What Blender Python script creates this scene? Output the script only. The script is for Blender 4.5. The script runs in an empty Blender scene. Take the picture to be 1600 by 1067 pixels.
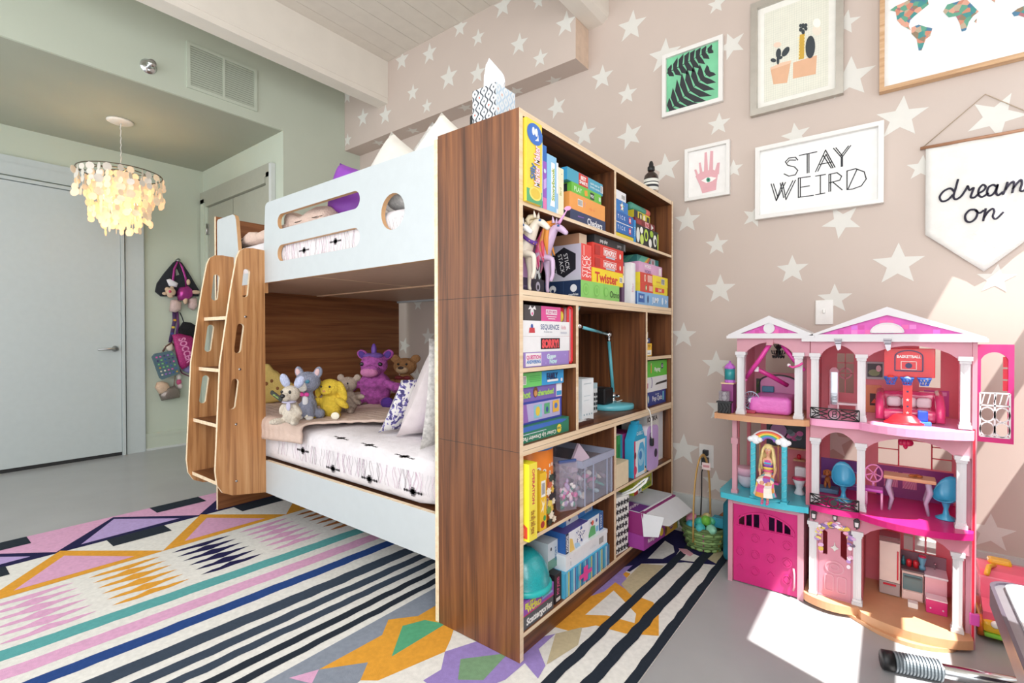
import bpy, bmesh, math, random
from mathutils import Vector, Matrix, Euler, geometry
random.seed(11)
SC = bpy.context.scene
COL = SC.collection
PI = math.pi
# ---------------------------------------------------------------- camera (1600 x 1067 frame)
CAM = Vector((0.9452, -1.2599, 1.0652))
FOC = 765.1
_y, _p, _r = math.radians(37.744), math.radians(-0.571), math.radians(-0.094)
FW = Vector((-math.sin(_y)*math.cos(_p), math.cos(_y)*math.cos(_p), math.sin(_p)))
_rt = Vector((math.cos(_y), math.sin(_y), 0)); _up = _rt.cross(FW)
RT = _rt*math.cos(_r) + _up*math.sin(_r); UP = _up*math.cos(_r) - _rt*math.sin(_r)
cd = bpy.data.cameras.new('camera'); cam = bpy.data.objects.new('camera', cd); COL.objects.link(cam)
cd.lens = FOC*36/1600; cd.sensor_width = 36; cd.clip_start = .02
mw = Matrix((RT, UP, -FW)).transposed().to_4x4(); mw.translation = CAM
cam.matrix_world = mw; SC.camera = cam
def _ray(u, v): return FW*FOC + RT*(u-800) - UP*(v-533.5)
def onX(u, v, x): d = _ray(u, v); return CAM + d*((x-CAM.x)/d.x)
def onY(u, v, y): d = _ray(u, v); return CAM + d*((y-CAM.y)/d.y)
def onZ(u, v, z=0): d = _ray(u, v); return CAM + d*((z-CAM.z)/d.z)
YW = 1.487           # the star wall
# ---------------------------------------------------------------- materials
def lin(h):
    h = h.lstrip('#'); o = []
    for i in (0, 2, 4):
        c = int(h[i:i+2], 16)/255
        o.append(c/12.92 if c <= .04045 else ((c+.055)/1.055)**2.4)
    return (*o, 1)
MATS = {}
def M(name, hexc=None, rough=.55, metal=0, var=.06, scale=25, bump=0, bscale=120, alpha=1, trans=0, emit=0, sheen=0, spec=None, coat=0):
    if name in MATS: return MATS[name]
    m = bpy.data.materials.new(name); m.use_nodes = True
    nt = m.node_tree; b = nt.nodes['Principled BSDF']
    c = lin(hexc); b.inputs['Roughness'].default_value = rough; b.inputs['Metallic'].default_value = metal
    if spec is not None: b.inputs['Specular IOR Level'].default_value = spec
    tc = nt.nodes.new('ShaderNodeTexCoord')
    n = nt.nodes.new('ShaderNodeTexNoise'); n.inputs['Scale'].default_value = scale; n.inputs['Detail'].default_value = 3
    nt.links.new(tc.outputs['Object'], n.inputs['Vector'])
    r = nt.nodes.new('ShaderNodeValToRGB')
    r.color_ramp.elements[0].position = .3; r.color_ramp.elements[1].position = .7
    r.color_ramp.elements[0].color = tuple(x*(1-var) for x in c[:3])+(1,)
    r.color_ramp.elements[1].color = tuple(min(1, x*(1+var)) for x in c[:3])+(1,)
    nt.links.new(n.outputs['Fac'], r.inputs['Fac']); nt.links.new(r.outputs['Color'], b.inputs['Base Color'])
    if bump:
        n2 = nt.nodes.new('ShaderNodeTexNoise'); n2.inputs['Scale'].default_value = bscale; n2.inputs['Detail'].default_value = 4
        nt.links.new(tc.outputs['Object'], n2.inputs['Vector'])
        bp = nt.nodes.new('ShaderNodeBump'); bp.inputs['Strength'].default_value = bump; bp.inputs['Distance'].default_value = .01
        nt.links.new(n2.outputs['Fac'], bp.inputs['Height']); nt.links.new(bp.outputs['Normal'], b.inputs['Normal'])
    if alpha < 1: b.inputs['Alpha'].default_value = alpha
    if trans: b.inputs['Transmission Weight'].default_value = trans
    if sheen: b.inputs['Sheen Weight'].default_value = sheen
    if coat: b.inputs['Coat Weight'].default_value = coat
    if emit: b.inputs['Emission Color'].default_value = c; b.inputs['Emission Strength'].default_value = emit
    MATS[name] = m; return m
_pc = {}
def P(hexc, rough=.5):           # printed card / plastic in one colour
    k = 'print_'+hexc.lstrip('#')+('_%d' % (rough*100))
    return M(k, hexc, rough, var=.03)
def wood(name, cols, axis, scale=1, rough=.42, dist=.6):
    if name in MATS: return MATS[name]
    m = bpy.data.materials.new(name); m.use_nodes = True
    nt = m.node_tree; b = nt.nodes['Principled BSDF']; b.inputs['Roughness'].default_value = rough
    tc = nt.nodes.new('ShaderNodeTexCoord'); mp = nt.nodes.new('ShaderNodeMapping')
    s = [38*scale]*3; s['xyz'.index(axis)] = 1.3*scale; mp.inputs['Scale'].default_value = s
    nt.links.new(tc.outputs['Object'], mp.inputs['Vector'])
    n = nt.nodes.new('ShaderNodeTexNoise'); n.inputs['Scale'].default_value = 1; n.inputs['Detail'].default_value = 5
    n.inputs['Roughness'].default_value = .62; n.inputs['Distortion'].default_value = dist
    nt.links.new(mp.outputs['Vector'], n.inputs['Vector'])
    r = nt.nodes.new('ShaderNodeValToRGB'); e = r.color_ramp.elements
    e[0].position = .3; e[0].color = lin(cols[0]); e[1].position = .7; e[1].color = lin(cols[2])
    k = e.new(.5); k.color = lin(cols[1])
    nt.links.new(n.outputs['Fac'], r.inputs['Fac']); nt.links.new(r.outputs['Color'], b.inputs['Base Color'])
    MATS[name] = m; return m
WAL = ('#3f2313', '#6c4126', '#8c5832')
W_z = wood('walnut_upright_grain', WAL, 'z'); W_y = wood('walnut_long_grain', WAL, 'y'); W_x = wood('walnut_cross_grain', WAL, 'x')
W_end = wood('walnut_end_panel', ('#6a3d22', '#8a5632', '#9f6a40'), 'y')
W_lad = wood('walnut_ladder_lit', ('#8a5a36', '#b98454', '#cf9f6e'), 'z')  # same walnut made lighter, window light on the ladder put into the colour
PLY = wood('birch_ply_edge', ('#d9bd98', '#e6cfae', '#efdcc0'), 'y', 1.5)
WHITE = M('white_laminate', '#bcc2c4', .4, var=.015)
# ---------------------------------------------------------------- mesh builder
def frame_mtx(o, ux, uy):
    ux = Vector(ux).normalized(); uy = Vector(uy); uy = (uy - ux*uy.dot(ux)).normalized(); n = ux.cross(uy)
    m = Matrix((ux, uy, n)).transposed().to_4x4(); m.translation = Vector(o); return m
class MB:
    def __init__(s): s.v = []; s.f = []; s.m = []; s.sm = []; s.mats = []; s.X = None
    def mi(s, mat):
        if mat not in s.mats: s.mats.append(mat)
        return s.mats.index(mat)
    def add(s, vs, fs, mat, smooth=False, X=None):
        b = len(s.v); X2 = X
        for p in vs:
            p = Vector(p)
            if X2 is not None: p = X2 @ p
            if s.X is not None: p = s.X @ p
            s.v.append(p)
        for i, f in enumerate(fs):
            s.f.append([b+k for k in f]); s.m.append(s.mi(mat[i] if isinstance(mat, list) else mat)); s.sm.append(smooth)
        return s
    def box(s, x0, y0, z0, x1, y1, z1, mat, bev=0, X=None, **face):
        if x0 > x1: x0, x1 = x1, x0
        if y0 > y1: y0, y1 = y1, y0
        if z0 > z1: z0, z1 = z1, z0
        if bev:
            bm = bmesh.new(); bmesh.ops.create_cube(bm, size=1)
            for v in bm.verts: v.co = Vector((x0+(v.co.x+.5)*(x1-x0), y0+(v.co.y+.5)*(y1-y0), z0+(v.co.z+.5)*(z1-z0)))
            bmesh.ops.bevel(bm, geom=bm.edges[:], offset=min(bev, .49*min(x1-x0, y1-y0, z1-z0)), segments=2, profile=.6, affect='EDGES')
            bm.verts.index_update()
            s.add([v.co.copy() for v in bm.verts], [[v.index for v in f.verts] for f in bm.faces], mat, False, X); bm.free(); return s
        vs = [(x0,y0,z0),(x1,y0,z0),(x1,y1,z0),(x0,y1,z0),(x0,y0,z1),(x1,y0,z1),(x1,y1,z1),(x0,y1,z1)]
        fs = [(0,3,2,1),(4,5,6,7),(0,1,5,4),(1,2,6,5),(2,3,7,6),(3,0,4,7)]
        ks = ['bot','top','near','front','far','back']     # near = -y, front = +x
        return s.add(vs, fs, [face.get(k, mat) for k in ks], False, X)
    def prism(s, loops, X, depth, mat, edge=None, back=True):
        # loops: outer then holes, 2-D points in the plane of X; extruded along +n by depth
        if loops and not isinstance(loops[0][0], (tuple, list, Vector)): loops = [loops]
        edge = edge or mat
        pts = [p for l in loops for p in l]
        if len(loops) == 1 and len(loops[0]) == 4: tris = None
        tris = geometry.tessellate_polygon([[Vector((p[0], p[1], 0)) for p in l] for l in loops])
        n = len(pts); vs = [(p[0], p[1], depth) for p in pts]; fs = []; ms = []
        for t in tris:
            a, b, c = [pts[i] for i in t]
            if (b[0]-a[0])*(c[1]-a[1])-(b[1]-a[1])*(c[0]-a[0]) < 0: t = (t[0], t[2], t[1])
            fs.append(tuple(t)); ms.append(mat)
        if depth:
            vs += [(p[0], p[1], 0) for p in pts]
            if back:
                for t in list(fs): fs.append((t[0]+n, t[2]+n, t[1]+n)); ms.append(mat)
            k = 0
            for li, l in enumerate(loops):
                A = sum(l[i][0]*l[(i+1) % len(l)][1]-l[(i+1) % len(l)][0]*l[i][1] for i in range(len(l)))
                flip = (A < 0) != (li > 0)
                for i in range(len(l)):
                    a, b = k+i, k+(i+1) % len(l)
                    fs.append((b, a, a+n, b+n) if flip else (a, b, b+n, a+n)[::-1]); ms.append(edge)
                k += len(l)
        return s.add(vs, fs, ms, False, X)
    def lathe(s, prof, mat, X=None, n=20, smooth=True, ry=1):
        vs, fs = [], []
        for r, z in prof:
            for i in range(n): a = 2*PI*i/n; vs.append((r*math.cos(a), r*ry*math.sin(a), z))
        for j in range(len(prof)-1):
            for i in range(n):
                k = (i+1) % n; fs.append((j*n+i, j*n+k, (j+1)*n+k, (j+1)*n+i))
        if prof[0][0] > 1e-5: fs.append(tuple(range(n))[::-1])
        if prof[-1][0] > 1e-5: fs.append(tuple(range((len(prof)-1)*n, len(prof)*n)))
        if isinstance(X, (tuple, Vector)): X = Matrix.Translation(Vector(X))
        return s.add(vs, fs, mat, smooth, X)
    def tube(s, pts, r, mat, n=8, X=None, flat=1.0, closed=False):
        pts = [Vector(p) for p in pts]; R = r if isinstance(r, (list, tuple)) else [r]*len(pts)
        vs, fs = [], []; prev = None; N = len(pts)
        for i, p in enumerate(pts):
            a = pts[(i-1) % N] if closed else pts[max(0, i-1)]; b = pts[(i+1) % N] if closed else pts[min(N-1, i+1)]
            t = (b-a).normalized() if (b-a).length > 1e-9 else Vector((0, 0, 1))
            if prev is None:
                h = Vector((0, 0, 1)) if abs(t.z) < .9 else Vector((1, 0, 0)); u = t.cross(h).normalized()
            else:
                u = prev - t*prev.dot(t); u = u.normalized() if u.length > 1e-6 else t.orthogonal().normalized()
            prev = u; w = t.cross(u)
            for k in range(n):
                q = 2*PI*k/n; vs.append(p + (u*math.cos(q) + w*math.sin(q)*flat)*R[i])
        for j in range(N if closed else N-1):
            for k in range(n):
                a, b = j*n, ((j+1) % N)*n; q = (k+1) % n; fs.append((a+k, a+q, b+q, b+k))
        if not closed: fs += [tuple(range(n))[::-1], tuple(range((N-1)*n, N*n))]
        return s.add(vs, fs, mat, True, X)
    def ell(s, c, r, mat, rot=None, nu=16, nv=10, X=None):
        vs = [(0, 0, -1)]; fs = []
        for j in range(1, nv):
            t = -PI/2 + PI*j/nv
            for i in range(nu): a = 2*PI*i/nu; vs.append((math.cos(t)*math.cos(a), math.cos(t)*math.sin(a), math.sin(t)))
        vs.append((0, 0, 1)); top = len(vs)-1
        for i in range(nu):
            k = (i+1) % nu; fs.append((0, 1+k, 1+i)); fs.append((top, 1+(nv-2)*nu+i, 1+(nv-2)*nu+k))
            for j in range(nv-2): a, b = 1+j*nu, 1+(j+1)*nu; fs.append((a+i, a+k, b+k, b+i))
        if isinstance(r, (int, float)): r = (r, r, r)
        T = Matrix.Translation(Vector(c)) @ (Euler(rot).to_matrix().to_4x4() if rot else Matrix()) @ Matrix.Diagonal((*r, 1))
        return s.add(vs, fs, mat, True, (X @ T) if X is not None else T)
    def text(s, txt, size, mat, X, align='CENTER', bold=0, sx=1, shear=0, width=None):
        vs, fs, w, h = text_mesh(txt, bold)
        if width: sx = width/(w*size) if w else 1
        k = {'CENTER': .5, 'LEFT': 0, 'RIGHT': 1}[align]
        T = X @ Matrix.Diagonal((size*sx, size, size, 1))
        vv = [(x-w*k+shear*y, y-.35, 0) for x, y in vs]
        return s.add(vv, fs, mat, False, T)
    def merge(s, o):
        b = len(s.v); s.v += o.v
        for f, m, q in zip(o.f, o.m, o.sm): s.f.append([b+k for k in f]); s.m.append(s.mi(o.mats[m])); s.sm.append(q)
_tc = {}
def text_mesh(txt, bold=0):
    k = (txt, bold)
    if k in _tc: return _tc[k]
    cu = bpy.data.curves.new('t', 'FONT'); cu.body = txt; cu.size = 1; cu.offset = bold; cu.resolution_u = 3
    o = bpy.data.objects.new('t', cu); COL.objects.link(o)
    dg = bpy.context.evaluated_depsgraph_get(); me = o.evaluated_get(dg).to_mesh()
    vs = [(v.co.x, v.co.y) for v in me.vertices]; fs = [tuple(p.vertices) for p in me.polygons]
    o.evaluated_get(dg).to_mesh_clear(); bpy.data.objects.remove(o); bpy.data.curves.remove(cu)
    x0 = min([v[0] for v in vs] or [0]); x1 = max([v[0] for v in vs] or [1]); y1 = max([v[1] for v in vs] or [1])
    _tc[k] = ([(x-x0, y) for x, y in vs], fs, x1-x0, y1); return _tc[k]
# 2-D loops
def rect(x0, y0, x1, y1): return [(x0, y0), (x1, y0), (x1, y1), (x0, y1)]
def rrect(x0, y0, x1, y1, r, n=6):
    r = min(r, (x1-x0)/2-1e-5, (y1-y0)/2-1e-5); o = []
    for cx, cy, a0 in ((x1-r, y0+r, -90), (x1-r, y1-r, 0), (x0+r, y1-r, 90), (x0+r, y0+r, 180)):
        for i in range(n+1): a = math.radians(a0+90*i/n); o.append((cx+r*math.cos(a), cy+r*math.sin(a)))
    return o
def oval(cx, cy, rx, ry, n=24): return [(cx+rx*math.cos(2*PI*i/n), cy+ry*math.sin(2*PI*i/n)) for i in range(n)]
def star(cx, cy, r, rot=0, k=.42, n=5):
    return [(cx+(r if i % 2 == 0 else r*k)*math.sin(PI*i/n+rot), cy+(r if i % 2 == 0 else r*k)*math.cos(PI*i/n+rot)) for i in range(2*n)]
# ---------------------------------------------------------------- objects
def thing(name, label, cat, loc=(0,0,0), rot=(0,0,0), group=None):
    o = bpy.data.objects.new(name, None); o.empty_display_size = .05; COL.objects.link(o)
    o.location = loc; o.rotation_euler = rot; o['label'] = label; o['category'] = cat
    if group: o['group'] = group
    return o
def rootof(o):
    while o.parent: o = o.parent
    return o
def obj(name, mb, parent=None, label=None, cat=None, group=None, kind=None, local=False, mods=None):
    me = bpy.data.meshes.new(name); vs = mb.v
    off = Vector((0, 0, 0))
    if parent is None and not kind == 'structure' and vs:
        off = Vector(((min(v.x for v in vs)+max(v.x for v in vs))/2, (min(v.y for v in vs)+max(v.y for v in vs))/2, min(v.z for v in vs)))
    elif parent is not None and not local: off = rootof(parent).location.copy()
    me.from_pydata([v-off for v in vs], [], mb.f)
    for m in mb.mats: me.materials.append(m)
    me.polygons.foreach_set('material_index', mb.m); me.polygons.foreach_set('use_smooth', mb.sm); me.update()
    o = bpy.data.objects.new(name, me); COL.objects.link(o)
    if parent is not None: o.parent = parent
    else: o.location = off
    if label: o['label'] = label
    if cat: o['category'] = cat
    if group: o['group'] = group
    if kind: o['kind'] = kind
    for md in mods or []:
        t, kw = md; q = o.modifiers.new(t.lower(), t)
        for k, v in kw.items(): setattr(q, k, v)
    return o
def struct(name, mb): return obj(name, mb, kind='structure')
def dup(root, loc, label, rot=None, group=None, scale=None):
    r = root.copy(); COL.objects.link(r); r.location = loc; r['label'] = label
    if rot is not None: r.rotation_euler = rot
    if scale: r.scale = scale
    if group: r['group'] = group
    for ch in list(root.children):
        c = ch.copy(); COL.objects.link(c); c.parent = r
        for g in list(ch.children):
            d = g.copy(); COL.objects.link(d); d.parent = c
    return r
# ================================================================ the room
SAGE = M('sage_wall_paint', '#c3cbbb', .7, var=.02, scale=3, bump=.04, bscale=300)
SAGE2 = M('sage_ceiling_shaded', '#a7aa9a', .75, var=.02, scale=3)  # darker sage, the shade of the alcove is part of this colour
TAUPE = M('taupe_wall_paint', '#c8b9af', .75, var=.02, scale=3, bump=.03, bscale=300)
STARM = M('pale_star_paint', '#dcdad3', .75, var=.015)
CREAM = M('cream_ceiling_paint', '#dcd5ca', .65, var=.03, scale=12)
CREAM2 = M('cream_beam_paint', '#e6e0d6', .6, var=.02, scale=8)
TRIMW = M('white_trim_paint', '#cfd3d0', .5, var=.02)
DOORW = M('pale_door_paint', '#c3cbcb', .45, var=.015)
DOORG = M('grey_green_door_paint', '#a8a99b', .5, var=.02)
GREYF = M('grey_painted_concrete', '#a6a6a7', .28, var=.05, scale=4)
METAL = M('brushed_metal', '#b9b9b8', .3, 1, var=.05)
DARKM = M('dark_gap', '#2b2b2c', .8)
XG, XB, YA, ZH, ZC = -2.965, -4.58, .76, 2.74, 3.335
XR, Y0 = 1.6, -3.2
struct('floor', MB().box(XB-.1, Y0, -.1, XR+.1, YW+.1, 0, GREYF))
# --- star wall with painted stars
w = MB().box(XG-.1, YW, 0, XR+.1, YW+.1, ZC+.1, TAUPE)
soff_x1, soff_y, soff_z = -.569, 1.329, 2.745
def wall_star(mb, u, v, rpx, rot=0, plane='w'):
    if plane == 'w': c = onY(u, v, YW); r = abs(onY(u, v-rpx, YW).z-c.z); X = frame_mtx((0, YW-.0008, 0), (1,0,0), (0,0,1)); cc = (c.x, c.z); clip = None
    elif plane == 's': c = onY(u, v, soff_y); r = abs(onY(u, v-rpx, soff_y).z-c.z); X = frame_mtx((0, soff_y-.0008, 0), (1,0,0), (0,0,1)); cc = (c.x, c.z)
    else: c = onZ(u, v, soff_z); r = .062; X = frame_mtx((0, 0, soff_z-.0008), (1,0,0), (0,1,0)); cc = (c.x, c.y)
    pts = star(cc[0], cc[1], r, rot)
    if plane == 's': pts = [(min(max(x, XG+.001), soff_x1), min(max(z, soff_z), ZC)) for x, z in pts]
    if plane == 'u':
        pts = [(x, min(max(y, soff_y), YW)) for x, y in pts]; pts = pts[::-1]
        X = frame_mtx((0, 0, soff_z-.0008), (1,0,0), (0,1,0))
    mb.prism(pts, X, 0, STARM)
for u, v, r, q in ((987,41,25,.12),(941,121,20,.05),(980,147,17,.08),(870,168,18,-.2),(913,210,21,.05),(984,212,22,-.2),(1038,87,27,.1),
    (1120,7,15,.1),(1143,71,22,-.3),(1123,194,18,.05),(1040,263,24,-.05),(1074,344,21,.05),(1120,382,18,.02),(1146,264,15,0),(1178,338,18,.3),(1315,346,27,3.3),
    (1243,212,21,-.1),(1328,122,34,.05),(1408,184,34,.1),(1556,182,36,.5),(1321,36,20,.2),(1403,413,34,.02),(1238,421,23,0),(1125,452,24,.02),(1304,467,24,.0),
    (1068,524,21,.02),(1119,570,23,0),(1068,702,25,.02),(1125,638,22,.05),(1118,755,21,.02),(1548,832,30,.0),(1302,690,27,0),(1556,436,24,.1),
    (669,526,15,0),(632,540,14,.3),(652,588,14,0),(653,475,11,0),(790,175,16,0),(1440,262,20,.1),(1460,660,22,.1)):
    wall_star(w, u, v, r, q)
struct('wall_right', w)
w = MB().box(XG, soff_y, soff_z, soff_x1, YW, ZC, TAUPE, front=M('lit_soffit_end', '#d8c1ad', .7))  # end face lighter than the taupe: light falling on it is painted in
for u, v, r, q in ((786,9,20,.1),(719,43,16,.15),(747,59,14,.05),(671,84,17,.05),(628,94,17,.1),(811,69,18,.1),(844,91,15,.08),(884,37,20,.1),(701,121,20,.05),
    (645,145,14,.1),(667,166,12,.08),(842,2,13,.1),(567,184,15,.05),(602,180,16,.05),(543,219,11,.1),(543,150,13,.2),(746,115,17,.1)):
    wall_star(w, u, v, r, q, 's')
for u, v in ((866,126),(727,168),(645,204),(592,223),(806,142)): wall_star(w, u, v, 0, .4, 'u')
struct('wall_soffit', w)
# --- green walls and the alcove
w = MB().box(XG-.02, Y0, ZH, XG, YW, ZC, SAGE)
w.box(XG-.12, YA, 0, XG, YW, ZH, SAGE)
struct('wall_left', w)
struct('wall_alcove_side', MB().box(XB, YA, 0, XG-.12, YA+.1, ZH, SAGE))
struct('wall_alcove_back', MB().box(XB-.1, Y0, 0, XB, YA+.1, ZH+.1, SAGE))
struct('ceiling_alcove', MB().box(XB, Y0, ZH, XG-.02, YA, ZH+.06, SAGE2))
# --- plank ceiling and beams
w = MB(); x = XG; k = 0
while x < XR+.1:
    w.box(x+.0015, Y0, ZC+random.uniform(0, .0015), x+.142, YW, ZC+.03, CREAM); x += .1435; k += 1
w.box(XG, Y0, ZC+.006, XR+.1, YW, ZC+.05, M('ceiling_groove', '#b9b1a5', .8))
struct('ceiling', w)
w = MB().box(-2.479, Y0, 2.991, -2.354, soff_y, ZC, CREAM2)
w.box(-2.354, Y0, 3.035, -2.35, soff_y, ZC, CREAM2)
struct('trim_1', w)
pr = [(-.567, 2.99), (-.47, 2.99), (-.435, 3.012), (-.428, 3.04), (-.428, ZC), (-.567, ZC)]
w = MB().prism(pr, frame_mtx((0, YW, 0), (1,0,0), (0,0,1)), YW-Y0, CREAM2)
struct('trim_2', w)
# --- baseboards
w = MB().box(-2.965, YW-.016, 0, XR, YW, .165, TRIMW); w.box(-2.965, YW-.02, .165, XR, YW, .19, TRIMW); w.box(-2.965, YW-.028, 0, XR, YW, .022, TRIMW)
struct('baseboard_right', w)
w = MB().box(XB, .258, 0, XB+.014, YA, .13, SAGE); w.box(XB, .258, .13, XB+.02, YA, .16, SAGE); w.box(XB, .258, 0, XB+.022, YA, .02, TRIMW)
struct('baseboard_alcove', w)
# --- door at the back of the alcove
w = MB().box(XB, -1.05, .03, XB+.03, .075, 2.30, DOORW)
w.box(XB, -1.05, 0, XB+.026, .075, .03, DARKM)
d1 = struct('door_1', w)
w = MB()
for a, b, t in ((.078, .10, .05), (.112, .25, .032), (.25, .258, .02)): w.box(XB, a, 0, XB+t, b, 2.33+(a-.078), DOORW)
for a, b, t in ((2.305, 2.33, .05), (2.345, 2.44, .032), (2.44, 2.5, .024)): w.box(XB, -1.2, a, XB+t, .078+(a-2.305), b, DOORW)
struct('trim_3', w)
w = MB().lathe([(.026, 0), (.026, .008), (.012, .012), (.012, .05)], METAL, frame_mtx((XB+.03, .03, .962), (0,1,0), (0,0,1)), 16)
w.tube([(XB+.075, .03, .962), (XB+.08, .0, .962), (XB+.08, -.1, .96)], [.011, .011, .009], METAL, 10)
obj('door_handle', w, d1, 'brushed steel lever handle')
# --- second door, in the side wall of the alcove
yd = YA-.002
w = MB().box(-4.40, yd-.012, .02, -3.2, yd, 2.345, DOORG)
w.box(-3.86, yd-.0135, .02, -3.852, yd-.012, 2.345, M('door_seam', '#8c8d80', .6))
d2 = struct('door_2', w)
w = MB()
w.box(-4.56, yd-.03, 0, -4.47, yd, 2.44, SAGE); w.box(-4.47, yd-.02, 0, -4.41, yd, 2.39, SAGE)
w.box(-3.195, yd-.03, 0, -3.13, yd, 2.44, DOORG); w.box(-3.13, yd-.036, 0, -3.09, yd, 2.5, TRIMW)
w.box(-4.56, yd-.03, 2.40, -3.13, yd, 2.51, DOORG); w.box(-4.41, yd-.04, 2.35, -3.195, yd, 2.40, DOORG)
struct('trim_4', w)
for z in (2.13, 1.69, .35):
    w = MB().box(-4.425, yd-.024, z-.05, -4.395, yd-.012, z+.05, METAL)
    w.lathe([(.007, -.055), (.007, .055)], METAL, (-4.41, yd-.028, z), 10)
    obj('hinge', w, d2)
# --- window wall to the right of the picture, the sun comes through it
w = MB()
def wall_win(y0, y1, ops):
    ys = sorted(ops); c = y0
    for a, b, z0, z1 in ys:
        w.box(XR, c, 0, XR+.1, a, ZC, TAUPE); w.box(XR, a, 0, XR+.1, b, z0, TAUPE); w.box(XR, a, z1, XR+.1, b, ZC, TAUPE); c = b
    w.box(XR, c, 0, XR+.1, y1, ZC, TAUPE)
WY0, WY1, WZ0, WZ1 = .2, 1.44, 1.10, 2.32
wall_win(Y0, YW, [(-2.9, -1.15, .5, 2.7), (WY0-.04, WY1, WZ0, WZ1+.22)])
struct('wall_window_side', w)
fr = M('window_frame_paint', '#e9e9e6', .4)
w = MB().box(XR, WY0-.04, 1.425, XR+.006, WY1, 1.63, fr); w.box(XR, WY0, WZ0-.03, XR+.03, WY1, WZ0, fr)
struct('window_1', w)
w = MB().box(XR+.02, -2.05, .5, XR+.06, -2.0, 2.7, fr); w.box(XR+.02, -2.9, 1.55, XR+.06, -1.15, 1.6, fr)
struct('window_2', w)
# ================================================================ light
SC.world = bpy.data.worlds.new('daylight'); SC.world.use_nodes = True
bg = SC.world.node_tree.nodes['Background']; bg.inputs['Color'].default_value = (.93, .97, 1, 1); bg.inputs['Strength'].default_value = 1.5
sd = bpy.data.lights.new('sun', 'SUN'); so = bpy.data.objects.new('sun', sd); COL.objects.link(so)
sd.energy = 13; sd.angle = .009; sd.color = (1, .97, .93)
so.rotation_euler = Vector((-1, .386, -2.22)).to_track_quat('-Z', 'Y').to_euler(); so.location = (3, 0, 4)
def area(name, loc, target, sx, sy, energy, col=(1,1,1)):
    ld = bpy.data.lights.new(name, 'AREA'); lo = bpy.data.objects.new(name, ld); COL.objects.link(lo)
    ld.shape = 'RECTANGLE'; ld.size = sx; ld.size_y = sy; ld.energy = energy; ld.color = col
    lo.location = loc; lo.rotation_euler = (Vector(target)-Vector(loc)).to_track_quat('-Z', 'Y').to_euler(); return lo
area('window_light', (1.5, -2.0, 1.7), (-1.0, -.5, 1.0), 1.6, 2.0, 28, (.96, .98, 1))
area('star_wall_fill', (1.45, -1.3, 2.5), (.75, 1.487, 1.1), 1.2, 1.2, 15, (1, .98, .97))  # unseen fill lamp added to brighten the right of the star wall
area('back_window_light', (-1.6, -3.1, 1.9), (-1.7, 1, .8), 3.2, 2.2, 24, (.96, .98, 1))
SC.view_settings.view_transform = 'Standard'; SC.view_settings.look = 'None'
SC.view_settings.exposure = .32; SC.view_settings.gamma = 1
# ================================================================ bookcase
HB, DB, WB = 1.8, .373, 1.402
bk = thing('bookcase', 'tall walnut bookcase with pale plywood edges standing at the foot of the bunk bed', 'bookcase', (-DB/2, WB/2, 0))
obj('side_panel', MB().box(-DB, 0, .0068, 0, .020, HB, W_z, front=PLY, back=PLY), bk)
obj('side_panel', MB().box(-DB, WB-.022, .0068, 0, WB, HB, W_z, front=PLY, back=PLY), bk)
obj('back_panel', MB().box(-DB, .02, .08, -DB+.012, WB-.022, HB-.02, W_z), bk)
def board(y0, y1, z0, z1, nm='shelf', x0=-DB+.012, x1=-.001): return obj(nm, MB().box(x0, y0, z0, x1, y1, z1, W_y, front=PLY), bk)
def divider(y0, y1, z0, z1): return obj('divider', MB().box(-DB+.012, y0, z0, -.0015, y1, z1, W_z, front=PLY), bk)
A0, A1 = .02, WB-.022
board(A0, A1, HB-.02, HB, 'top_board')
divider(.685, .703, 1.505, 1.78); board(A0, A1, 1.492, 1.505)
board(A0, A1, 1.2015, 1.218); board(A0, A1, 1.183, 1.2005)
divider(.36, .379, .708, 1.183); divider(1.03, 1.05, .708, 1.183)
board(A0, .36, .948, .962); board(1.05, A1, .948, .964)
board(A0, A1, .6915, .708); board(A0, A1, .675, .6905)
divider(.685, .705, .095, .675); board(A0, .685, .384, .397); board(.705, A1, .384, .397)
board(A0, A1, .080, .095)
obj('toe_kick', MB().box(-.035, A0, .0068, -.018, A1, .08, W_y), bk)
w = MB()
for z in (1.2, .69): w.box(-DB+.001, -.0006, z-.0006, -.001, .0, z+.0006, DARKM)
for yy in (.376,):
    for k in range(5): w.ell((-.19, .3585, .80+.03*k), (.0025, .002, .0025), PLY, nu=6, nv=4)
obj('seam', w, bk)
# ================================================================ bunk bed
bed = thing('bunk_bed', 'white and walnut bunk bed with slotted guard rail and slanted ladder', 'bunk bed', (-1.35, .7, 0))
XH, XE = -2.31, -.3925       # foot panel / bookcase end
GT, GBm = 1.776, 1.354
XY = lambda y: frame_mtx((0, y, 0), (1,0,0), (0,0,1))     # 2-D = (x, z), extruded towards -y
def plateY(loops, y0, th, mat, edge): return MB().prism(loops, XY(y0+th), th, mat, edge)
PO = M('ply_slot_edge', '#c99f72', .5)
outer = [(-1.719, GBm), (XE, GBm), (XE, GT), (-1.66, GT), (-1.678, GT-.006), (-1.687, GT-.02)]
slots = [rrect(-1.555, 1.617, -.850, 1.694, .0385), rrect(-1.557, 1.453, -.851, 1.536, .0415), oval(-.632, 1.566, .073, .073)]
obj('guard_rail', plateY([outer]+slots, .0, .02, WHITE, PO), bed)
sh = [(-2.292, 1.357), (-2.002, 1.357), (-2.002, 1.535), (-2.035, 1.74), (-2.05, 1.765), (-2.075, 1.776), (-2.28, 1.776), (-2.292, 1.765)]
obj('guard_rail', plateY([sh], .0, .02, WHITE, PO), bed)
obj('guard_rail', plateY([rect(-2.002, 1.357, -1.719, 1.42)], .0, .02, WHITE, PO), bed, 'low white rail across the ladder opening')
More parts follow.
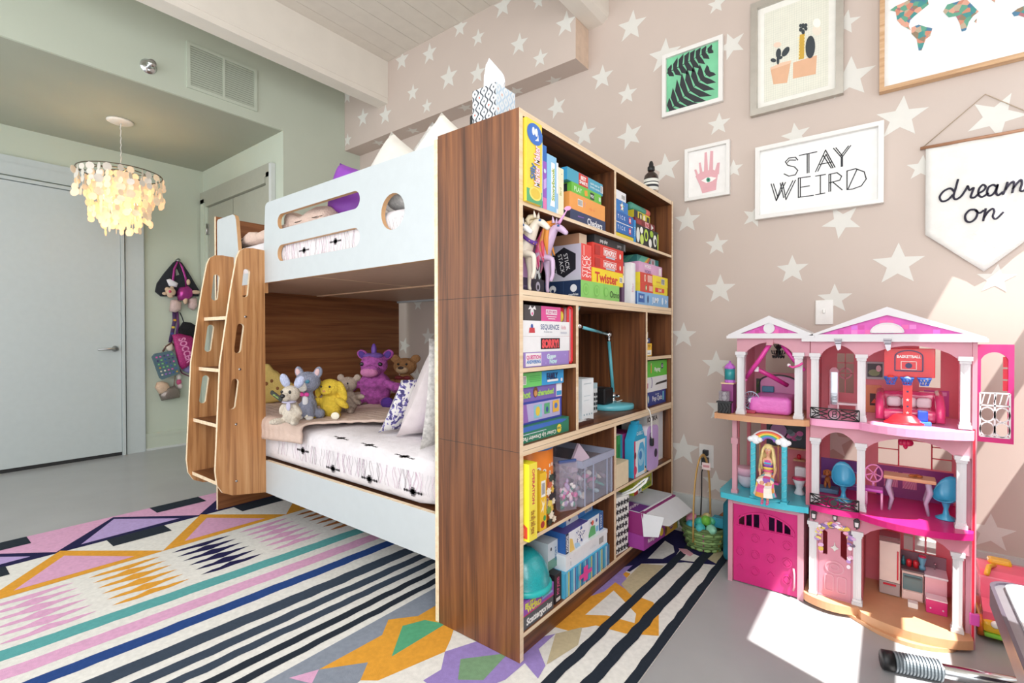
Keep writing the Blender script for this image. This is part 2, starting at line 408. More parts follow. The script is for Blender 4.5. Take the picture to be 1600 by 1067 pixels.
obj('side_rail', plateY([rect(-1.70, .233, XE, .405)], .0, .02, WHITE, PLY), bed, 'white lower front rail')
obj('side_rail', MB().box(XH, 1.38, .233, XE, 1.40, .405, WHITE), bed)
obj('back_rail', MB().box(XH, 1.38, 1.345, XE, 1.40, 1.776, WHITE), bed)
obj('end_panel', MB().box(XH-.02, 0, .0068, XH, 1.40, 1.8, W_end, near=PLY), bed)
obj('end_panel', MB().box(XE, 0.0, .0068, XE+.018, 1.40, 1.79, W_z, near=PLY), bed)
w = MB().box(XH, .02, 1.36, XE, 1.38, 1.38, M('bunk_underside', '#b79a85', .5, var=.04)); w.box(-1.30, .02, 1.3595, -1.285, 1.38, 1.36, PLY)
w.box(XH, .66, 1.353, XE, .70, 1.36, M('bunk_cross_batten', '#c7a588', .5))
obj('platform', w, bed, 'grey brown underside of the upper bunk')
obj('platform', MB().box(XH, .02, .36, XE, 1.38, .385, W_x), bed)
# ladder
lad = obj('ladder', MB().box(-2.085, .0005, 1.30, -1.70, .02, 1.356, W_lad), bed)
def stringer(x, mat, yt):
    prof = [(.0, .235), (-.08, .247), (-.17, .262), (-.215, .285), (-.24, .33), (-.247, .40)]
    prof += [(-.222, .93), (-.168, 1.31), (-.14, 1.47), (-.125, 1.508), (-.10, 1.525), (-.06, 1.53), (-.0, 1.526)]
    def slot(y0, z0, y1, z1, r=.017):
        o = []; a = math.atan2(z1-z0, y1-y0)
        for i in range(9): t = a+PI/2+PI*i/8; o.append((y0+r*math.cos(t), z0+r*math.sin(t)))
        for i in range(9): t = a-PI/2+PI*i/8; o.append((y1+r*math.cos(t), z1+r*math.sin(t)))
        return o
    loops = [prof, slot(-.103, 1.288, -.092, 1.402), slot(-.140, 1.0, -.124, 1.118), slot(-.168, .716, -.152, .836)]
    X = frame_mtx((x-.009, 0, 0), (0,1,0), (0,0,1))
    return MB().prism(loops, X, .018, mat, PLY)
obj('stringer', stringer(-1.705, W_lad, 0), lad); obj('stringer', stringer(-2.075, W_lad, 0), lad)
for z, yy in ((.315, -.222), (.605, -.215), (.883, -.186), (1.156, -.158)):
    obj('step', MB().box(-2.066, yy, z, -1.714, -.01, z+.018, W_x, near=PLY), lad)
w = MB()
for y, z in ((-.15, .33), (-.15, .62), (-.13, .90), (-.10, 1.17)): w.lathe([(.006, 0), (.006, .002)], METAL, frame_mtx((-1.696, y, z), (0,1,0), (0,0,1)), 10)
obj('bolt', w, lad)
# ================================================================ rug
RB = {}
def rugm(k, h): RB[k] = M('rug_'+k, h, .95, var=.07, scale=60, bump=.25, bscale=500, spec=.1); return RB[k]
cW = rugm('ivory', '#e5e3dd'); cK = rugm('charcoal', '#2b323c'); cS = rugm('slate', '#3f4a59'); cN = rugm('navy', '#26244c'); cB = rugm('blue', '#2d4a86')
cT = rugm('teal', '#5fa6a6'); cP = rugm('pink', '#dca8c9'); cO = rugm('orange', '#e0a03c'); cL = rugm('lavender', '#b9a3d6'); cG = rugm('grey', '#8b93a0')
cE = rugm('green', '#5aa77f'); cE2 = rugm('sage', '#7c9f7c'); cV = rugm('violet', '#9a86c4'); cA = rugm('tan', '#c2b594'); cR = rugm('brown', '#a8683a')
rg = MB().box(-2.69, -1.28, .0003, .337, 1.40, .0045, cW)
ry0, ry1 = -1.28, 1.40
_rk = [0]
def rp(pts, m, lv=1):
    A = sum(pts[i][0]*pts[(i+1) % len(pts)][1]-pts[(i+1) % len(pts)][0]*pts[i][1] for i in range(len(pts)))
    if A < 0: pts = pts[::-1]
    pts = [(min(max(x, -2.69), .337), min(max(y, ry0), ry1)) for x, y in pts]
    _rk[0] += 1; rg.prism(pts, frame_mtx((0, 0, .0045+.00022*lv+.0000008*_rk[0]), (1,0,0), (0,1,0)), 0, m)
def wav(x, w_, m, lv=1, skew=.03, amp=.003):
    L, R = [], []
    n = 54
    for i in range(n+1):
        y = ry0+(ry1-ry0)*i/n; q = skew*(y+.45)+random.uniform(-amp, amp)
        L.append((x-w_/2+q, y)); R.append((x+w_/2+q+random.uniform(-amp, amp)*.6, y))
    for i in range(n): rp([L[i], R[i], R[i+1], L[i+1]], m, lv)
rp(rect(-2.69, ry0, -2.31, ry1), cP, 1)
for k in (-2, -1, 0, 1, 2):                       # lavender triangles, navy outline
    y = -.427+.63*k
    if abs(k) != 0: pass
    rp([(-2.29, y-.325), (-2.675, y), (-2.29, y+.34)], cN, 2); rp([(-2.33, y-.21), (-2.635, y-.005), (-2.345, y+.235)], cL, 3)
for y in (-.925, -.108, .709): rp(rect(-2.69, y-.135, -2.555, y+.135), cK, 4)
for y in (-1.04, -.415, .211, .84): rp(rect(-2.30, y-.128, -2.17, y+.128), cK, 4)
for k in (-1, 0, 1, 2, 3):                        # orange triangles, pink centre
    y = -.72+.627*k
    rp([(-1.905, y-.318), (-2.315, y), (-1.905, y+.318)], cO, 3); rp([(-1.955, y-.205), (-2.225, y), (-1.945, y+.205)], cP, 5)
for k, c in enumerate((cR, cP, cO, cN, cP, cR, cO, cN, cP)):      # comb motifs
    ya = -1.34+.3165*k; yb = ya+.272
    for j in range(6):
        x = -1.845+.072*j; t = .014; m_ = (ya+yb)/2
        g = [(x, ya), (x+t, ya+.05), (x+.017, m_-.055), (x+.034, m_), (x+.017, m_+.055), (x+t, yb-.06), (x, yb),
             (x-t, yb-.06), (x-.012, m_+.055), (x-(.034 if j else .014), m_), (x-.012, m_-.055), (x-t, ya+.05)]
        if j == 5: g[3] = (x+.014, m_)
        rp(g, c, 2)
wav(-1.375, .078, cT); wav(-1.24, .075, cP); wav(-1.112, .064, cB); wav(-.965, .070, cS); wav(-.863, .050, cS, 1, .025); wav(-.782, .043, cS, 1, .025); wav(-.702, .038, cK, 1, .025); wav(-.628, .035, cK, 1, .02)
rp([(-.572, ry0), (-.572, ry1), (-.30, ry1), (-.30, ry0)], cG, 1)
for k in (-2, -1, 0, 1):                          # orange / green lozenges
    d = .66*k
    S = lambda pts: [(x, y+d) for x, y in pts]
    rp(S([(-.47, .10), (-.47, -.017), (-.54, -.101), (-.481, -.175), (-.492, -.412), (-.397, -.295), (-.345, -.361), (-.301, -.328), (-.237, -.104), (-.268, -.048), (-.30, .0), (-.30, .10)]), cO, 2)
    rp(S([(-.359, -.23), (-.466, -.095), (-.43, -.02), (-.35, .01)]), cE, 3)
    rp(S([(-.301, -.328), (-.237, -.104), (-.268, -.048), (-.19, .0), (-.10, -.10), (-.05, -.30), (-.10, -.5), (-.3, -.55), (-.345, -.361)]), cW, 1)
    rp(S([(-.237, -.104), (-.191, -.0), (-.05, .12), (.004, .207), (.005, .10), (.07, .044), (.085, -.02), (.01, .013), (.008, -.085), (-.06, -.25), (-.191, -.243), (-.183, -.174)]), cV, 3)
    rp(S([(-.108, -.175), (-.169, -.10), (-.063, .02), (-.045, -.129)]), cE2, 4)
    rp(S([(-.397, -.295), (-.345, -.361), (-.42, -.5), (-.5, -.42), (-.492, -.412)]), cG, 2)
    rp(S([(-.492, -.412), (-.53, -.49), (-.45, -.46)]), cP, 3)
for d in (0,):
    S = lambda pts: [(x, y+d) for x, y in pts]
    rp(S([(-.02, .24), (-.02, .79), (.03, .785), (.037, .674), (.094, .626), (.2, .62), (.25, .55), (.30, .42), (.2, .36), (.094, .34), (.03, .25)]), cO, 2)
    rp(S([(.029, .376), (.035, .606), (.095, .564), (.18, .50), (.2, .44), (.097, .423)]), cW, 3)
    rp(S([(.037, .674), (.029, .906), (.12, .953), (.12, .61), (.094, .626)]), cA, 3)
    rp(S([(.004, .207), (.06, .30), (.10, .20), (.07, .05)]), cA, 3)
    rp(S([(-.05, .80), (-.03, 1.45), (.337, 1.45), (.337, 1.12), (.185, 1.043), (.12, .98), (.031, .908), (.02, .80)]), cN, 2)
    rp(S([(.032, .975), (.023, 1.226), (.079, 1.19), (.11, 1.12), (.09, 1.015)]), cW, 3)
    rp(S([(.131, 1.043), (.12, 1.175), (.22, 1.15), (.235, 1.08)]), cW, 3); rp(S([(.24, 1.30), (.23, 1.16), (.337, 1.10), (.337, 1.25)]), cA, 3)
wav(.112, .036, cK, 5, .02); wav(.21, .042, cK, 5, .02); wav(.322, .036, cK, 5, .0)
obj('area_rug', rg, None, 'large striped and geometric woven rug in white, navy, orange and pink on the grey floor', 'rug')
# ================================================================ printed boxes and books on the shelves
def deco(mb, X, w, h, items):
    for k, it in enumerate(items):
        T = X @ Matrix.Translation((0, 0, .0003*(k+1))); t = it[0]
        if t == 'r': mb.prism(rect(it[1]*w, it[2]*h, it[3]*w, it[4]*h), T, 0, P(it[5]))
        elif t == 'o': mb.prism(oval(it[1]*w, it[2]*h, it[3]*h, it[4]*h, 18), T, 0, P(it[5]))
        elif t == 'p': mb.prism([(a*w, b*h) for a, b in it[1]], T, 0, P(it[2]))
        elif t == 's': mb.prism(star(it[1]*w, it[2]*h, it[3]*h, it[4]), T, 0, P(it[5]))
        elif t == 'bar':
            a = it[1]*w; x = a; mb.prism(rect(a-.002, it[2]*h, it[3]*w+.002, it[4]*h), T, 0, P('f4f4f2'))
            rr = random.Random(int(w*9999))
            while x < it[3]*w-.002:
                q = rr.uniform(.0006, .002); mb.prism(rect(x, (it[2]+.04)*h, x+q, (it[4]-.04)*h), T @ Matrix.Translation((0, 0, .0002)), 0, P('26262a')); x += q+rr.uniform(.0008, .002)
        elif t == 't':     # ('t', text, u, v, height, colour, {opts})
            o = it[6] if len(it) > 6 else {}
            Tt = T @ Matrix.Translation((it[2]*w, it[3]*h, 0)) @ Matrix.Rotation(math.radians(o.get('rot', 0)), 4, 'Z')
            wd = o.get('w'); L = (h if o.get('rot', 0) % 180 else w)
            mb.text(it[1], it[4]*(w if o.get('hw') else h)/.73, P(it[5]), Tt, 'CENTER', o.get('b', .02), shear=o.get('sh', 0), width=wd*L if wd else None)
def gbox(name, label, y, z, x, d, col, front=(), near=(), top=(), cols=None, cat='box', group=None, bev=.0012, lid=None):
    """y=(y0,y1) z=(z0,z1) x front plane d depth"""
    mb = MB(); c = P(col); f = {k: P(v) for k, v in (cols or {}).items()}
    x0, x1 = x-d, x
    mb.box(x0, y[0], z[0], x1, y[1], z[1], c, **f)
    deco(mb, frame_mtx((x1, y[0], z[0]), (0,1,0), (0,0,1)), y[1]-y[0], z[1]-z[0], front)
    deco(mb, frame_mtx((x0, y[0], z[0]), (1,0,0), (0,0,1)), d, z[1]-z[0], near)
    deco(mb, frame_mtx((x1, y[0], z[1]), (0,1,0), (-1,0,0)), y[1]-y[0], d, top)
    o = obj(name, mb, None, label, cat, group)
    if lid:
        zz = z[0]+(z[1]-z[0])*lid[0]; lm = MB()
        if zz > z[0]:
            lm.box(x0-.001, y[0]-.0012, zz, x1+.0012, y[1]+.0012, z[1]+.001, P(lid[1]))
            q = obj('lid', lm, o)
    return o
def book(label, y, z, x, d, col, front=(), pages='efeade', name='book'):
    mb = MB(); t = .0016
    w = y[1]-y[0]
    mb.box(x-d, y[0], z[0], x, y[1], z[1], P(col))
    o = None
    deco(mb, frame_mtx((x, y[0], z[0]), (0,1,0), (0,0,1)), w, z[1]-z[0], front)
    o = obj(name, mb, None, label, 'book')
    pg = MB().box(x-d+.002, y[0]+t, z[0]+.001, x-d-.004, y[1]-t, z[1]-.003, P(pages)); pg = MB().box(x-d+.004, y[0]+t, z[1]-.001, x-.003, y[1]-t, z[1]+.0006, P(pages)); obj('pages', pg, o)
    return o
S1, S2, S3 = 1.5052, 1.2182, .3972
# ---- top shelf, left bay
gbox('activity_box', 'tall yellow marker making kit box standing at the near end of the top shelf', (.024, .112), (S1, 1.775), .012, .2, 'f2d94e',
     front=[('r', 0, 0, 1, .16, '58a878'), ('o', .56, .12, .13, .085, 'f3dd72'), ('o', .56, .12, .10, .065, 'e2c44a'), ('o', .52, .84, .165, .13, '3f74c8'), ('o', .42, .87, .03, .05, 'f5f7fa'), ('o', .60, .87, .03, .05, 'f5f7fa'), ('p', [(.5, .76), (.75, .78), (.72, .86), (.66, .8)], 'f5f7fa'),
            ('t', 'Silly', .36, .38, .10, '3b6fb5', {'rot': 90, 'w': .2, 'b': .03}), ('t', 'Marker Maker', .63, .46, .12, 'd86aa0', {'rot': 90, 'w': .5, 'b': .05}), ('t', 'Marker Maker', .62, .46, .12, 'ffffff', {'rot': 90, 'w': .5, 'b': .01})],
     cols={'near': 'e5c63c', 'top': 'f0c928'})
book('thin teal picture book beside the yellow marker kit', (.127, .139), (S1, 1.755), -.004, .22, '67bfb6', [('r', 0, .1, 1, .9, 'd9efe9')])
book('blue and purple storybook with a pink spine foot on the top shelf', (.141, .164), (S1, 1.725), -.004, .2, '2f6fc0', [('r', 0, 0, 1, .75, '9a5fc4'), ('r', 0, 0, 1, .18, 'e07db4'), ('o', .5, .60, .03, .035, 'cfe0f2'), ('p', [(.1, .3), (.9, .35), (.9, .5), (.1, .45)], 'c9a8e6')])
book('pale blue chunky storybook with a white spine label', (.167, .226), (S1, 1.702), -.003, .19, '8ec6ea', [('p', [(.3, .1), (.8, .1), (.8, .88), (.42, .88), (.42, .22)], 'ffffff'), ('t', 'Storybook', .62, .5, .3, '9cb53c', {'rot': 90, 'hw': 1, 'w': .6, 'b': .04})])
book('thin white paperback between pale blue and cream books', (.228, .2415), (S1, 1.688), -.005, .17, 'e9edf2', [('r', .1, .1, .9, .4, '9cc3e4')])
book('cream coloured workbook with green lettering on its spine', (.2435, .276), (S1, 1.675), -.004, .18, 'efe9c8', [('t', 'Bird', .35, .5, .4, '9fae45', {'rot': 90, 'hw': 1, 'b': .01}), ('o', .6, .88, .012, .012, '3a3a40')])
gbox('board_game', 'dark blue Checkers game at the foot of the stack on the top shelf', (.335, .623), (S1, 1.549), -.012, .24, '2f3d63',
     front=[('t', 'Checkers', .68, .42, .62, 'eef0f4', {'b': .02, 'w': .44}), ('p', [(.2, .5), (.36, .55), (.36, .62), (.2, .58)], '8a5fb0')], cols={'near': '3b3338'}, near=[('t', 'Checkers', .5, .5, .4, 'eeeeee')], cat='board game')
gbox('board_game', 'plain orange game box lying on the dark blue Checkers game', (.334, .623), (1.5495, 1.614), -.014, .22, 'eda253',
     front=[('bar', .22, .35, .34, .75), ('t', '?', .40, .55, .3, 'c98bb0'), ('t', 'o|o  o', .6, .45, .2, 'e58a50')], near=[('r', .0, .0, .75, 1, '8d2b4c'), ('t', 'A', .4, .5, .5, 'e3c9d4')], cat='board game')
gbox('board_game', 'green game box between an orange and a teal game', (.36, .60), (1.6145, 1.657), -.02, .2, '6cbd45',
     front=[('t', 'PLAY', .2, .5, .45, 'd9efcf', {'b': .01}), ('p', [(.42, .2), (.52, .3), (.5, .8), (.4, .7)], 'e7a33a'), ('r', .6, .15, .74, .8, '2c3a2c'), ('t', 'MIX', .67, .47, .3, 'e8efe8'), ('r', .9, .3, .97, .7, 'cfe3c8')], near=[('r', .1, .1, .9, .9, '28303a'), ('o', .3, .5, .2, .25, 'cdd6dc'), ('o', .6, .5, .2, .25, 'cdd6dc')], cat='board game')
gbox('board_game', 'teal quiz game with a red logo topmost of the top shelf stack', (.33, .617), (1.6575, 1.706), -.022, .19, '4aa3bf',
     front=[('r', .3, .02, .56, .98, 'd0392f'), ('t', 'BEST', .43, .68, .3, 'ffffff', {'b': .03}), ('t', 'SMARTS', .43, .3, .28, 'ffffff', {'b': .03, 'w': .22}), ('t', 'quick quiz for', .76, .62, .2, 'd9eef4', {'w': .28}), ('t', 'bright minds', .76, .32, .2, 'd9eef4', {'w': .28}), ('bar', .93, .2, .99, .8)], cols={'near': '45a9dd'}, near=[('bar', .08, .2, .5, .8)], cat='board game')
# ---- top shelf, right bay
gbox('card_game', 'yellow based card box lowest in the right bay of the top shelf', (.727, .915), (S1, 1.527), -.015, .2, 'e3cf3c', cat='card game')
gbox('card_game', 'lower of two matching blue card tins with white letters', (.724, .908), (1.5275, 1.571), -.012, .2, '2468b4', front=[('t', 'T  I  C  K', .3, .55, .4, 'e8f1fa', {'b': .02, 'w': .42}), ('r', .72, .2, .84, .85, 'd0394a'), ('r', .75, .35, .82, .7, 'f4dfe3')], cat='card game')
gbox('game_tray', 'thin white tray between the two matching blue card tins', (.727, .905), (1.5715, 1.576), -.014, .19, 'e9ecef')
gbox('card_game', 'upper of two matching blue card tins with white letters', (.724, .908), (1.5765, 1.620), -.012, .2, '1f62b0', front=[('t', 'T  I  C  K', .3, .5, .4, 'e8f1fa', {'b': .02, 'w': .42}), ('r', .72, .2, .84, .85, 'd0394a'), ('r', .75, .35, .82, .7, 'f4dfe3')], cat='card game')
gbox('card_game', 'blue card box with a yellow burst emblem', (.722, .847), (1.6205, 1.672), -.012, .18, '2e7ac4', front=[('s', .5, .5, .46, 0, 'f1d548'), ('o', .5, .5, .26, .26, 'eef2f4'), ('o', .42, .42, .1, .1, 'd0493a'), ('o', .58, .56, .1, .1, '47a05c')], cat='card game')
gbox('small_carton', 'small white carton with a barcode topmost beside the shelf divider', (.724, .826), (1.6725, 1.712), -.012, .14, 'e8eaee', front=[('bar', .55, .18, .9, .7)])
gbox('card_game', 'slim upright blue card pack leaning beside the matching blue tins', (.915, .935), (S1, 1.613), -.012, .17, '2b8fd0', front=[('t', 'CARDS', .5, .5, .5, 'e4f0fa', {'rot': 90, 'hw': 1})], cat='card game')
gbox('card_game', 'black white and lime patterned game box at the end of the top shelf', (.962, .1243*10), (S1, 1.606), -.022, .2, '22262a',
     front=[('o', .08, .5, .2, .36, 'e4e8e0'), ('o', .24, .35, .22, .25, 'c9e06a'), ('o', .22, .78, .18, .16, 'f2f4ee'), ('o', .42, .62, .26, .3, 'b9d94a'), ('o', .42, .6, .14, .18, '2c3030'), ('o', .6, .3, .2, .22, 'f0f2ec'), ('o', .66, .78, .22, .16, '9fc43e'), ('o', .82, .5, .24, .3, 'e9ece4'), ('o', .84, .46, .12, .16, '272b2e'), ('r', .93, .1, .98, .9, 'b9d94a')], cat='card game')
gbox('card_game', 'dark red card box with a pink and white badge', (.968, 1.215), (1.6065, 1.641), -.03, .16, '7c2228', front=[('r', .48, .1, .68, .9, 'e5b9bd'), ('t', 'UNO', .58, .5, .5, 'c0303a', {'b': .04}), ('p', [(.8, .1), (.92, .5), (.8, .9)], 'e6e6e6'), ('r', .06, .2, .3, .8, '9c3b40')], cat='card game')
gbox('card_game', 'yellow and black card box under the teal tube', (1.0, 1.20), (1.6415, 1.686), -.05, .13, 'd8c936', front=[('r', 0, 0, .22, 1, '2a2d3a'), ('r', .3, .1, .5, .9, '37401f'), ('o', .62, .5, .3, .36, 'f0ead2'), ('r', .78, .1, .95, .8, '3c3f2a'), ('o', .4, .5, .2, .3, 'e9e3c0')], cat='card game')
w = MB().lathe([(.018, 0), (.020, .004), (.020, .17), (.019, .172)], P('4f9f8a'), frame_mtx((-.075, .995, 1.707), (0,0,1), (1,0,0)), 16)
o = obj('tube', w, None, 'teal cardboard tube with a red end lying on the yellow card box', 'tube')
obj('end_cap', MB().lathe([(.021, 0), (.021, .05), (.016, .058)], P('d4685c'), frame_mtx((-.075, 1.166, 1.707), (0,0,1), (1,0,0)), 16), o, 'salmon red end')
# ---- second shelf
gbox('board_game', 'dark purple flat game lying behind the toy horses', (.07, .275), (S2, 1.277), -.09, .2, '38264a', front=[('t', 'night games', .3, .5, .2, '6b5684'), ('r', .62, 0, 1, 1, '2c2433'), ('o', .80, .55, .24, .3, 'b9b3c4'), ('o', .8, .5, .12, .16, '2c2433')], cat='board game')
gbox('craft_box', 'purple craft box with pink facets standing behind the toy horses', (.065, .215), (1.2775, 1.40), -.10, .17, '7d4f95', front=[('p', [(.1, 0), (.55, 0), (.35, .9), (.1, .6)], 'a878b5'), ('p', [(.55, 0), (.95, 0), (.8, .8), (.4, .7)], 'b990c0')])
gbox('craft_box', 'black and white scribbled craft box behind the unicorn', (.219, .272), (1.2775, 1.385), -.10, .14, '24262c', front=[('p', [(.1, 0), (.3, 0), (.8, 1), (.6, 1)], 'e6ebe9'), ('p', [(.9, .1), (.7, .0), (.1, .8), (.3, .9)], 'd2dcd9'), ('o', .5, .5, .16, .3, 'e6ebe9'), ('o', .5, .5, .10, .2, '24262c')])
gbox('board_game', 'long green game box with pale circles and a dark blue end', (.415, .757), (S2, 1.287), -.012, .20, '8ccf6a', cols={'near': '23385c'},
     front=[('o', .12, .5, .36, .36, '7cc25a'), ('o', .12, .5, .28, .28, '8ccf6a'), ('o', .12, .5, .18, .18, '7cc25a'), ('o', .38, .5, .36, .36, '7cc25a'), ('o', .38, .5, .28, .28, '8ccf6a'), ('o', .38, .5, .18, .18, '7cc25a'), ('o', .62, .5, .3, .3, '7cc25a'), ('o', .62, .5, .22, .22, '8ccf6a'), ('t', 'Otrio', .85, .42, .42, '24301f', {'b': 0})],
     near=[('o', .35, .55, .24, .22, 'f0f3f5'), ('o', .35, .42, .1, .12, '23385c'), ('o', .84, .55, .22, .22, 'f0f3f5'), ('r', .6, 0, .62, 1, '31496f'), ('t', 'marbles', .35, .2, .16, 'e8eef2'), ('t', 'marbles', .84, .2, .14, 'e8eef2', {'w': .22})], cat='board game')
gbox('board_game', 'lavender and red game with a black hexagon standing upright on the green game', (.436, .520), (1.288, 1.434), -.022, .16, 'c9c4d6', cols={'front': 'e8504a'},
     front=[('t', 'STICK', .30, .40, .44, 'fbe9e7', {'rot': 90, 'hw': 1, 'b': .0, 'w': .6}), ('t', 'STACK', .72, .40, .44, 'fbe9e7', {'rot': 90, 'hw': 1, 'b': .0, 'w': .6}), ('r', .2, .68, .28, .96, 'f6c9c4')],
     near=[('p', [(.5+.42*math.cos(math.radians(30+60*i))*.95, .52+.42*math.sin(math.radians(30+60*i))) for i in range(6)], '23232c'), ('t', 'STICK', .59, .53, .13, 'f3f3f5', {'rot': -78, 'b': .0}), ('t', 'STACK', .43, .49, .13, 'f3f3f5', {'rot': -78, 'b': .0}), ('t', 'the balancing game', .25, .45, .05, 'e3e3ea', {'rot': -78})], cat='board game')
w = MB().box(-.2, .452, 1.4345, -.04, .512, 1.4785, P('b98a6c'), front=P('d8bfa4')); obj('wooden_case', w, None, 'brown wooden case lying on the lavender and red hexagon game', 'case')
gbox('board_game', 'yellow game with big red lettering under two red games', (.525, .812), (1.288, 1.349), -.020, .2, 'f2d62c', front=[('t', 'Twister', .44, .42, .66, 'd2402e', {'b': .035, 'w': .74}), ('bar', .88, .3, .97, .7)], cat='board game')
def mono(label, z0, z1):
    gbox('board_game', label, (.529, .819), (z0, z1), -.022, .21, 'd8392f', front=[('r', .33, .22, .76, .82, 'f3e9e6'), ('r', .34, .26, .75, .78, 'd8392f'), ('t', 'MONOPOLY', .545, .50, .40, 'ffffff', {'b': .04, 'w': .38}), ('r', .40, .05, .70, .18, 'b9c6d8'), ('o', .88, .45, .16, .22, 'ece7e2'), ('r', .06, .12, .22, .86, 'b52d27')], cat='board game')
mono('lower of two red games lying directly on the yellow game', 1.3495, 1.398)
mono('upper of two red games lying under a thin black game', 1.3985, 1.4525)
gbox('board_game', 'thin black game on top of the two red games', (.55, .85), (1.453, 1.4885), -.025, .19, '2b2b2e', front=[('t', 'pop play', .28, .5, .42, 'e6e6e6', {'b': .02}), ('t', 'party', .78, .5, .4, 'a9a9ac', {'b': .02}), ('r', .93, .1, .98, .9, '77777a')], near=[('t', 'pop', .5, .5, .4, 'e6e6e6')], cat='board game')
gbox('board_game', 'pale blue flat game lowest at the wall end of the second shelf', (.955, 1.372), (S2, 1.2835), -.015, .2, '86b6e2', cols={'near': '2f5d9c'}, front=[('r', .04, .2, .22, .85, '3263ac'), ('t', 'BLUE', .13, .6, .2, 'e8f0fa'), ('o', .32, .5, .15, .3, '3a4f86'), ('t', 'JUMP', .55, .5, .42, 'e9f2fb', {'b': .03}), ('o', .78, .5, .2, .3, 'cfe3f4'), ('s', .9, .5, .3, .2, 'dfeaf6')], near=[('o', .6, .5, .26, .36, 'e3eaf0'), ('o', .2, .4, .16, .2, 'c2a04c'), ('o', .7, .55, .14, .2, '283c5c')], cat='board game')
gbox('card_game', 'lower of two yellow card boxes with red picture panels', (.999, 1.367), (1.284, 1.328), -.018, .15, 'ead43a', front=[('r', 0, 0, .44, 1, 'd4453a'), ('o', .2, .5, .25, .36, '3c9b58'), ('o', .2, .5, .15, .22, 'f0e2c8'), ('r', .30, .2, .42, .8, 'e8b0a6'), ('r', .52, .25, .86, .75, 'd4453a'), ('t', 'GAME', .69, .5, .32, 'f4e6c0', {'b': .03})], cat='card game', group=None)
gbox('card_game', 'upper of two yellow card boxes with a white label panel', (.999, 1.37), (1.3285, 1.379), -.018, .15, 'f0dc3a', front=[('r', 0, 0, .42, 1, 'd4453a'), ('o', .16, .5, .2, .36, 'f3ead6'), ('o', .16, .5, .1, .22, 'd4453a'), ('r', .24, .15, .40, .85, 'e8b0a6'), ('bar', .74, .2, .86, .8), ('r', .55, .3, .7, .42, 'dba83a')], cat='card game')
gbox('card_game', 'lilac pink game lying on the two yellow card boxes', (1.015, 1.318), (1.3795, 1.434), -.03, .16, 'dca9cf', front=[('t', 'WORDS', .36, .7, .3, 'f6f0f4', {'b': .02}), ('t', 'WORDS', .36, .22, .3, '8a5f9a', {'b': .02}), ('r', .84, .15, .95, .85, 'eee3ea')], cat='board game')
gbox('puzzle_box', 'teal and rainbow puzzle box topmost at the wall end of the second shelf', (1.06, 1.345), (1.4345, 1.476), -.06, .15, '3f8f8c', front=[('p', [(.0, 0), (.25, 0), (.5, 1), (.2, 1)], '6cc0a8'), ('p', [(.25, 0), (.36, 0), (.56, 1), (.5, 1)], 'e3c048'), ('p', [(.36, 0), (.45, 0), (.62, 1), (.56, 1)], 'd86a5a'), ('r', .6, .05, .82, .95, 'c2c8cf'), ('o', .71, .5, .2, .3, 'b05a5a')], near=[('p', [(.3, 0), (.6, 0), (.9, 1), (.7, 1)], '5fb39a')])
book('dark purple hardback standing beside the white hardback on the second shelf', (.862, .893), (S2, 1.415), -.05, .17, '5e3d62', [('r', .1, .5, .9, .9, 'e6dfc8'), ('o', .5, .7, .02, .03, '37303a')])
book('white hardback standing beside the dark purple hardback on the second shelf', (.897, .948), (S2, 1.412), -.02, .17, 'eef0f2', [('r', .7, 0, 1, 1, 'dfe3e8'), ('t', 'lilac', .4, .4, .4, 'd8b9cc', {'rot': 90, 'hw': 1})])
# ---- middle unit, left column
gbox('board_game', 'lilac game with a white name panel lowest under two white games', (.036, .322), (.9625, 1.0125), -.010, .2, '9d86cc', front=[('r', .04, .06, .36, .94, 'f2eff0'), ('t', 'QUESTION', .2, .66, .26, 'd05090', {'b': .04, 'w': .29}), ('t', 'ANSWERING', .2, .36, .24, '3f7fc0', {'b': .04, 'w': .29}), ('t', 'Guess', .58, .66, .34, 'cfe6ee', {'b': .06}), ('t', 'Now', .62, .32, .34, 'bfe3ea', {'b': .06}), ('o', .9, .7, .06, .06, 'b8a6dc'), ('o', .45, .2, .06, .06, 'b8a6dc')], cat='board game')
gbox('board_game', 'lower white game with bold red lettering lying on the lilac game', (.033, .326), (1.013, 1.066), -.010, .2, 'eceef0', front=[('r', .35, .16, .77, .88, '33262a'), ('t', 'SORRY!', .56, .52, .52, 'e8555a', {'b': .07, 'w': .37})], near=[('o', .3, .3, .2, .2, '26262a')], cat='board game')
gbox('board_game', 'upper white game with thin blue lettering under the grey and pink box', (.033, .326), (1.0665, 1.119), -.010, .2, 'eef0f2', front=[('t', 'SEQUENCE', .55, .62, .34, '2c4f86', {'b': .015, 'w': .40}), ('t', 'kids', .86, .62, .28, 'e0a9b4'), ('o', .17, .62, .13, .18, '2f55a0'), ('p', [(.11, .22), (.23, .22), (.22, .55), (.12, .55)], 'c8414a'), ('t', 'the strategy game', .5, .3, .1, '8890a0'), ('r', .78, .18, .93, .3, 'c6ccd6')], cat='board game')
gbox('toy_box', 'dark grey and hot pink surprise box on top of two white games', (.050, .277), (1.1195, 1.172), -.018, .18, '4a4546', front=[('r', .44, 0, 1, 1, 'e0559a'), ('o', .2, .55, .2, .26, 'ecebec'), ('p', [(.10, .7), (.15, .98), (.2, .78)], 'ecebec'), ('p', [(.20, .78), (.27, .98), (.3, .7)], 'ecebec'), ('o', .2, .45, .08, .1, 'e0559a'), ('r', .56, .45, .88, .8, 'f0dfe8'), ('t', 'FUZZY PETS', .72, .62, .2, 'c23d84', {'b': .03, 'w': .28}), ('r', .58, .28, .86, .34, 'f3e6ee'), ('r', .62, .14, .82, .2, 'f3e6ee')])
w = MB(); nn = 22
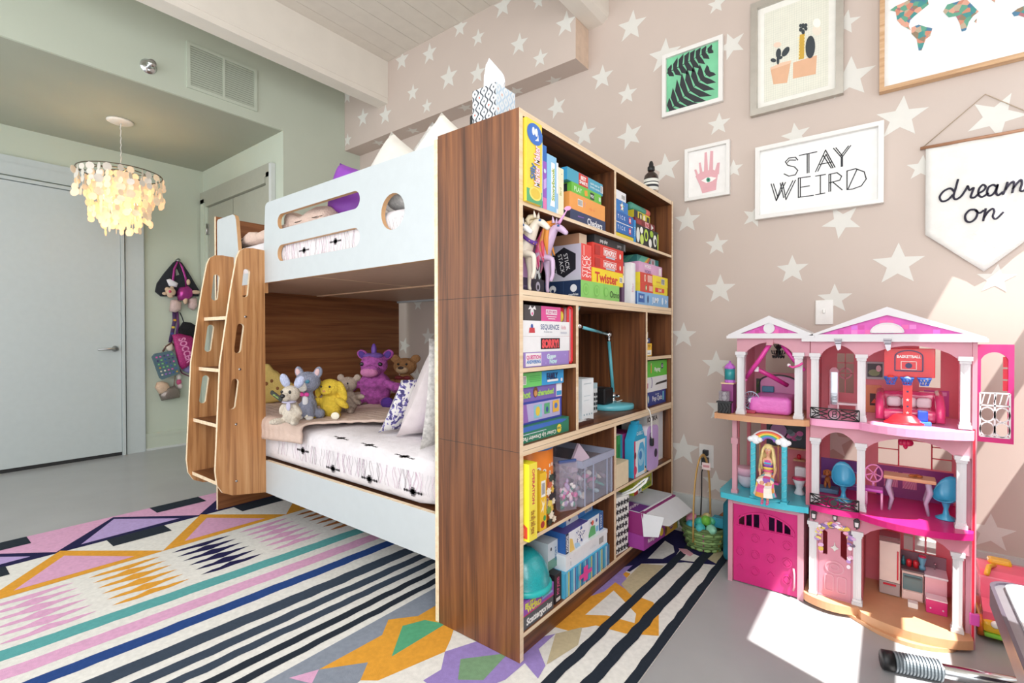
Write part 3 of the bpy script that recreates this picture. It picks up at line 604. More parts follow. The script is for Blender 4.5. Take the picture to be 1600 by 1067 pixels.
ctr = [(-.05, .334+.01*0, 0)]
lp = rrect(.328, .966, .3565, 1.176, .012)
w.prism([(a, b) for a, b in lp], frame_mtx((-.13, 0, 0), (0,1,0), (0,0,1)), .11, M('pink_mesh_bag', '#e3b3bb', .7, alpha=.75))
o = obj('mesh_bag', w, None, 'red trimmed clear zip bag squeezed beside the stacked white games', 'bag')
w = MB().tube([(-.018, a, b) for a, b in lp], .005, P('d5222c', .4), 8, closed=True); obj('trim', w, o, 'bright red piping')
w = MB().box(-.12, .284, 1.125, -.03, .324, 1.175, P('cc2730'), bev=.008); w.ell((-.03, .30, 1.14), (.008, .012, .02), P('d9c23f')); obj('red_pouch', w, None, 'red and yellow pouch beside the dark grey and pink box', 'pouch')
gbox('craft_box', 'green craft box with a blue banner lowest in the left column', (.026, .334), (.7085, .764), -.018, .2, '2f7f63', front=[('p', [(0, .66), (.85, .72), (.97, .86), (.8, .97), (0, .97)], '3f6fc0'), ('o', .78, .36, .28, .28, 'f0d84a'), ('t', 'Create', .78, .36, .2, '2f7f63', {'rot': 180}), ('t', 'Colour Up Drawing Pad', .38, .22, .26, 'f0f4ee', {'rot': 180, 'w': .66, 'b': .02, 'sh': .15}), ('r', 0, .5, .5, .54, 'd8e4ee')])
gbox('board_game', 'blue edged lilac picture game lying on the green craft box', (.026, .315), (.7645, .841), -.038, .18, '3b49a8', front=[('r', .0, .1, .96, .9, 'b9b4dc'), ('p', [(0, .08), (.26, .08), (.22, .9), (0, .9)], '9a6fc0'), ('o', .11, .5, .17, .2, 'c9b6e2'), ('o', .11, .5, .1, .12, '9a6fc0'), ('r', .37, .2, .54, .8, '8ec9d8'), ('o', .45, .5, .18, .22, 'e6c94a'), ('r', .59, .3, .71, .8, '5fb07c'), ('o', .65, .5, .1, .14, '3a5a9a'), ('r', .78, .3, .92, .85, 'e6b648'), ('o', .85, .6, .14, .14, '4f79c4')], cat='board game')
gbox('board_game', 'purple charades game with green lettering under the green and blue game', (.026, .317), (.8415, .892), -.038, .18, '7c68b4', front=[('r', .86, 0, 1, 1, 'dcc3d8'), ('r', .87, .08, .99, .92, 'e9eef4'), ('r', .87, .1, .99, .42, '3f9ad0'), ('t', 'hot', .22, .5, .46, 'a6d66a', {'b': .05}), ('t', 'charades!', .62, .5, .38, 'a6d66a', {'b': .05, 'w': .36}), ('o', .40, .58, .28, .36, '7a4a30'), ('o', .40, .5, .18, .22, 'c98f5c')], cat='board game')
gbox('board_game', 'green and blue game topmost of the stack in the left column', (.026, .316), (.8925, .942), -.03, .18, '6fcf6f', front=[('r', .5, 0, 1, 1, '3aa0dc'), ('bar', .02, .2, .17, .8), ('r', .24, .72, .47, .76, '4fae58'), ('r', .24, .6, .47, .64, '4fae58'), ('r', .22, .48, .47, .52, '4fae58'), ('r', .24, .36, .47, .4, '4fae58'), ('t', 'FAMILY', .73, .6, .46, '223a66', {'b': .05, 'w': .25}), ('r', .61, .2, .86, .36, 'eef2f4'), ('o', .94, .25, .14, .14, 'e8ecf0')], cat='board game')
# ---- middle unit, right column
gbox('board_game', 'navy quiz game lowest in the right column of the bookcase', (1.058, 1.368), (.7085, .781), -.028, .2, '2f4196', front=[('r', 0, .5, .12, 1, 'd8574a'), ('o', .22, .5, .16, .3, '6fb8e0'), ('o', .22, .5, .1, .22, 'e8e2cc'), ('t', 'the great', .6, .76, .14, 'd6dff0'), ('t', 'Pop Quiz', .6, .48, .34, 'e9eef8', {'b': .03, 'w': .44}), ('r', .84, .2, .9, .85, '7ad0e4')], cat='board game')
gbox('board_game', 'white game with a black arrow between green and navy games', (1.056, 1.37), (.7815, .857), -.022, .2, 'eef0f2', front=[('r', .02, .28, .17, .62, 'b8367c'), ('o', .11, .68, .11, .16, '39303c'), ('o', .30, .62, .2, .36, '8b82b4'), ('o', .27, .62, .19, .34, 'eef0f2'), ('p', [(.45, .42), (.98, .5), (.98, .66), (.52, .56)], '1c1c1f')], cat='board game')
gbox('board_game', 'bright green game topmost in the right column stack', (1.056, 1.37), (.8575, .94), -.022, .2, '5cc23c', front=[('r', 0, 0, .13, 1, '2b78b0'), ('t', 'Playing', .56, .45, .26, 'f2f7ee', {'b': .03}), ('o', .77, .62, .18, .2, '39305c'), ('t', 'GO', .77, .62, .16, 'f0eef6'), ('r', .27, .25, .30, .75, 'e6a04a'), ('o', .285, .8, .06, .07, 'e9c9a4')], cat='board game')
w = MB().box(-.11, 1.055, .9645, -.006, 1.135, .9665, P('33302f')); w.box(-.10, 1.056, .9665, -.008, 1.122, 1.030, P('f0bd2e')); deco(w, frame_mtx((-.008, 1.056, .9665), (0,1,0), (0,0,1)), .066, .063, [('r', .05, .08, .9, .48, 'eef0ee'), ('r', .15, .2, .7, .26, '888888'), ('t', 'POP', .5, .8, .2, '8a6a1c')])
obj('card_box', w, None, 'small yellow card box on the upper right column shelf', 'box')
w = MB().box(-.08, 1.056, 1.031, -.012, 1.108, 1.056, P('2f3a66')); deco(w, frame_mtx((-.012, 1.056, 1.031), (0,1,0), (0,0,1)), .052, .025, [('o', .4, .5, .3, .3, 'dfe3ea')])
obj('card_box', w, None, 'small navy card box resting on the yellow card box', 'box')
w = MB().lathe([(.02, 0), (.02, .03), (.012, .034), (.012, .046), (.013, .05), (.0, .05)], P('e7e4dc'), (-.034, 1.082, 1.0565), 16)
o = obj('jar', w, None, 'little white jar with a tan lid on the navy card box', 'jar'); obj('lid', MB().lathe([(.015, .034), (.015, .052), (0, .052)], P('b59a63'), (-.034, 1.082, 1.0565), 16), o)
# ---- middle unit, desk bay
w = MB().box(-.13, .50, .7085, -.055, .598, .89, P('dfe9ee')); deco(w, frame_mtx((-.055, .50, .7085), (0,1,0), (0,0,1)), .098, .18, [('r', .02, .05, .98, .97, 'e9f1f4'), ('r', .15, .88, .8, .9, 'b9c9d0'), ('r', .15, .6, .7, .62, 'c9d8de'), ('r', .15, .5, .6, .515, 'c9d8de'), ('r', .12, .16, .2, .2, '8fb0bc'), ('r', .34, .16, .42, .2, '8fb0bc'), ('r', .56, .16, .64, .2, '8fb0bc'), ('r', .76, .16, .84, .2, '8fb0bc')])
obj('carton', w, None, 'tall pale blue carton standing in the open desk bay', 'carton')
w = MB().box(-.22, .73, .7085, -.15, .812, .847, P('e6eef0'), top=P('c4dbe2')); deco(w, frame_mtx((-.15, .73, .7085), (0,1,0), (0,0,1)), .082, .138, [('r', 0, .82, 1, 1, 'b7d5de')]+[('r', .08+.22*i, .1+.16*j, .24+.22*i, .2+.16*j, '3c4348') for i in range(4) for j in range(4)])
obj('carton', w, None, 'small white carton with black squares behind the tall pale blue carton', 'carton')
w = MB().box(-.135, .415, .7085, -.028, .553, .724, P('4a2c22'), bev=.002); w.box(-.13, .42, .724, -.035, .50, .7265, P('e9eef0'))
obj('tray', w, None, 'flat dark brown tray at the front of the desk bay', 'tray')
TEAL = M('teal_lamp_enamel', '#63bccb', .35, var=.02, coat=.3); CHR = M('chrome', '#d2d4d6', .12, 1, var=.02); BLK = M('black_plastic', '#1b1b1d', .45, var=.05)
lx, ly = -.17, .975
lamp = thing('desk_lamp', 'teal swing arm desk lamp with chrome joints in the open desk bay', 'lamp', (lx, ly, .7085))
w = MB().lathe([(.118, .0), (.122, .003), (.122, .018), (.116, .026), (.0, .028)], TEAL, (lx, ly, .7085), 40); obj('base', w, lamp)
w = MB().lathe([(.02, .028), (.02, .034), (.013, .036), (.013, .05), (.018, .052), (.018, .062), (.009, .066), (.009, .075)], CHR, (lx, ly+.045, .7085), 16); w.ell((lx+.02, ly+.045, .765), (.018, .008, .008), CHR); obj('joint', w, lamp)
pt = Vector((lx-.02, ly+.035, 1.075))
w = MB().tube([(lx, ly+.045, .775), (pt.x, pt.y, 1.055)], .0085, TEAL, 10); obj('post', w, lamp)
w = MB().lathe([(.019, -.012), (.019, .012)], CHR, frame_mtx(pt, (0,1,0), (0,0,1)), 20); w.lathe([(.010, -.016), (.010, .016)], CHR, frame_mtx(pt, (0,1,0), (0,0,1)), 14); w.tube([(pt.x, pt.y, 1.04), (pt.x, pt.y, 1.06)], .011, CHR, 10)
obj('joint', w, lamp)
w = MB().tube([pt+Vector((0, -.02, .002)), Vector((-.03, .45, 1.103))], .0065, TEAL, 10); obj('arm', w, lamp)
w = MB().tube([(-.03, .45, 1.103), (-.025, .415, 1.108)], .009, CHR, 10); w.lathe([(.012, 0), (.02, .03), (.045, .07), (.043, .07), (.016, .03)], TEAL, frame_mtx((-.06, .43, 1.112), (1,0,0), (0,.3,-1)) @ Matrix.Rotation(PI/2, 4, 'X'), 20); obj('lamp_head', w, lamp)
w = MB().box(-.235, .865, .7365, -.135, .955, .815, BLK, bev=.010); w.box(-.20, .88, .815, -.18, .94, .8165, P('3a3a3c'))
o = obj('speaker', w, None, 'small black cube speaker standing on the teal lamp base', 'speaker')
obj('speaker_knob', MB().lathe([(.016, 0), (.016, .012), (.008, .016)], BLK, frame_mtx((-.185, .955, .775), (1,0,0), (0,0,-1)), 16), o)
cab = [(-.15, 1.02, .735), (-.10, 1.045, .755), (-.05, 1.05, .742), (-.015, 1.055, .722), (.006, 1.06, .70), (.012, 1.068, .66), (.012, 1.072, .60), (.014, 1.07, .56)]
w = MB().tube(cab, .003, P('e8e6e2'), 8); o = obj('cable', w, None, 'white cable hanging from the desk bay over the shelf edge', 'cable')
obj('plug', MB().box(.006, 1.06, .525, .022, 1.08, .562, BLK, bev=.003), o, 'black plug')
# ---- lower unit, left bay
w = MB().box(-.20, .024, S3, .02, .07, .65, P('efe22c'), front=P('f3e250'))
deco(w, frame_mtx((.02, .024, S3), (0,1,0), (0,0,1)), .046, .252, [('t', 'OPERATION', .55, .70, .30, 'c92c54', {'rot': -90, 'hw': 1, 'b': .03, 'w': .46}), ('r', .35, .06, .7, .4, 'f0d83c'), ('t', 'the silly skill game', .5, .24, .1, '9a5a2c', {'rot': -90, 'w': .3})])
deco(w, frame_mtx((-.20, .024, S3), (1,0,0), (0,0,1)), .22, .252, [('p', [(.28, .22), (.6, .38), (.97, .18), (.97, .03), (.7, .05)], 'd8452c'), ('p', [(.36, .21), (.6, .33), (.92, .16), (.92, .06), (.7, .08)], 'e8763a'), ('o', .3, .6, .03, .03, 'fbf6c0')])
obj('board_game', w, None, 'tall yellow game with dark red side lettering standing at the near shelf end', 'board game')
w = MB().box(-.16, .118, S3, -.002, .158, .595, P('f0c42c'))
deco(w, frame_mtx((-.002, .118, S3), (0,1,0), (0,0,1)), .04, .198, [('bar', .25, .58, .8, .86), ('p', [(.5, .28), (.58, .4), (.9, .5), (.6, .45), (.7, .55), (.5, .46), (.2, .55), (.4, .42), (.1, .32), (.45, .36)], 'fdf3cf'), ('o', .4, .1, .06, .06, 'a8322c'), ('o', .7, .2, .04, .05, '3c9a50')])
obj('board_game', w, None, 'thin yellow game with a barcode standing beside the tall yellow game', 'board game')
w = MB().lathe([(.098, 0), (.10, .004), (.10, .265), (.098, .268), (0, .268)], P('f0872a', .4), (-.135, .223, S3), 40)
o = obj('tub', w, None, 'large orange cardboard tub with a blue lid and cat drawings', 'tub')
w = MB().lathe([(.1015, .258), (.1015, .272), (0, .274)], P('3f79b8'), (-.135, .223, S3), 40); obj('lid', w, o, 'blue plastic lid')
w = MB()
def oncyl(a, z, wd, ht, hexc, k=0, shape=None):
    R = .1004+.0003*k; loop = shape or rect(-wd/2, -ht/2, wd/2, ht/2)
    tris = geometry.tessellate_polygon([[Vector((p[0], p[1], 0)) for p in loop]])
    w.add([(-.135+R*math.cos(a+p[0]/R), .223+R*math.sin(a+p[0]/R), S3+z+p[1]) for p in loop], [t for t in tris], P(hexc))
A0_ = math.radians(-28)
oncyl(A0_-.38, .205, .05, .006, 'f6efe6', 1); oncyl(A0_-.38, .192, .05, .006, 'f6efe6', 1); oncyl(A0_+.65, .20, .03, .012, 'f6efe6', 1)
oncyl(A0_+.1, .13, 0, 0, '5fb7e2', 1, oval(0, 0, .02, .022, 14))
for q, z, s in ((0, .17, 1), (.25, .165, .9), (-.35, .14, .8), (.55, .16, .7), (.1, .075, 1), (-.2, .06, .9), (.4, .06, .8), (-.5, .04, .7)):
    oncyl(A0_+q, z, 0, 0, 'f3ead8', 2, oval(0, 0, .013*s, .018*s, 14)); oncyl(A0_+q, z+.022*s, 0, 0, 'f3ead8', 2, oval(0, 0, .010*s, .009*s, 12)); oncyl(A0_+q-.02, z+.022*s, 0, 0, '7a4a2c', 3, oval(0, 0, .003*s, .004*s, 8)); oncyl(A0_+q+.05, z-.003, 0, 0, '2e2a28', 3, oval(0, 0, .004*s, .010*s, 8))
obj('printed_label', w, o)
w = MB()
for j in range(8):
    zz = S3+.012+.022*j; c = ('2c3a2e', 'f0e4cf', '7b9a4a', 'e8cf5a', '2b2b30', 'f2e8d8', 'c96a4a', '33463c')[j]
    w.prism(star(.0, .0, .016, .3*j, .62, 7), frame_mtx((-.008+.0006*(j % 3), .187+.010*math.sin(j*2.1), zz), (0,1,0), (0,0,1)), .003, P(c))
    w.prism(star(.0, .0, .013, .5*j, .62, 6), frame_mtx((-.012+.0006*(j % 3), .212+.010*math.cos(j*1.7), zz), (0,1,0), (0,0,1)), .003, P(('e9dfc8', '25282c', 'd9b54a')[j % 3]))
obj('paper_cutouts', w, None, 'string of small black and white paper shapes hanging in front of the orange tub', 'paper cutouts', kind='stuff')
# clear bin
CLR = M('clear_plastic', '#cfd3e6', .15, alpha=.2, var=.02); CLR2 = M('clear_plastic_rim', '#b9c0d8', .2, alpha=.7, var=.02)
by0, by1, bz0, bz1, bx0, bx1 = .412, .682, S3, .578, -.30, -.005
bin_ = thing('storage_bin', 'clear plastic storage bin full of small doll clothes and toys', 'bin', ((bx0+bx1)/2, (by0+by1)/2, S3))
w = MB(); t = .004
w.box(bx0, by0, bz0, bx1, by1, bz0+t, CLR); w.box(bx1-t, by0, bz0+t, bx1, by1, bz1, CLR); w.box(bx0, by0, bz0+t, bx0+t, by1, bz1, CLR); w.box(bx0+t, by0, bz0+t, bx1-t, by0+t, bz1, CLR); w.box(bx0+t, by1-t, bz0+t, bx1-t, by1, bz1, CLR)
obj('bin_body', w, bin_)
w = MB(); w.box(bx1-.001, by0-.004, bz1-.028, bx1+.005, by1+.004, bz1, CLR2); w.box(bx0, by0-.004, bz1-.028, bx1, by0+.001, bz1, CLR2); w.box(bx0, by1-.001, bz1-.028, bx1, by1+.004, bz1, CLR2)
for y in (by0+.02, by0+.09, by1-.06, by1-.02): w.box(bx1, y-.003, bz0, bx1+.003, y+.003, bz1-.028, CLR2)
obj('rim', w, bin_)
w = MB(); rr = random.Random(5)
for k in range(150):
    c = rr.choice(('f1cfe0', 'e9e6ef', 'c6b6dc', 'f7f3ee', '3b3a45', 'b9d5df', 'e58cb8', '8d7a86', 'f4e3d0', '5fb0a0', 'd9b69a'))
    w.ell((rr.uniform(bx0+.03, bx1-.025), rr.uniform(by0+.03, by1-.03), bz0+.012+abs(rr.gauss(0, .045))+.004), (rr.uniform(.008, .02), rr.uniform(.008, .022), rr.uniform(.005, .012)), P(c), (rr.uniform(0, 3), rr.uniform(0, 3), 0), 7, 5)
obj('toy_pieces', w, None, 'jumble of tiny doll clothes and accessories inside the clear storage bin', 'toy pieces', kind='stuff')
w = MB(); w.prism([(0, 0), (.10, .01), (.11, .05), (.05, .115), (.01, .05)], frame_mtx((-.11, .49, .5), (.25, 1, 0), (0, .1, 1)), .012, P('efd9ea')); w.tube([(-.105, .54, .60), (-.09, .60, .555)], .004, P('e0408c')); obj('doll_dress', w, None, 'pale pink doll dress sticking up out of the clear storage bin', 'doll dress')
w = MB().prism([(0, 0), (.075, 0), (.078, .185), (-.004, .185)], frame_mtx((-.075, .334, S3), (.5, 1, 0), (0,0,1)), .03, M('zip_bag_film', '#cfc6da', .2, alpha=.25, var=.03))
zb = obj('zip_bag', w, None, 'clear zip bag of doll clothes standing between the orange tub and clear bin', 'bag')
obj('zip', MB().box(-.004, 0, .178, .004, .078, .190, P('3f5a96'), X=Matrix.Translation((-.063, .334, S3)) @ Matrix.Rotation(-math.atan(.5), 4, 'Z')), zb, 'blue zip strip')
w = MB()
for k in range(46):
    c = rr.choice(('f1cfe0', 'e9e6ef', 'b69fcc', 'f7f3ee', '2d2c36', 'e05fa4', '8d7a86', '2f8f74')); q = rr.uniform(.01, .068); w.ell((-.060+q*.42+rr.uniform(-.007, .007), .334+q, S3+.01+rr.uniform(0, .10)), (.007, rr.uniform(.007, .014), rr.uniform(.006, .013)), P(c), None, 7, 5)
obj('doll_clothes', w, None, 'mixed doll clothes packed inside the clear zip bag', 'doll clothes', kind='stuff')
# ---- lower unit, right bay
w = MB().box(-.22, .712, S3, -.004, .838, .50, M('pale_plywood', '#e3d3b2', .6, var=.05)); o = obj('wooden_box', w, None, 'pale wooden box filling the start of the right bay shelf', 'box')
book('green paperback standing behind the pale wooden box', (.842, .874), (S3, .60), -.062, .12, '3f9a48', [('r', .2, .5, .8, .8, '2c7a38')])
book('teal hardback standing behind the pale wooden box', (.876, .898), (S3, .60), -.062, .14, '2f98ac', [])
gbox('activity_box', 'magenta craft box with a seated girl picture behind the blue gable box', (.900, 1.02), (S3, .60), -.062, .14, 'a93a86', front=[('r', .2, .78, .75, .80, 'e6b6d6'), ('r', .25, .68, .7, .7, 'e6b6d6'), ('r', .2, .62, .8, .66, 'f3e4ee'), ('r', .2, .5, .7, .52, 'd680b8'), ('o', .66, .18, .12, .14, '2c2226'), ('o', .66, .16, .07, .09, 'e2b59a')])
w = MB(); X = frame_mtx((-.052, .903, S3), (0,1,0), (0,0,1))
gbl = [(0, 0), (.128, 0), (.128, .175), (.085, .245), (.05, .245), (0, .175)]
w.prism(gbl, X, .046, P('2ea6cf'))
deco(w, frame_mtx((-.0058, .903, S3), (0,1,0), (0,0,1)), .128, .175, [('r', .0, .0, 1, .98, 'e9f4f8'), ('r', .0, .0, .12, 1, 'd43c66'), ('o', .1, .2, .1, .12, 'd43c66'), ('o', .08, .6, .07, .1, '8a2a44'), ('p', [(.35, .1), (.9, .1), (.95, .7), (.8, .9), (.5, .9), (.3, .6)], '55b4e4'), ('o', .6, .5, .2, .24, '9bd4f0'), ('o', .55, .56, .1, .12, '3c86c8')])
w.text('GABLE', .024, P('f3fafc'), frame_mtx((-.0055, .967, S3+.205), (0,1,0), (0,0,1)))
o = obj('gable_box', w, None, 'bright blue gable topped gift box on the right bay shelf', 'box'); obj('handle', MB().box(-.045, .95, S3+.243, -.015, .985, S3+.262, P('2ea6cf'), bev=.002), o)
w = MB().prism(rrect(0, 0, .115, .222, .026), frame_mtx((-.034, 1.056, S3), (.12, 1, 0), (0,0,1)), .030, M('lilac_tin', '#c3a4dc', .3, var=.05, scale=12), P('ece4ef'))
deco(w, frame_mtx((-.0038, 1.056, S3), (.12, 1, 0), (0,0,1)) , .115, .222, [('o', .32, .78, .06, .07, '2c2430'), ('o', .32, .79, .035, .045, 'c3a4dc'), ('o', .30, .69, .05, .05, '2c2430'), ('o', .72, .36, .07, .10, '3a2f45')])
obj('pencil_tin', w, None, 'lilac phone shaped pencil tin leaning on the right bay shelf', 'tin')
w = MB().box(-.02, 1.036, S3, -.004, 1.050, .575, P('57b3e2')); obj('box_lid', w, None, 'slim sky blue lid beside the lilac pencil tin', 'lid')
w = MB().ell((-.012, 1.036, S3+.012), (.012, .016, .012), P('d9b48c')); w.ell((-.012, 1.036, S3+.028), (.009, .010, .009), P('4a3a30')); obj('figurine', w, None, 'tiny tan figurine at the shelf edge below the white cable', 'figurine')
gbox('board_game', 'large white game with dark block letters at the wall end of the right bay', (1.15, 1.372), (S3, .672), -.045, .14, 'eef0ef', front=[('t', 'IOTIKA', .34, .86, .085, '2a2e38', {'b': .04, 'w': .62}), ('r', .72, .05, .95, .92, 'dfe5ea'), ('r', .2, .7, .6, .715, '9aa4ac'), ('p', [(.38, .02), (.68, .02), (.68, .22), (.5, .26)], '2f5c4c'), ('p', [(.36, .3), (.5, .4), (.5, .62), (.38, .6)], '7a2c34'), ('o', .58, .2, .05, .06, 'e6e6e0'), ('o', .46, .10, .05, .05, '3c4a70')], cat='board game')
# ---- bottom shelf
BZ = .0952
gbox('board_game', 'dark grey game with white script lettering lowest on the bottom shelf', (.026, .208), (BZ, .140), -.006, .24, '55595f', front=[('t', 'Scattergories', .52, .5, .5, 'f0f0ee', {'b': .04, 'w': .84, 'sh': .12})], cat='board game')
gbox('board_game', 'purple game with yellow lettering under the teal bicycle helmet', (.026, .210), (.1405, .188), -.006, .23, '9455b4', front=[('r', 0, 0, 1, .07, 'd23a5a'), ('t', 'BUZZ', .24, .66, .38, 'd9dc4a', {'b': .05, 'w': .36}), ('t', 'WORD', .34, .32, .36, 'e6d94e', {'b': .05, 'w': .46}), ('t', 'Junior', .72, .72, .28, 'e4eef4', {'b': .02}), ('p', [(.6, .3), (.95, .34), (.95, .5), (.6, .48)], '7fb4dc')], cat='board game')
HEL = M('teal_glitter_shell', '#1f9fa4', .3, var=.22, scale=420, coat=.5)
w = MB().lathe([(.102, 0), (.108, .006), (.109, .016), (.104, .022), (.103, .045), (.094, .075), (.075, .105), (.045, .126), (.0, .133)], HEL, (-.085, .122, .1885), 32, ry=.88)
o = obj('bicycle_helmet', w, None, 'teal glitter bicycle helmet resting on a purple game', 'helmet')
w = MB().lathe([(.104, -.0), (.113, .004), (.113, .018), (.106, .022)], M('teal_helmet_rim', '#27b3b1', .35), (-.085, .122, .1887), 32, ry=.88); obj('rim', w, o)
gbox('board_game', 'black card game with pink lettering standing upright on the bottom shelf', (.226, .272), (BZ, .200), -.012, .16, '262226', front=[('t', 'POP JOKES', .5, .58, .34, 'dc5a8c', {'rot': 90, 'hw': 1, 'b': .02, 'w': .6}), ('r', .2, .06, .8, .18, 'd9d6d2'), ('o', .3, .3, .02, .02, '8f8a94')], cat='board game')
sd_ = [('r', .012+.034*i, 0, .012+.034*i+(.02 if i % 3 else .012), 1, ('3aa6d6', '8fd4e6', 'e6d862', '2f7fc0', '56bcdc', 'c8e8ee', '7a5fa8')[i % 7]) for i in range(29)]
gbox('gift_box', 'turquoise striped gift box with a pink cross ribbon on the bottom shelf', (.279, .632), (BZ, .186), -.004, .25, '4fb3da', front=sd_+[('r', .27, .38, .55, .56, 'e0459c'), ('r', .36, .18, .46, .8, 'e0459c')], cat='gift box')
gbox('carton', 'long white carton lying on the turquoise striped gift box', (.30, .636), (.1865, .243), -.010, .24, 'e8ebef', front=[('bar', .78, .2, .9, .75), ('r', .1, .2, .11, .5, '9aa0aa'), ('o', .1, .75, .05, .07, '8890b0'), ('r', .55, .4, .7, .42, 'c3c8d0'), ('r', .55, .5, .66, .52, 'c3c8d0')], near=[('r', .3, .8, .7, .84, '9aa')if 0 else ('r', .3, .8, .7, .84, '9aa0aa')], lid=(.72, 'e8ebef'))
gbox('board_game', 'white game with a dark blue starburst lying on the long white carton', (.312, .488), (.2445, .321), -.018, .19, 'e8edf4', cols={'near': '2b5fa6', 'top': '5a4f9a'}, front=[('r', 0, 0, .12, 1, '26324f'), ('t', 'KOSMOS', .06, .5, .62, 'e8ecf4', {'rot': 90, 'hw': 0, 'w': .8, 'b': .03}) if 0 else ('t', 'KOSMOS', .06, .5, .08, 'e8ecf4', {'rot': 90, 'hw': 1, 'w': .8, 'b': .03}), ('s', .62, .56, .5, .2, '2f4fa0'), ('s', .62, .56, .42, .45, '283f86'), ('t', 'WORD', .62, .68, .24, 'f4f6fa', {'b': .06, 'w': .3}), ('t', 'SLAM', .64, .42, .24, 'f4f6fa', {'b': .06, 'w': .3}), ('p', [(.15, 0), (.36, 0), (.26, .6), (.15, .7)], 'e6c46a'), ('p', [(.4, 0), (.6, 0), (.55, .2), (.36, .3)], 'a8d0ea')], cat='board game')
gbox('board_game', 'blue and green game lying beside the starburst game', (.492, .628), (.2445, .320), -.025, .18, 'dfe8ee', cols={'top': '3f86c4'}, front=[('r', .72, 0, 1, 1, '2f5f9e'), ('t', 'STORY', .86, .5, .1, 'e0e9f2', {'rot': 90, 'hw': 1}), ('p', [(0, 0), (.5, 0), (.45, .5), (.2, .55)], '5fae6c'), ('o', .3, .7, .14, .14, 'e06a5a'), ('o', .55, .72, .1, .1, '4a5a9a'), ('o', .2, .75, .06, .06, '33363a'), ('r', .5, .1, .66, .4, '7fbce0')], cat='board game')
gbox('board_game', 'flat blue game topmost above the starburst game', (.36, .60), (.3215, .372), -.06, .15, '3f86c8', front=[('p', [(.1, .0), (.5, .0), (.4, 1), (.1, 1)], 'dfeaf2'), ('o', .2, .5, .2, .3, '2c3a6c'), ('bar', .72, .15, .95, .6), ('o', .5, .5, .1, .2, 'd8463c')], cat='board game')
gbox('carton', 'grey blue carton behind the teal bicycle helmet', (.24, .306), (.2005, .30), -.05, .16, 'c9d3da', front=[('r', 0, 0, 1, .35, '6c9a8a'), ('t', 'SPORT', .8, .5, .2, '2f6f9e', {'rot': 90, 'hw': 1}), ('o', .3, .75, .05, .07, '3a3a3e')])
# tote bag
TB = M('tote_cotton', '#eceeea', .8, var=.02)
w = MB().prism([(0, 0), (.125, 0), (.135, .245), (-.0, .255)], frame_mtx((-.10, .712, BZ), (.1, 1, 0), (0,0,1)), .085, TB)
for i in range(5):
    for j in range(7):
        T = frame_mtx((-.0150, .712, BZ), (.1, 1, 0), (0,0,1)) @ Matrix.Translation((.013+.025*i+(.012 if j % 2 else 0), .018+.034*j, .0012))
        if .013+.025*i+(.012 if j % 2 else 0) < .122: w.prism(star(0, 0, .017, random.uniform(-.5, .5), .5), T, 0, P('2b2f31'))
tb = obj('tote_bag', w, None, 'white cotton bag printed with black stars at the right bay of the bottom shelf', 'bag')
w = MB().tube([(-.03, .80, BZ+.245), (.02, .845, BZ+.262), (.055, .885, BZ+.30), (.06, .90, BZ+.318), (.05, .89, BZ+.312), (.012, .85, BZ+.272), (-.03, .82, BZ+.248)], .011, TB, 8, flat=.35); obj('handle', w, tb)
# magenta open carton
mgx = M('magenta_card', '#8f2a72', .5, var=.03); GW = M('grey_white_card', '#d6d9dd', .6, var=.02)
mgm = Matrix.Translation((.03, .98, BZ)) @ Matrix.Rotation(math.radians(-4), 4, 'Z')
open_ = thing('toy_carton', 'open magenta toy carton with white cardboard flaps at the end of the bottom shelf', 'carton', (.03, .98, BZ), (0, 0, math.radians(-4)))
w = MB().box(-.19, -.13, 0, .045, .235, .065, P('9b3c96')); deco(w, frame_mtx((.045, -.13, 0), (0,1,0), (0,0,1)), .365, .065, [('r', 0, 0, .42, 1, '9b3c96'), ('t', 'Modelling Dough', .26, .5, .3, 'f2e6f0', {'b': .03, 'w': .3}), ('o', .50, .5, .30, .30, 'e6c53c'), ('r', .6, 0, 1, 1, 'c79a3f'), ('o', .8, .55, .36, .3, '7a3f90'), ('t', 'Kit', .8, .55, .3, 'f3e2b0'), ('o', .62, .4, .2, .3, '6c4a2c'), ('r', .98, 0, 1, 1, '5fa04c')])
obj('carton_base', w, open_, 'purple printed base tray', local=True)
w = MB().box(-.19, -.125, .065, .038, .23, .165, mgx); w.box(-.19, -.125, .165, .02, .23, .168, P('c4c9d0')); deco(w, frame_mtx((.02, -.125, .168), (0,1,0), (-1,0,0)), .355, .21, [('r', .0, .0, .3, .5, '6c2f86'), ('t', 'Dough', .15, .3, .12, 'f0e6f2'), ('r', .3, 0, .34, 1, 'a7b6c4'), ('o', .75, .6, .05, .05, '3a2f2c')])
obj('carton_body', w, open_, local=True)
w = MB().prism([(0, 0), (.30, 0), (.33, .03), (.32, .12), (.05, .12), (0, .09)], frame_mtx((.022, -.09, .168), (0,1,0), (.72, 0, -.42)), .003, GW)
obj('flap', w, open_, local=True)
w = MB().prism([(0, 0), (.10, 0), (.085, .09), (.02, .10)], frame_mtx((.03, -.125, .166), (.85, .45, -.1), (.0, -.15, -1)), .003, GW); obj('flap', w, open_, local=True)
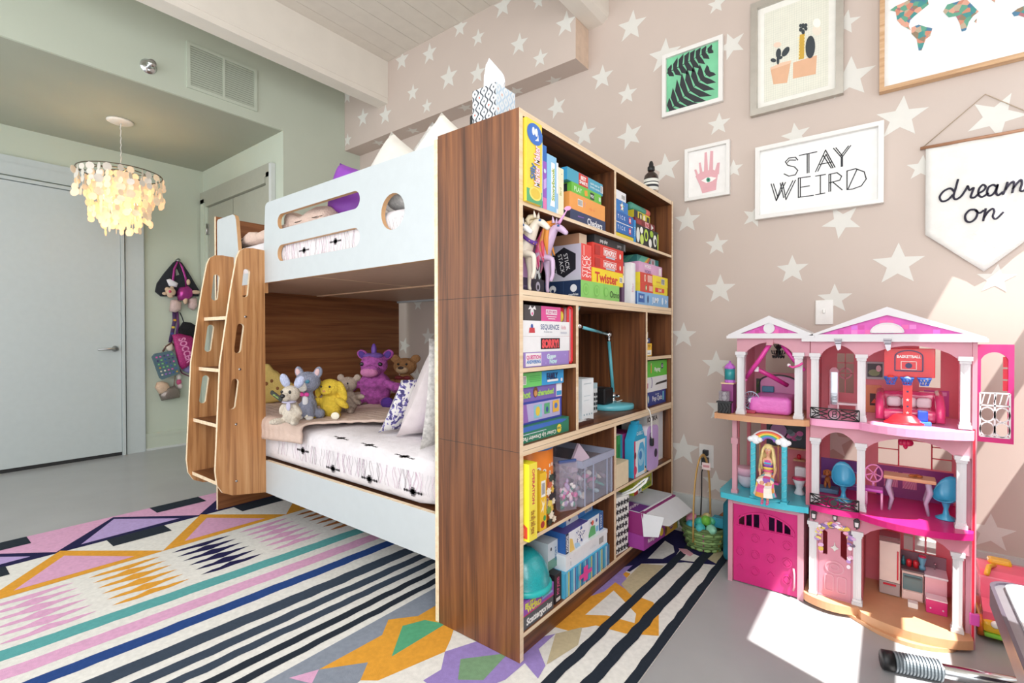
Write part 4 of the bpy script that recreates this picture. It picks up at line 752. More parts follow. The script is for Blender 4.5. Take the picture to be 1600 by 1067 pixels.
w = MB().box(-.22, 1.05, .2645, -.07, 1.285, .3325, P('d8dc4c'), near=P('c9d23c')); deco(w, frame_mtx((-.07, 1.05, .2645), (0,1,0), (0,0,1)), .235, .068, [('r', 0, 0, .2, .36, 'c2342c'), ('p', [(.2, 0), (.4, 0), (.34, .9), (.16, .8)], 'eef0ea'), ('o', .28, .5, .2, .36, '3f9c90'), ('t', 'SPLAT', .66, .66, .3, '5c7ad0', {'b': .05, 'w': .4}), ('t', 'SQUASH', .66, .3, .28, '5fae4c', {'b': .05, 'w': .5}), ('r', .94, 0, 1, 1, 'd8d8d0')])
obj('board_game', w, None, 'yellow and green small game lying on the open magenta carton', 'board game')
# ---- on top of the bookcase
tx = M('tissue_paper', '#dfe1e3', .8, var=.01)
gx, gy = -.150, .055
tis = thing('tissue_box', 'cube tissue box with wavy grey diamond print on the bookcase top', 'tissue box', (gx, gy, HB))
w = MB(); s_ = .0525
w.box(gx-s_, gy-s_, HB, gx+s_, gy+s_, HB+.112, P('dfe6ea', .6))
DG = P('47494f', .6)
def wavy(X, wd, ht, m1, acc, n=5):
    for i in range(n+1):
        x0 = wd*i/n; L, R = [], []
        for j in range(25):
            z = ht*j/24; q = (wd/n*.30)*math.sin(2*PI*z/.036+(PI if i % 2 else 0)); th = wd/n*.16
            L.append((min(max(x0+q-th, .0005), wd-.0005), z)); R.append((min(max(x0+q+th, .0005), wd-.0005), z))
        for j in range(24): w.prism([L[j], R[j], R[j+1], L[j+1]], X, 0, m1)
    for i in range(n):
        for j in range(4):
            cx, cz = wd*(i+.5)/n, .009+.036*(j)+(.0 if i % 2 else .018)
            if cz < ht-.008: w.prism([(cx-.0035, cz), (cx, cz-.006), (cx+.0035, cz), (cx, cz+.006)], X, 0, P(acc) if (i*3+j) % 5 == 0 else m1)
wavy(frame_mtx((gx-s_, gy-s_-.0004, HB), (1,0,0), (0,0,1)), 2*s_, .112, DG, 'c9573f')
wavy(frame_mtx((gx+s_+.0004, gy-s_, HB), (0,1,0), (0,0,1)), 2*s_, .112, P('b9d0e2', .6), 'd8a08c')
obj('carton', w, tis)
w = MB(); g = 22; vs = []; fs = []; R_ = ((.034, .030, .108, 0), (.043, .028, .14, .04), (.043, .019, .168, .16), (.034, .010, .196, .40), (.020, .003, .214, .75))
for i in range(g):
    a = 2*PI*i/g
    for k, (rx_, ry_, z_, t_) in enumerate(R_):
        q = 1+.10*math.sin(3*a+k)+.06*math.sin(7*a+2*k); vs.append((gx+rx_*q*math.cos(a), gy+ry_*q*math.sin(a), HB+z_-t_*rx_*q*math.cos(a)*1.6))
for i in range(g):
    for j in range(4): a, b = i*5+j, ((i+1) % g)*5+j; fs.append((a, b, b+1, a+1))
fs.append(tuple(i*5+4 for i in range(g)))
w.add(vs, fs, tx, False); obj('tissue', w, tis, 'white tissue pulled up out of the box')
w = MB().box(-.235, .02, HB, -.205, .05, HB+.045, BLK, bev=.008); obj('camera_clip', w, None, 'small black clip behind the tissue box', 'clip')
AMB = M('brown_glass', '#2a1712', .12, var=.05, coat=.5)
btx, bty = -.07, 1.265
bt = thing('soap_bottle', 'brown glass bottle with a white label and black dropper on the bookcase top', 'bottle', (btx, bty, HB))
obj('bottle_body', MB().lathe([(.036, 0), (.038, .004), (.038, .105), (.034, .122), (.018, .138), (.015, .142), (.015, .15)], AMB, (btx, bty, HB), 28), bt)
w = MB().lathe([(.0384, .028), (.0384, .098)], P('eeeee6'), (btx, bty, HB), 28)
for z0, z1 in ((.078, .083), (.055, .067), (.034, .037)): w.lathe([(.0388, z0), (.0388, z1)], P('2c2e35'), (btx, bty, HB), 28)
obj('bottle_label', w, bt)
obj('dropper', MB().lathe([(.017, .145), (.019, .148), (.019, .166), (.012, .172), (.012, .182), (.008, .195), (.0, .2)], BLK, (btx, bty, HB), 18), bt)
w = MB().ell((-.02, 1.20, HB+.010), (.012, .018, .010), P('a08a78')); w.ell((-.02, 1.215, HB+.018), (.009, .012, .008), P('c4b09c')); obj('pebble', w, None, 'small brownish pebble beside the brown bottle on the bookcase top', 'pebble')
# ---- toy horses
def skin(name, pts, edges, mat, parent, sub=1, local=True):
    bm = bmesh.new(); ly_ = bm.verts.layers.skin.verify(); bv = []
    for i, (co, r) in enumerate(pts):
        v = bm.verts.new(co); v[ly_].radius = (r, r) if not isinstance(r, tuple) else r; v[ly_].use_root = (i == 0); bv.append(v)
    for a, b in edges: bm.edges.new((bv[a], bv[b]))
    me = bpy.data.meshes.new(name); bm.to_mesh(me); bm.free(); me.materials.append(mat)
    o = bpy.data.objects.new(name, me); COL.objects.link(o); o.parent = parent
    md = o.modifiers.new('skin', 'SKIN'); md.use_smooth_shade = True
    if sub: q = o.modifiers.new('sub', 'SUBSURF'); q.levels = sub; q.render_levels = sub
    return o
def horse(label, loc, rz, h, coat, mane_cols, horn=None, collar=None, name='toy_horse', raised=True, bigmane=False):
    t = thing(name, label, 'toy horse', loc, (0, 0, rz), 'toy horses on the second shelf')
    p = [((0,0,.58), .125), ((.18,0,.60), .125), ((.26,0,.70), .10), ((.33,0,.82), .075), ((.38,0,.90), .062), ((.45,0,.88), .055), ((.53,0,.81), .038), ((.56,0,.78), .034),
         ((-.2,0,.60), .13), ((-.3,0,.58), .10),
         ((.2,.07,.50), .06), ((.22,.08,.27), .032), ((.21,.08,.07), .024), ((.23,.08,.018), .034),
         ((.2,-.07,.50), .06), ((.38,-.08,.46), .04), ((.38,-.08,.24), .028), ((.34,-.08,.15), .032),
         ((-.28,.07,.47), .075), ((-.24,.08,.33), .045), ((-.34,.08,.26), .032), ((-.31,.08,.07), .025), ((-.29,.08,.018), .034),
         ((-.28,-.07,.47), .075), ((-.24,-.08,.33), .045), ((-.34,-.08,.26), .032), ((-.31,-.08,.07), .025), ((-.29,-.08,.018), .034)]
    if not raised: p[15], p[16], p[17] = ((.22,-.08,.27), .032), ((.21,-.08,.07), .024), ((.23,-.08,.018), .034)
    e = [(0,1),(1,2),(2,3),(3,4),(4,5),(5,6),(6,7),(0,8),(8,9),(1,10),(10,11),(11,12),(12,13),(1,14),(14,15),(15,16),(16,17),(8,18),(18,19),(19,20),(20,21),(21,22),(8,23),(23,24),(24,25),(25,26),(26,27)]
    skin('body', [((Vector(c)*h), r*h) for c, r in p], e, coat, t)
    w = MB()
    for s in (1, -1): w.lathe([(.022*h, 0), (.02*h, .03*h), (.004*h, .09*h), (0, .095*h)], coat, Matrix.Translation(Vector((.37, .04*s, .945))*h) @ Matrix.Rotation(-.25*s, 4, 'X'), 8)
    obj('ears', w, t, local=True)
    w = MB()
    for s in (1, -1): w.ell(Vector((.45, .051*s, .90))*h, (.02*h, .008*h, .014*h), P('2f5f9a'))
    obj('eyes', w, t, local=True)
    n = len(mane_cols); w = MB()
    for k in range(16 if bigmane else 9):
        f = k/(15 if bigmane else 8); r0 = random.Random(k)
        a = Vector((.36-.15*f, 0, .97-.24*f)); L = .42 if bigmane else .12; sgn = 1 if k % 2 else -1
        pts = [a, a+Vector((-.06, .07*sgn, -.02)), a+Vector((-.09+r0.uniform(-.03, .03), .10*sgn, -L*.5)), a+Vector((-.07+r0.uniform(-.05, .05), .11*sgn, -L))]
        w.tube([q*h for q in pts], [.03*h, .035*h, .034*h, .008*h], mane_cols[k*n//(16 if bigmane else 9)], 6)
    obj('mane', w, t, local=True)
    w = MB().tube([Vector(q)*h for q in ((-.36,0,.64), (-.46,0,.6), (-.5,0,.4), (-.47,0,.18))], [.03*h, .05*h, .055*h, .01*h], mane_cols[-1], 8); obj('tail', w, t, local=True)
    if horn:
        hd = Vector((.6, 0, .8)).normalized(); b0 = Vector((.43, 0, .94))
        w = MB().tube([(b0+hd*.22*k/6)*h for k in range(7)], [.026*h*(1-k/7.5) for k in range(7)], horn, 8); w.prism(oval(0, 0, .05*h, .03*h, 12), frame_mtx((b0+hd*.23)*h, (1,0,0), (0,0,1)), .012*h, P('e89fc6'))
        obj('horn', w, t, 'pink spiral horn', local=True)
    if collar:
        X = frame_mtx(Vector((.255, 0, .69))*h, (.62, 0, -.5), (0,1,0))
        w = MB().lathe([(.122*h, -.018*h), (.126*h, -.018*h), (.126*h, .024*h), (.120*h, .024*h)], collar, X, 20, ry=.95)
        for a in (.3, -.3, .9, -.9): w.ell(X @ Vector((.126*h*math.cos(a), .12*h*math.sin(a), .003*h)), .008*h, P('e0c050'), None, 8, 6)
        obj('collar', w, t, 'purple collar with gold studs', local=True)
    return t
cream = M('ivory_plastic', '#e6dccb', .35, var=.03); whit = M('white_plastic', '#e9e6e2', .3, var=.02); lil = M('lilac_plastic', '#cdb4d2', .35, var=.05, scale=10)
horse('ivory toy horse with a purple studded collar and one foreleg raised', (-.105, .10, S2+.001), math.radians(5), .262, cream, [P('d9c9a8')], None, P('6a3da0'))
horse('lilac toy unicorn with a long pink and orange mane', (-.10, .205, S2+.001), math.radians(6), .262, lil, [P('e8963f'), P('f0a45c'), P('e8596f'), P('e86f94'), P('d9407c'), P('eda0b8')], P('dba0d0'), None, 'toy_unicorn', True, True)
horse('white toy horse half hidden at the near end of the second shelf', (-.115, .046, S2+.001), math.radians(0), .235, whit, [P('efe9dd')], None, None, 'toy_horse', False)
# ================================================================ pictures on the star wall
Kx = lambda u, v: onY(1000+u/2.24, v/2.24, YW)          # point on the wall seen at a spot of the picture
def wq(u, v): p = onY(u, v, YW); return p.x, p.z
def wallX(x, z, y): return frame_mtx((x, y, z), (1,0,0), (0,0,1))
def framed(label, x0, z0, x1, z1, fw, fmat, th, mat_w, paper, tilt=0):
    t = thing('picture_frame', label, 'picture', ((x0+x1)/2, YW, z0))
    w = MB(); X = wallX(0, 0, YW-.001)
    w.prism([rect(x0, z0, x1, z1), rect(x0+fw, z0+fw, x1-fw, z1-fw)], X, th, fmat); obj('frame', w, t)
    w = MB().box(x0+fw, YW-.008, z0+fw, x1-fw, YW-.002, z1-fw, paper)
    return t, w, wallX(x0+fw, z0+fw, YW-.0082), x1-x0-2*fw, z1-z0-2*fw
FWH = M('white_frame', '#e6e4e0', .4, var=.01); FSI = M('silver_frame', '#b9b4ab', .35, .6, var=.05); FOK = wood('oak_frame', ('#b48a62', '#c9a27a', '#d8b793'), 'x', 1.5)
a = wq(1036.6, 89.3); b = wq(1130.8, 159.4)
t, w, X, pw, ph = framed('small white framed print of black tropical leaves on green', a[0], b[1], b[0], a[1]-.002, .022, FWH, .022, 0, M('leaf_green', '#79c79b', .5, var=.15, scale=6))
LF = P('262a30')
def leaf(cx, cy, ang, L, Wd, n):
    c, s = math.cos(ang), math.sin(ang)
    R = lambda x, y: (cx+x*c-y*s, cy+x*s+y*c)
    cl = lambda pts: [(min(max(x, .001), pw-.001), min(max(y, .001), ph-.001)) for x, y in pts]
    for k in range(n):
        f = (k+.5)/n; q = Wd*math.sin(PI*(.12+.82*f)); x = L*f
        for sg in (1, -1):
            w.prism(cl([R(x-L*.34/n, 0), R(x+L*.34/n, 0), R(x+L*.42/n+q*.16, sg*q*.55), R(x+L*.2/n+q*.36, sg*q), R(x-L*.36/n+q*.14, sg*q*.6)]), X, 0, LF)
    w.prism(cl([R(0, -.003), R(L, -.001), R(L, .001), R(0, .003)]), X @ Matrix.Translation((0, 0, .0003)), 0, LF)
leaf(pw*.04, ph*.02, .60, pw*.98, ph*.40, 8); leaf(pw*.0, ph*.74, .20, pw*.9, ph*.24, 8)
obj('print', w, t)
a = wq(1176.8, 17); b = wq(1313.4, 152.7); c = wq(1172.3, 183)
zt = a[1]+.02
t, w, X, pw, ph = framed('large silver framed print of potted cacti on a grid', a[0]-.006, c[1]-.008, b[0]+.012, zt, .030, FSI, .03, 0, P('eceae2', .6))
w.prism(rect(.03, .03, pw-.03, ph-.03), X @ Matrix.Translation((0, 0, .0003)), 0, P('e3e2d3', .6))
for i in range(27): w.prism(rect(.03+(pw-.06)*i/27, .03, .03+(pw-.06)*i/27+.0009, ph-.03), X @ Matrix.Translation((0, 0, .0005)), 0, P('c9ccbf', .6))
for i in range(40): w.prism(rect(.03, .03+(ph-.06)*i/40, pw-.03, .03+(ph-.06)*i/40+.0009), X @ Matrix.Translation((0, 0, .0005)), 0, P('c9ccbf', .6))
_k = [0]
def onp(pts, m, k=1):
    _k[0] += 1
    Xi = X.inverted(); q = []
    for u, v in pts: p = Xi @ Kx(u, v); q.append((p.x, p.y))
    w.prism(q, X @ Matrix.Translation((0, 0, .0006+.0002*k+.00002*(_k[0] % 60))), 0, m)
PCH = P('dcae8c', .6); CAC = P('333b40', .6)
onp([(457,240),(530,214),(516,292),(468,298)], PCH); onp([(537,222),(620,196),(616,262),(536,278)], PCH)
onp([(457,240),(495,222),(530,214),(528,224),(459,247)], P('e8c3a6', .6), 2)
def blob(u, v, a_, b_, ang, m, k=3): onp([(u+a_*math.cos(t_)*math.cos(ang)-b_*math.sin(t_)*math.sin(ang), v+a_*math.cos(t_)*math.sin(ang)+b_*math.sin(t_)*math.cos(ang)) for t_ in [2*PI*i/16 for i in range(16)]], m, k)
for q in ((486,190,9,18,.1),(511,184,10,20,.6),(468,214,10,7,.2),(484,215,5,14,0),(493,205,8,5,-.5)): blob(*q, CAC)
onp([(560,125),(578,120),(575,208),(556,212)], P('c9a23c', .6), 3)
for j in range(7): blob(557, 135+11*j, 3, 3, 0, P('e9dfb0', .6), 4); blob(578, 132+11*j, 3, 3, 0, P('e9dfb0', .6), 4)
for q in ((572,115,6,9,0),(564,107,6,8,.3),(581,103,6,8,-.3),(572,94,6,9,0),(563,93,5,6,.4),(582,91,5,6,-.4)): blob(*q, CAC, 5)
blob(597, 168, 17, 40, .05, CAC, 4); blob(620, 84, 14, 16, 0, P('fbf6e4', .6), 4); blob(620, 110, 16, 18, 0, P('e6dccb', .6), 3); blob(482, 160, 14, 9, -.2, P('e8cdb8', .6), 3)
obj('print', w, t)
a = wq(1374, 149); zb = a[1]
t, w, X, pw, ph = framed('large oak framed map print high at the right of the wall', a[0], zb, a[0]+.86, zb+.62, .018, FOK, .036, 0, P('eef1f1', .5))
PATCH = bpy.data.materials.new('patchwork_paper'); PATCH.use_nodes = True; nt = PATCH.node_tree; vn = nt.nodes.new('ShaderNodeTexVoronoi'); vn.inputs['Scale'].default_value = 48
tcn = nt.nodes.new('ShaderNodeTexCoord'); nt.links.new(tcn.outputs['Object'], vn.inputs['Vector']); rmp = nt.nodes.new('ShaderNodeValToRGB'); rmp.color_ramp.interpolation = 'CONSTANT'
for i, h in enumerate(('#3f8f8c', '#c9876f', '#8c7a62', '#5f9f86', '#a86a70', '#4a7a98', '#b9a58c', '#d8a08a')):
    e = rmp.color_ramp.elements[i] if i < 2 else rmp.color_ramp.elements.new(i/8); e.position = i/8; e.color = lin(h)
spx = nt.nodes.new('ShaderNodeSeparateColor'); nt.links.new(vn.outputs['Color'], spx.inputs['Color']); nt.links.new(spx.outputs['Red'], rmp.inputs['Fac']); nt.links.new(rmp.outputs['Color'], nt.nodes['Principled BSDF'].inputs['Base Color'])
for pts in ([(875,40),(895,25),(930,10),(960,-8),(1005,-5),(1010,20),(985,40),(960,60),(945,75),(940,95),(948,110),(930,100),(915,92),(900,75),(895,45)], [(950,100),(975,90),(1000,98),(1023,103),(1015,130),(1000,140),(985,180),(975,180),(968,140),(950,122)],
            [(1060,45),(1075,20),(1110,10),(1140,0),(1160,20),(1185,45),(1165,60),(1150,80),(1140,110),(1125,115),(1118,85),(1105,60),(1080,65)], [(1168,80),(1178,68),(1176,85)], [(1215,-5),(1245,-8),(1240,14),(1228,4)], [(1300,50),(1320,35),(1350,22),(1380,30),(1385,55),(1344,65),(1325,58),(1308,62)], [(1060,-5),(1090,-30),(1200,-40),(1330,-45),(1340,-20),(1250,-15),(1150,-5),(1100,2)]): onp(pts, PATCH)
obj('print', w, t)
a = wq(1071.4, 235); b = wq(1141.5, 304.5)
t, w, X, pw, ph = framed('smallest white framed print of a pink open hand with an eye', a[0]+.002, b[1]-.0, b[0], a[1]-.003, .017, FWH, .024, 0, P('efedea', .6))
HP = P('dfa9b0', .6)
for pts in ([(196,618),(216,604),(255,594),(276,604),(270,640),(268,666),(220,678),(212,652)], [(208,572),(214,570),(222,612),(212,616)], [(228,536),(236,534),(240,602),(226,606)], [(248,530),(258,530),(257,598),(243,602)], [(272,572),(281,570),(278,612),(262,606)], [(192,596),(199,594),(212,630),(206,640)]): onp(pts, HP)
onp([(216,634),(232,624),(250,620),(270,624),(254,636),(234,642)], P('f2eeea', .6), 3); blob(241, 631, 7, 8, 0, P('3f9c7c', .6), 5); blob(241, 631, 3, 3.5, 0, P('1f2a28', .6), 7)
obj('print', w, t)
a = wq(1181, 234); b = wq(1380.8, 317.9); c = wq(1182, 345)
t, w, X, pw, ph = framed('wide white framed sign reading STAY WEIRD', a[0]+.003, (b[1]+c[1])/2, b[0], (a[1]+wq(1380.8, 191)[1])/2, .020, FWH, .030, 0, P('f1f1ef', .6))
def lines(mb, X, segs, wd, m, k=1):
    Xi = X.inverted()
    for s in segs:
        pts = [Xi @ Kx(u, v) for u, v in s]
        for p, q in zip(pts, pts[1:]):
            d = Vector((q.x-p.x, q.y-p.y)); L = d.length
            if L < 1e-6: continue
            n = Vector((-d.y, d.x))/L*wd/2; e = d/L*wd*.3
            mb.prism([(p.x-e.x-n.x, p.y-e.y-n.y), (q.x+e.x-n.x, q.y+e.y-n.y), (q.x+e.x+n.x, q.y+e.y+n.y), (p.x-e.x+n.x, p.y-e.y+n.y)], X @ Matrix.Translation((0, 0, .0004*k)), 0, m)
lines(w, X, [[(553,562),(545,552),(522,555),(510,568),(518,580),(542,586),(553,598),(545,613),(522,618),(505,610)], [(546,562),(524,562),(517,570)],
    [(558,546),(620,533)], [(586,540),(586,607)], [(592,540),(592,606)], [(615,603),(650,527),(683,587)], [(623,601),(652,542),(676,589)], [(628,577),(671,569)], [(642,545),(670,590)],
    [(678,521),(705,552),(705,585)], [(738,511),(709,550),(709,584)], [(686,519),(709,548)], [(730,513),(703,548)],
    [(460,645),(478,704),(500,640),(512,700),(545,632)], [(468,645),(484,693)], [(492,642),(504,693)], [(536,634),(508,690)], [(478,704),(510,640)],
    [(555,625),(555,692)], [(562,625),(562,690)], [(555,625),(597,619)], [(562,657),(594,652)], [(555,692),(608,685)],
    [(632,615),(632,680)], [(615,618),(650,612)], [(615,683),(648,677)], [(662,612),(662,672)], [(668,610),(668,671)], [(662,612),(690,606),(706,618),(700,632),(665,641)], [(676,639),(708,666)],
    [(725,600),(725,665)], [(725,600),(755,592),(785,603),(792,628),(775,652),(745,663),(725,665)], [(729,662),(760,594)]], .0046, P('22242a', .5))
obj('print', w, t)
# ---- cloth pennant
a = wq(1446.4, 232); bl = wq(1440, 368); bp = wq(1531, 425); ap = wq(1539, 148)
cx = ap[0]; hw = cx-a[0]; zt = a[1]; zs = bl[1]; zp = bp[1]
cx2 = bp[0]; hw = (cx-a[0]+cx2-bl[0])/2
pen = thing('wall_pennant', 'white cloth pennant lettered dream on hanging from a wooden dowel', 'pennant', (cx, YW, zt))
CLO = M('white_canvas_cloth', '#e6e4df', .9, var=.03, scale=18, bump=.6, bscale=22)
w = MB(); n = 16
def prof(x, z): return YW-.012-.002*math.sin(x*40+z*9)
vs = []; fs = []
for i in range(n+1):
    x = cx-hw+2*hw*i/n; zlo = zp+(zs-zp)*abs(x-cx)/hw
    for j in range(n+1): z = zt+(zlo-zt)*j/n; vs.append((x, prof(x, z), z))
for i in range(n):
    for j in range(n): q = i*(n+1)+j; fs.append((q, q+1, q+n+2, q+n+1))
w.add(vs, fs, CLO, True); obj('cloth', w, pen, mods=[('SOLIDIFY', {'thickness': .002})])
obj('dowel', MB().tube([(cx-hw-.018, YW-.012, zt), (cx+hw+.018, YW-.012, zt)], .0065, wood('dowel_wood', ('#8a6248', '#a87a5c', '#b98c6e'), 'x'), 10), pen)
obj('hanging_cord', MB().tube([(cx-hw-.01, YW-.008, zt+.004), (cx, YW-.006, ap[1]), (cx+hw+.01, YW-.008, zt+.004)], .0018, P('b09c84'), 6), pen)
INK = M('dark_felt', '#2f2c3a', .9, var=.1)
def smooth(pts, n=5):
    o = []
    P_ = [pts[0]]+list(pts)+[pts[-1]]
    for i in range(1, len(P_)-2):
        p0, p1, p2, p3 = P_[i-1:i+3]
        for k in range(n):
            t_ = k/n; o.append(tuple(.5*((2*p1[d])+(-p0[d]+p2[d])*t_+(2*p0[d]-5*p1[d]+4*p2[d]-p3[d])*t_**2+(-p0[d]+3*p1[d]-3*p2[d]+p3[d])*t_**3) for d in (0, 1)))
    o.append(pts[-1]); return o
w = MB()
for st in ([(1098,672),(1084,662),(1062,672),(1048,692),(1056,707),(1076,702),(1094,684)], [(1112,630),(1104,660),(1096,690),(1104,700),(1122,690),(1140,664),(1146,652)],
           [(1146,655),(1152,668),(1166,660),(1160,678),(1156,692),(1168,694),(1184,680)], [(1182,680),(1200,670),(1208,657),(1198,650),(1185,664),(1183,684),(1196,692),(1218,678)],
           [(1246,656),(1233,650),(1217,660),(1213,680),(1223,688),(1239,676),(1250,648)], [(1250,650),(1244,676),(1252,686),(1268,674)], [(1268,684),(1278,660),(1284,640)], [(1276,668),(1290,648),(1304,638),(1306,652),(1300,678)], [(1302,664),(1314,648),(1330,632),(1334,646),(1328,668),(1340,670),(1360,652)],
           None, [(1172,736),(1152,738),(1137,756),(1140,775),(1156,779),(1173,766),(1179,746),(1172,736)], [(1172,738),(1186,748),(1202,738)], [(1208,732),(1204,752),(1199,776)], [(1202,764),(1216,744),(1232,733),(1238,742),(1233,760),(1244,768),(1270,744)]):
    if st is None:
        for v in w.v: v.y = max(v.y, YW-.0175)
        obj('lettering', w, pen, 'dark felt script word dream'); w = MB(); continue
    pts = [(p.x, YW-.0155, p.z) for p in (Kx(*q) for q in smooth(st))]
    w.tube(pts, .0105, INK, 8, flat=.35)
for v in w.v: v.y = max(v.y, YW-.0175)
obj('lettering', w, pen, 'dark felt script word on')
# ---- light switch and outlet
c = onY(1288, 488, YW); sw = thing('light_switch', 'white toggle light switch on the star wall above the dollhouse', 'light switch', (c.x, YW, c.z))
obj('plate', MB().box(c.x-.036, YW-.007, c.z-.058, c.x+.036, YW, c.z+.058, P('eceae6', .35), bev=.003), sw)
w = MB().box(c.x-.005, YW-.018, c.z-.004, c.x+.005, YW-.007, c.z+.014, P('f4f2ee', .3), bev=.002); obj('toggle', w, sw)
c = onY(1104, 712, YW); ol = thing('wall_outlet', 'white wall outlet with black plugs beside the bookcase', 'outlet', (c.x, YW, c.z))
obj('plate', MB().box(c.x-.038, YW-.006, c.z-.062, c.x+.038, YW, c.z+.062, P('e6e4df', .35), bev=.003), ol)
obj('plug', MB().box(c.x-.016, YW-.045, c.z-.045, c.x+.016, YW-.006, c.z-.005, BLK, bev=.004), ol); obj('plug', MB().box(c.x-.014, YW-.03, c.z+.005, c.x+.014, YW-.006, c.z+.035, BLK, bev=.004), ol)
obj('cord', MB().tube([(c.x, YW-.045, c.z-.03), (c.x-.01, YW-.05, c.z-.08), (c.x-.012, YW-.045, c.z-.2), (c.x-.02, YW-.04, .05)], .003, BLK, 6), ol)
# ================================================================ header fittings and chandelier
vt = thing('wall_vent', 'pale green two panel louvred vent on the wall above the alcove', 'vent', (XG, .314, 2.82))
w = MB(); X = frame_mtx((XG, 0, 0), (0,1,0), (0,0,1))
y0_, y1_, z0_, z1_ = .072, .552, 2.815, 3.135; ym = (y0_+y1_)/2
w.prism([rect(y0_, z0_, y1_, z1_), rect(y0_+.022, z0_+.022, ym-.008, z1_-.022), rect(ym+.008, z0_+.022, y1_-.022, z1_-.022)], X, .012, SAGE); obj('frame', w, vt)
w = MB(); nl = 17
for i in range(nl):
    z = z0_+.024+(z1_-z0_-.048)*i/nl
    for a_, b_ in ((y0_+.022, ym-.008), (ym+.008, y1_-.022)): w.add([(XG+.011, a_, z), (XG+.011, b_, z), (XG+.006, b_, z+.0155), (XG+.006, a_, z+.0155)], [(0, 1, 2, 3)], SAGE)
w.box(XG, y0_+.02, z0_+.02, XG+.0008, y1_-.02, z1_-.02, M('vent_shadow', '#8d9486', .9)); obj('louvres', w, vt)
sp = thing('sprinkler_head', 'chrome sprinkler head on the wall above the alcove', 'sprinkler', (XG, -.15, 2.862))
X = frame_mtx((XG, -.15, 2.862), (0,1,0), (0,0,1))
obj('escutcheon', MB().lathe([(.048, 0), (.048, .004), (.03, .012), (.018, .016)], CHR, X, 24), sp)
w = MB().lathe([(.016, .012), (.016, .03), (.022, .034), (.022, .04), (.012, .046), (.012, .06)], CHR, X, 16); w.lathe([(.024, .072), (.024, .075)], CHR, X, 16)
for s in (1, -1): w.tube([X @ Vector((0, .016*s, .045)), X @ Vector((0, .018*s, .06)), X @ Vector((0, .004*s, .074))], .003, CHR, 6)
obj('head', w, sp)
chx, chy = -3.785, -.104
ch = thing('capiz_chandelier', 'glowing tiered shell chandelier hanging from the alcove ceiling', 'chandelier', (chx, chy, 1.9))
obj('canopy', MB().lathe([(.085, 2.739), (.085, 2.732), (.07, 2.724), (0, 2.722)], P('e9e3da', .4), (chx, chy, 0), 28), ch)
w = MB().tube([(chx+.012*math.sin(z*40), chy+.004, 2.722-.375*z/20) for z in range(21)], .0035, P('d9d6d0', .3), 6); w.lathe([(.025, 2.30), (.03, 2.32), (.018, 2.35), (.008, 2.37)], CHR, (chx, chy, 0), 14); obj('cord', w, ch)
w = MB()
for r_, z_ in ((.265, 2.335), (.17, 2.335), (.09, 2.335)):
    w.tube([(chx+r_*math.cos(2*PI*i/40), chy+r_*math.sin(2*PI*i/40), z_) for i in range(40)], .004, M('bronze_ring', '#6d6557', .4, .7), 6, closed=True)
for i in range(3): a_ = PI*i/3; w.tube([(chx+.265*math.cos(a_), chy+.265*math.sin(a_), 2.335), (chx-.265*math.cos(a_), chy-.265*math.sin(a_), 2.335)], .003, MATS['bronze_ring'], 6)
obj('ring_frame', w, ch)
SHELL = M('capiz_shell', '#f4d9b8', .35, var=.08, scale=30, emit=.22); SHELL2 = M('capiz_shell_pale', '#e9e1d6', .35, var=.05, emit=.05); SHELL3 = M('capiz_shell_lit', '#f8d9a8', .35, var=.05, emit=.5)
rr = random.Random(3)
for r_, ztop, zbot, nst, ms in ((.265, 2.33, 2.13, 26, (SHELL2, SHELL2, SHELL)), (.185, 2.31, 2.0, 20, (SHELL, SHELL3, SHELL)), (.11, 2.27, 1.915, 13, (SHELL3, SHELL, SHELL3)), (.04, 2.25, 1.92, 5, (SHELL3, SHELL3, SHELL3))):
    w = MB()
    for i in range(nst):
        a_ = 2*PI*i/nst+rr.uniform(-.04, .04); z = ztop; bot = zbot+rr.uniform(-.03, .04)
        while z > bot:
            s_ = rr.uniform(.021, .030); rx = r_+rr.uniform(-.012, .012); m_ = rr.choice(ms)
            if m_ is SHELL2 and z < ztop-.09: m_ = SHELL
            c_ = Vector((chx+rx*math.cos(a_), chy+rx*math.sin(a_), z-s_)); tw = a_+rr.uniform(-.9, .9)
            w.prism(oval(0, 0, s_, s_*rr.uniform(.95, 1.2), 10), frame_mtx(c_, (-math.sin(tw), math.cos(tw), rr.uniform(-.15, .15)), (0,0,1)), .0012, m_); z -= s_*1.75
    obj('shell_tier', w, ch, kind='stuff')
pl = bpy.data.lights.new('chandelier_bulb', 'POINT'); po = bpy.data.objects.new('chandelier_bulb', pl); COL.objects.link(po); pl.energy = 5; pl.color = (1, .78, .5); pl.shadow_soft_size = .04; po.location = (chx, chy, 2.2)
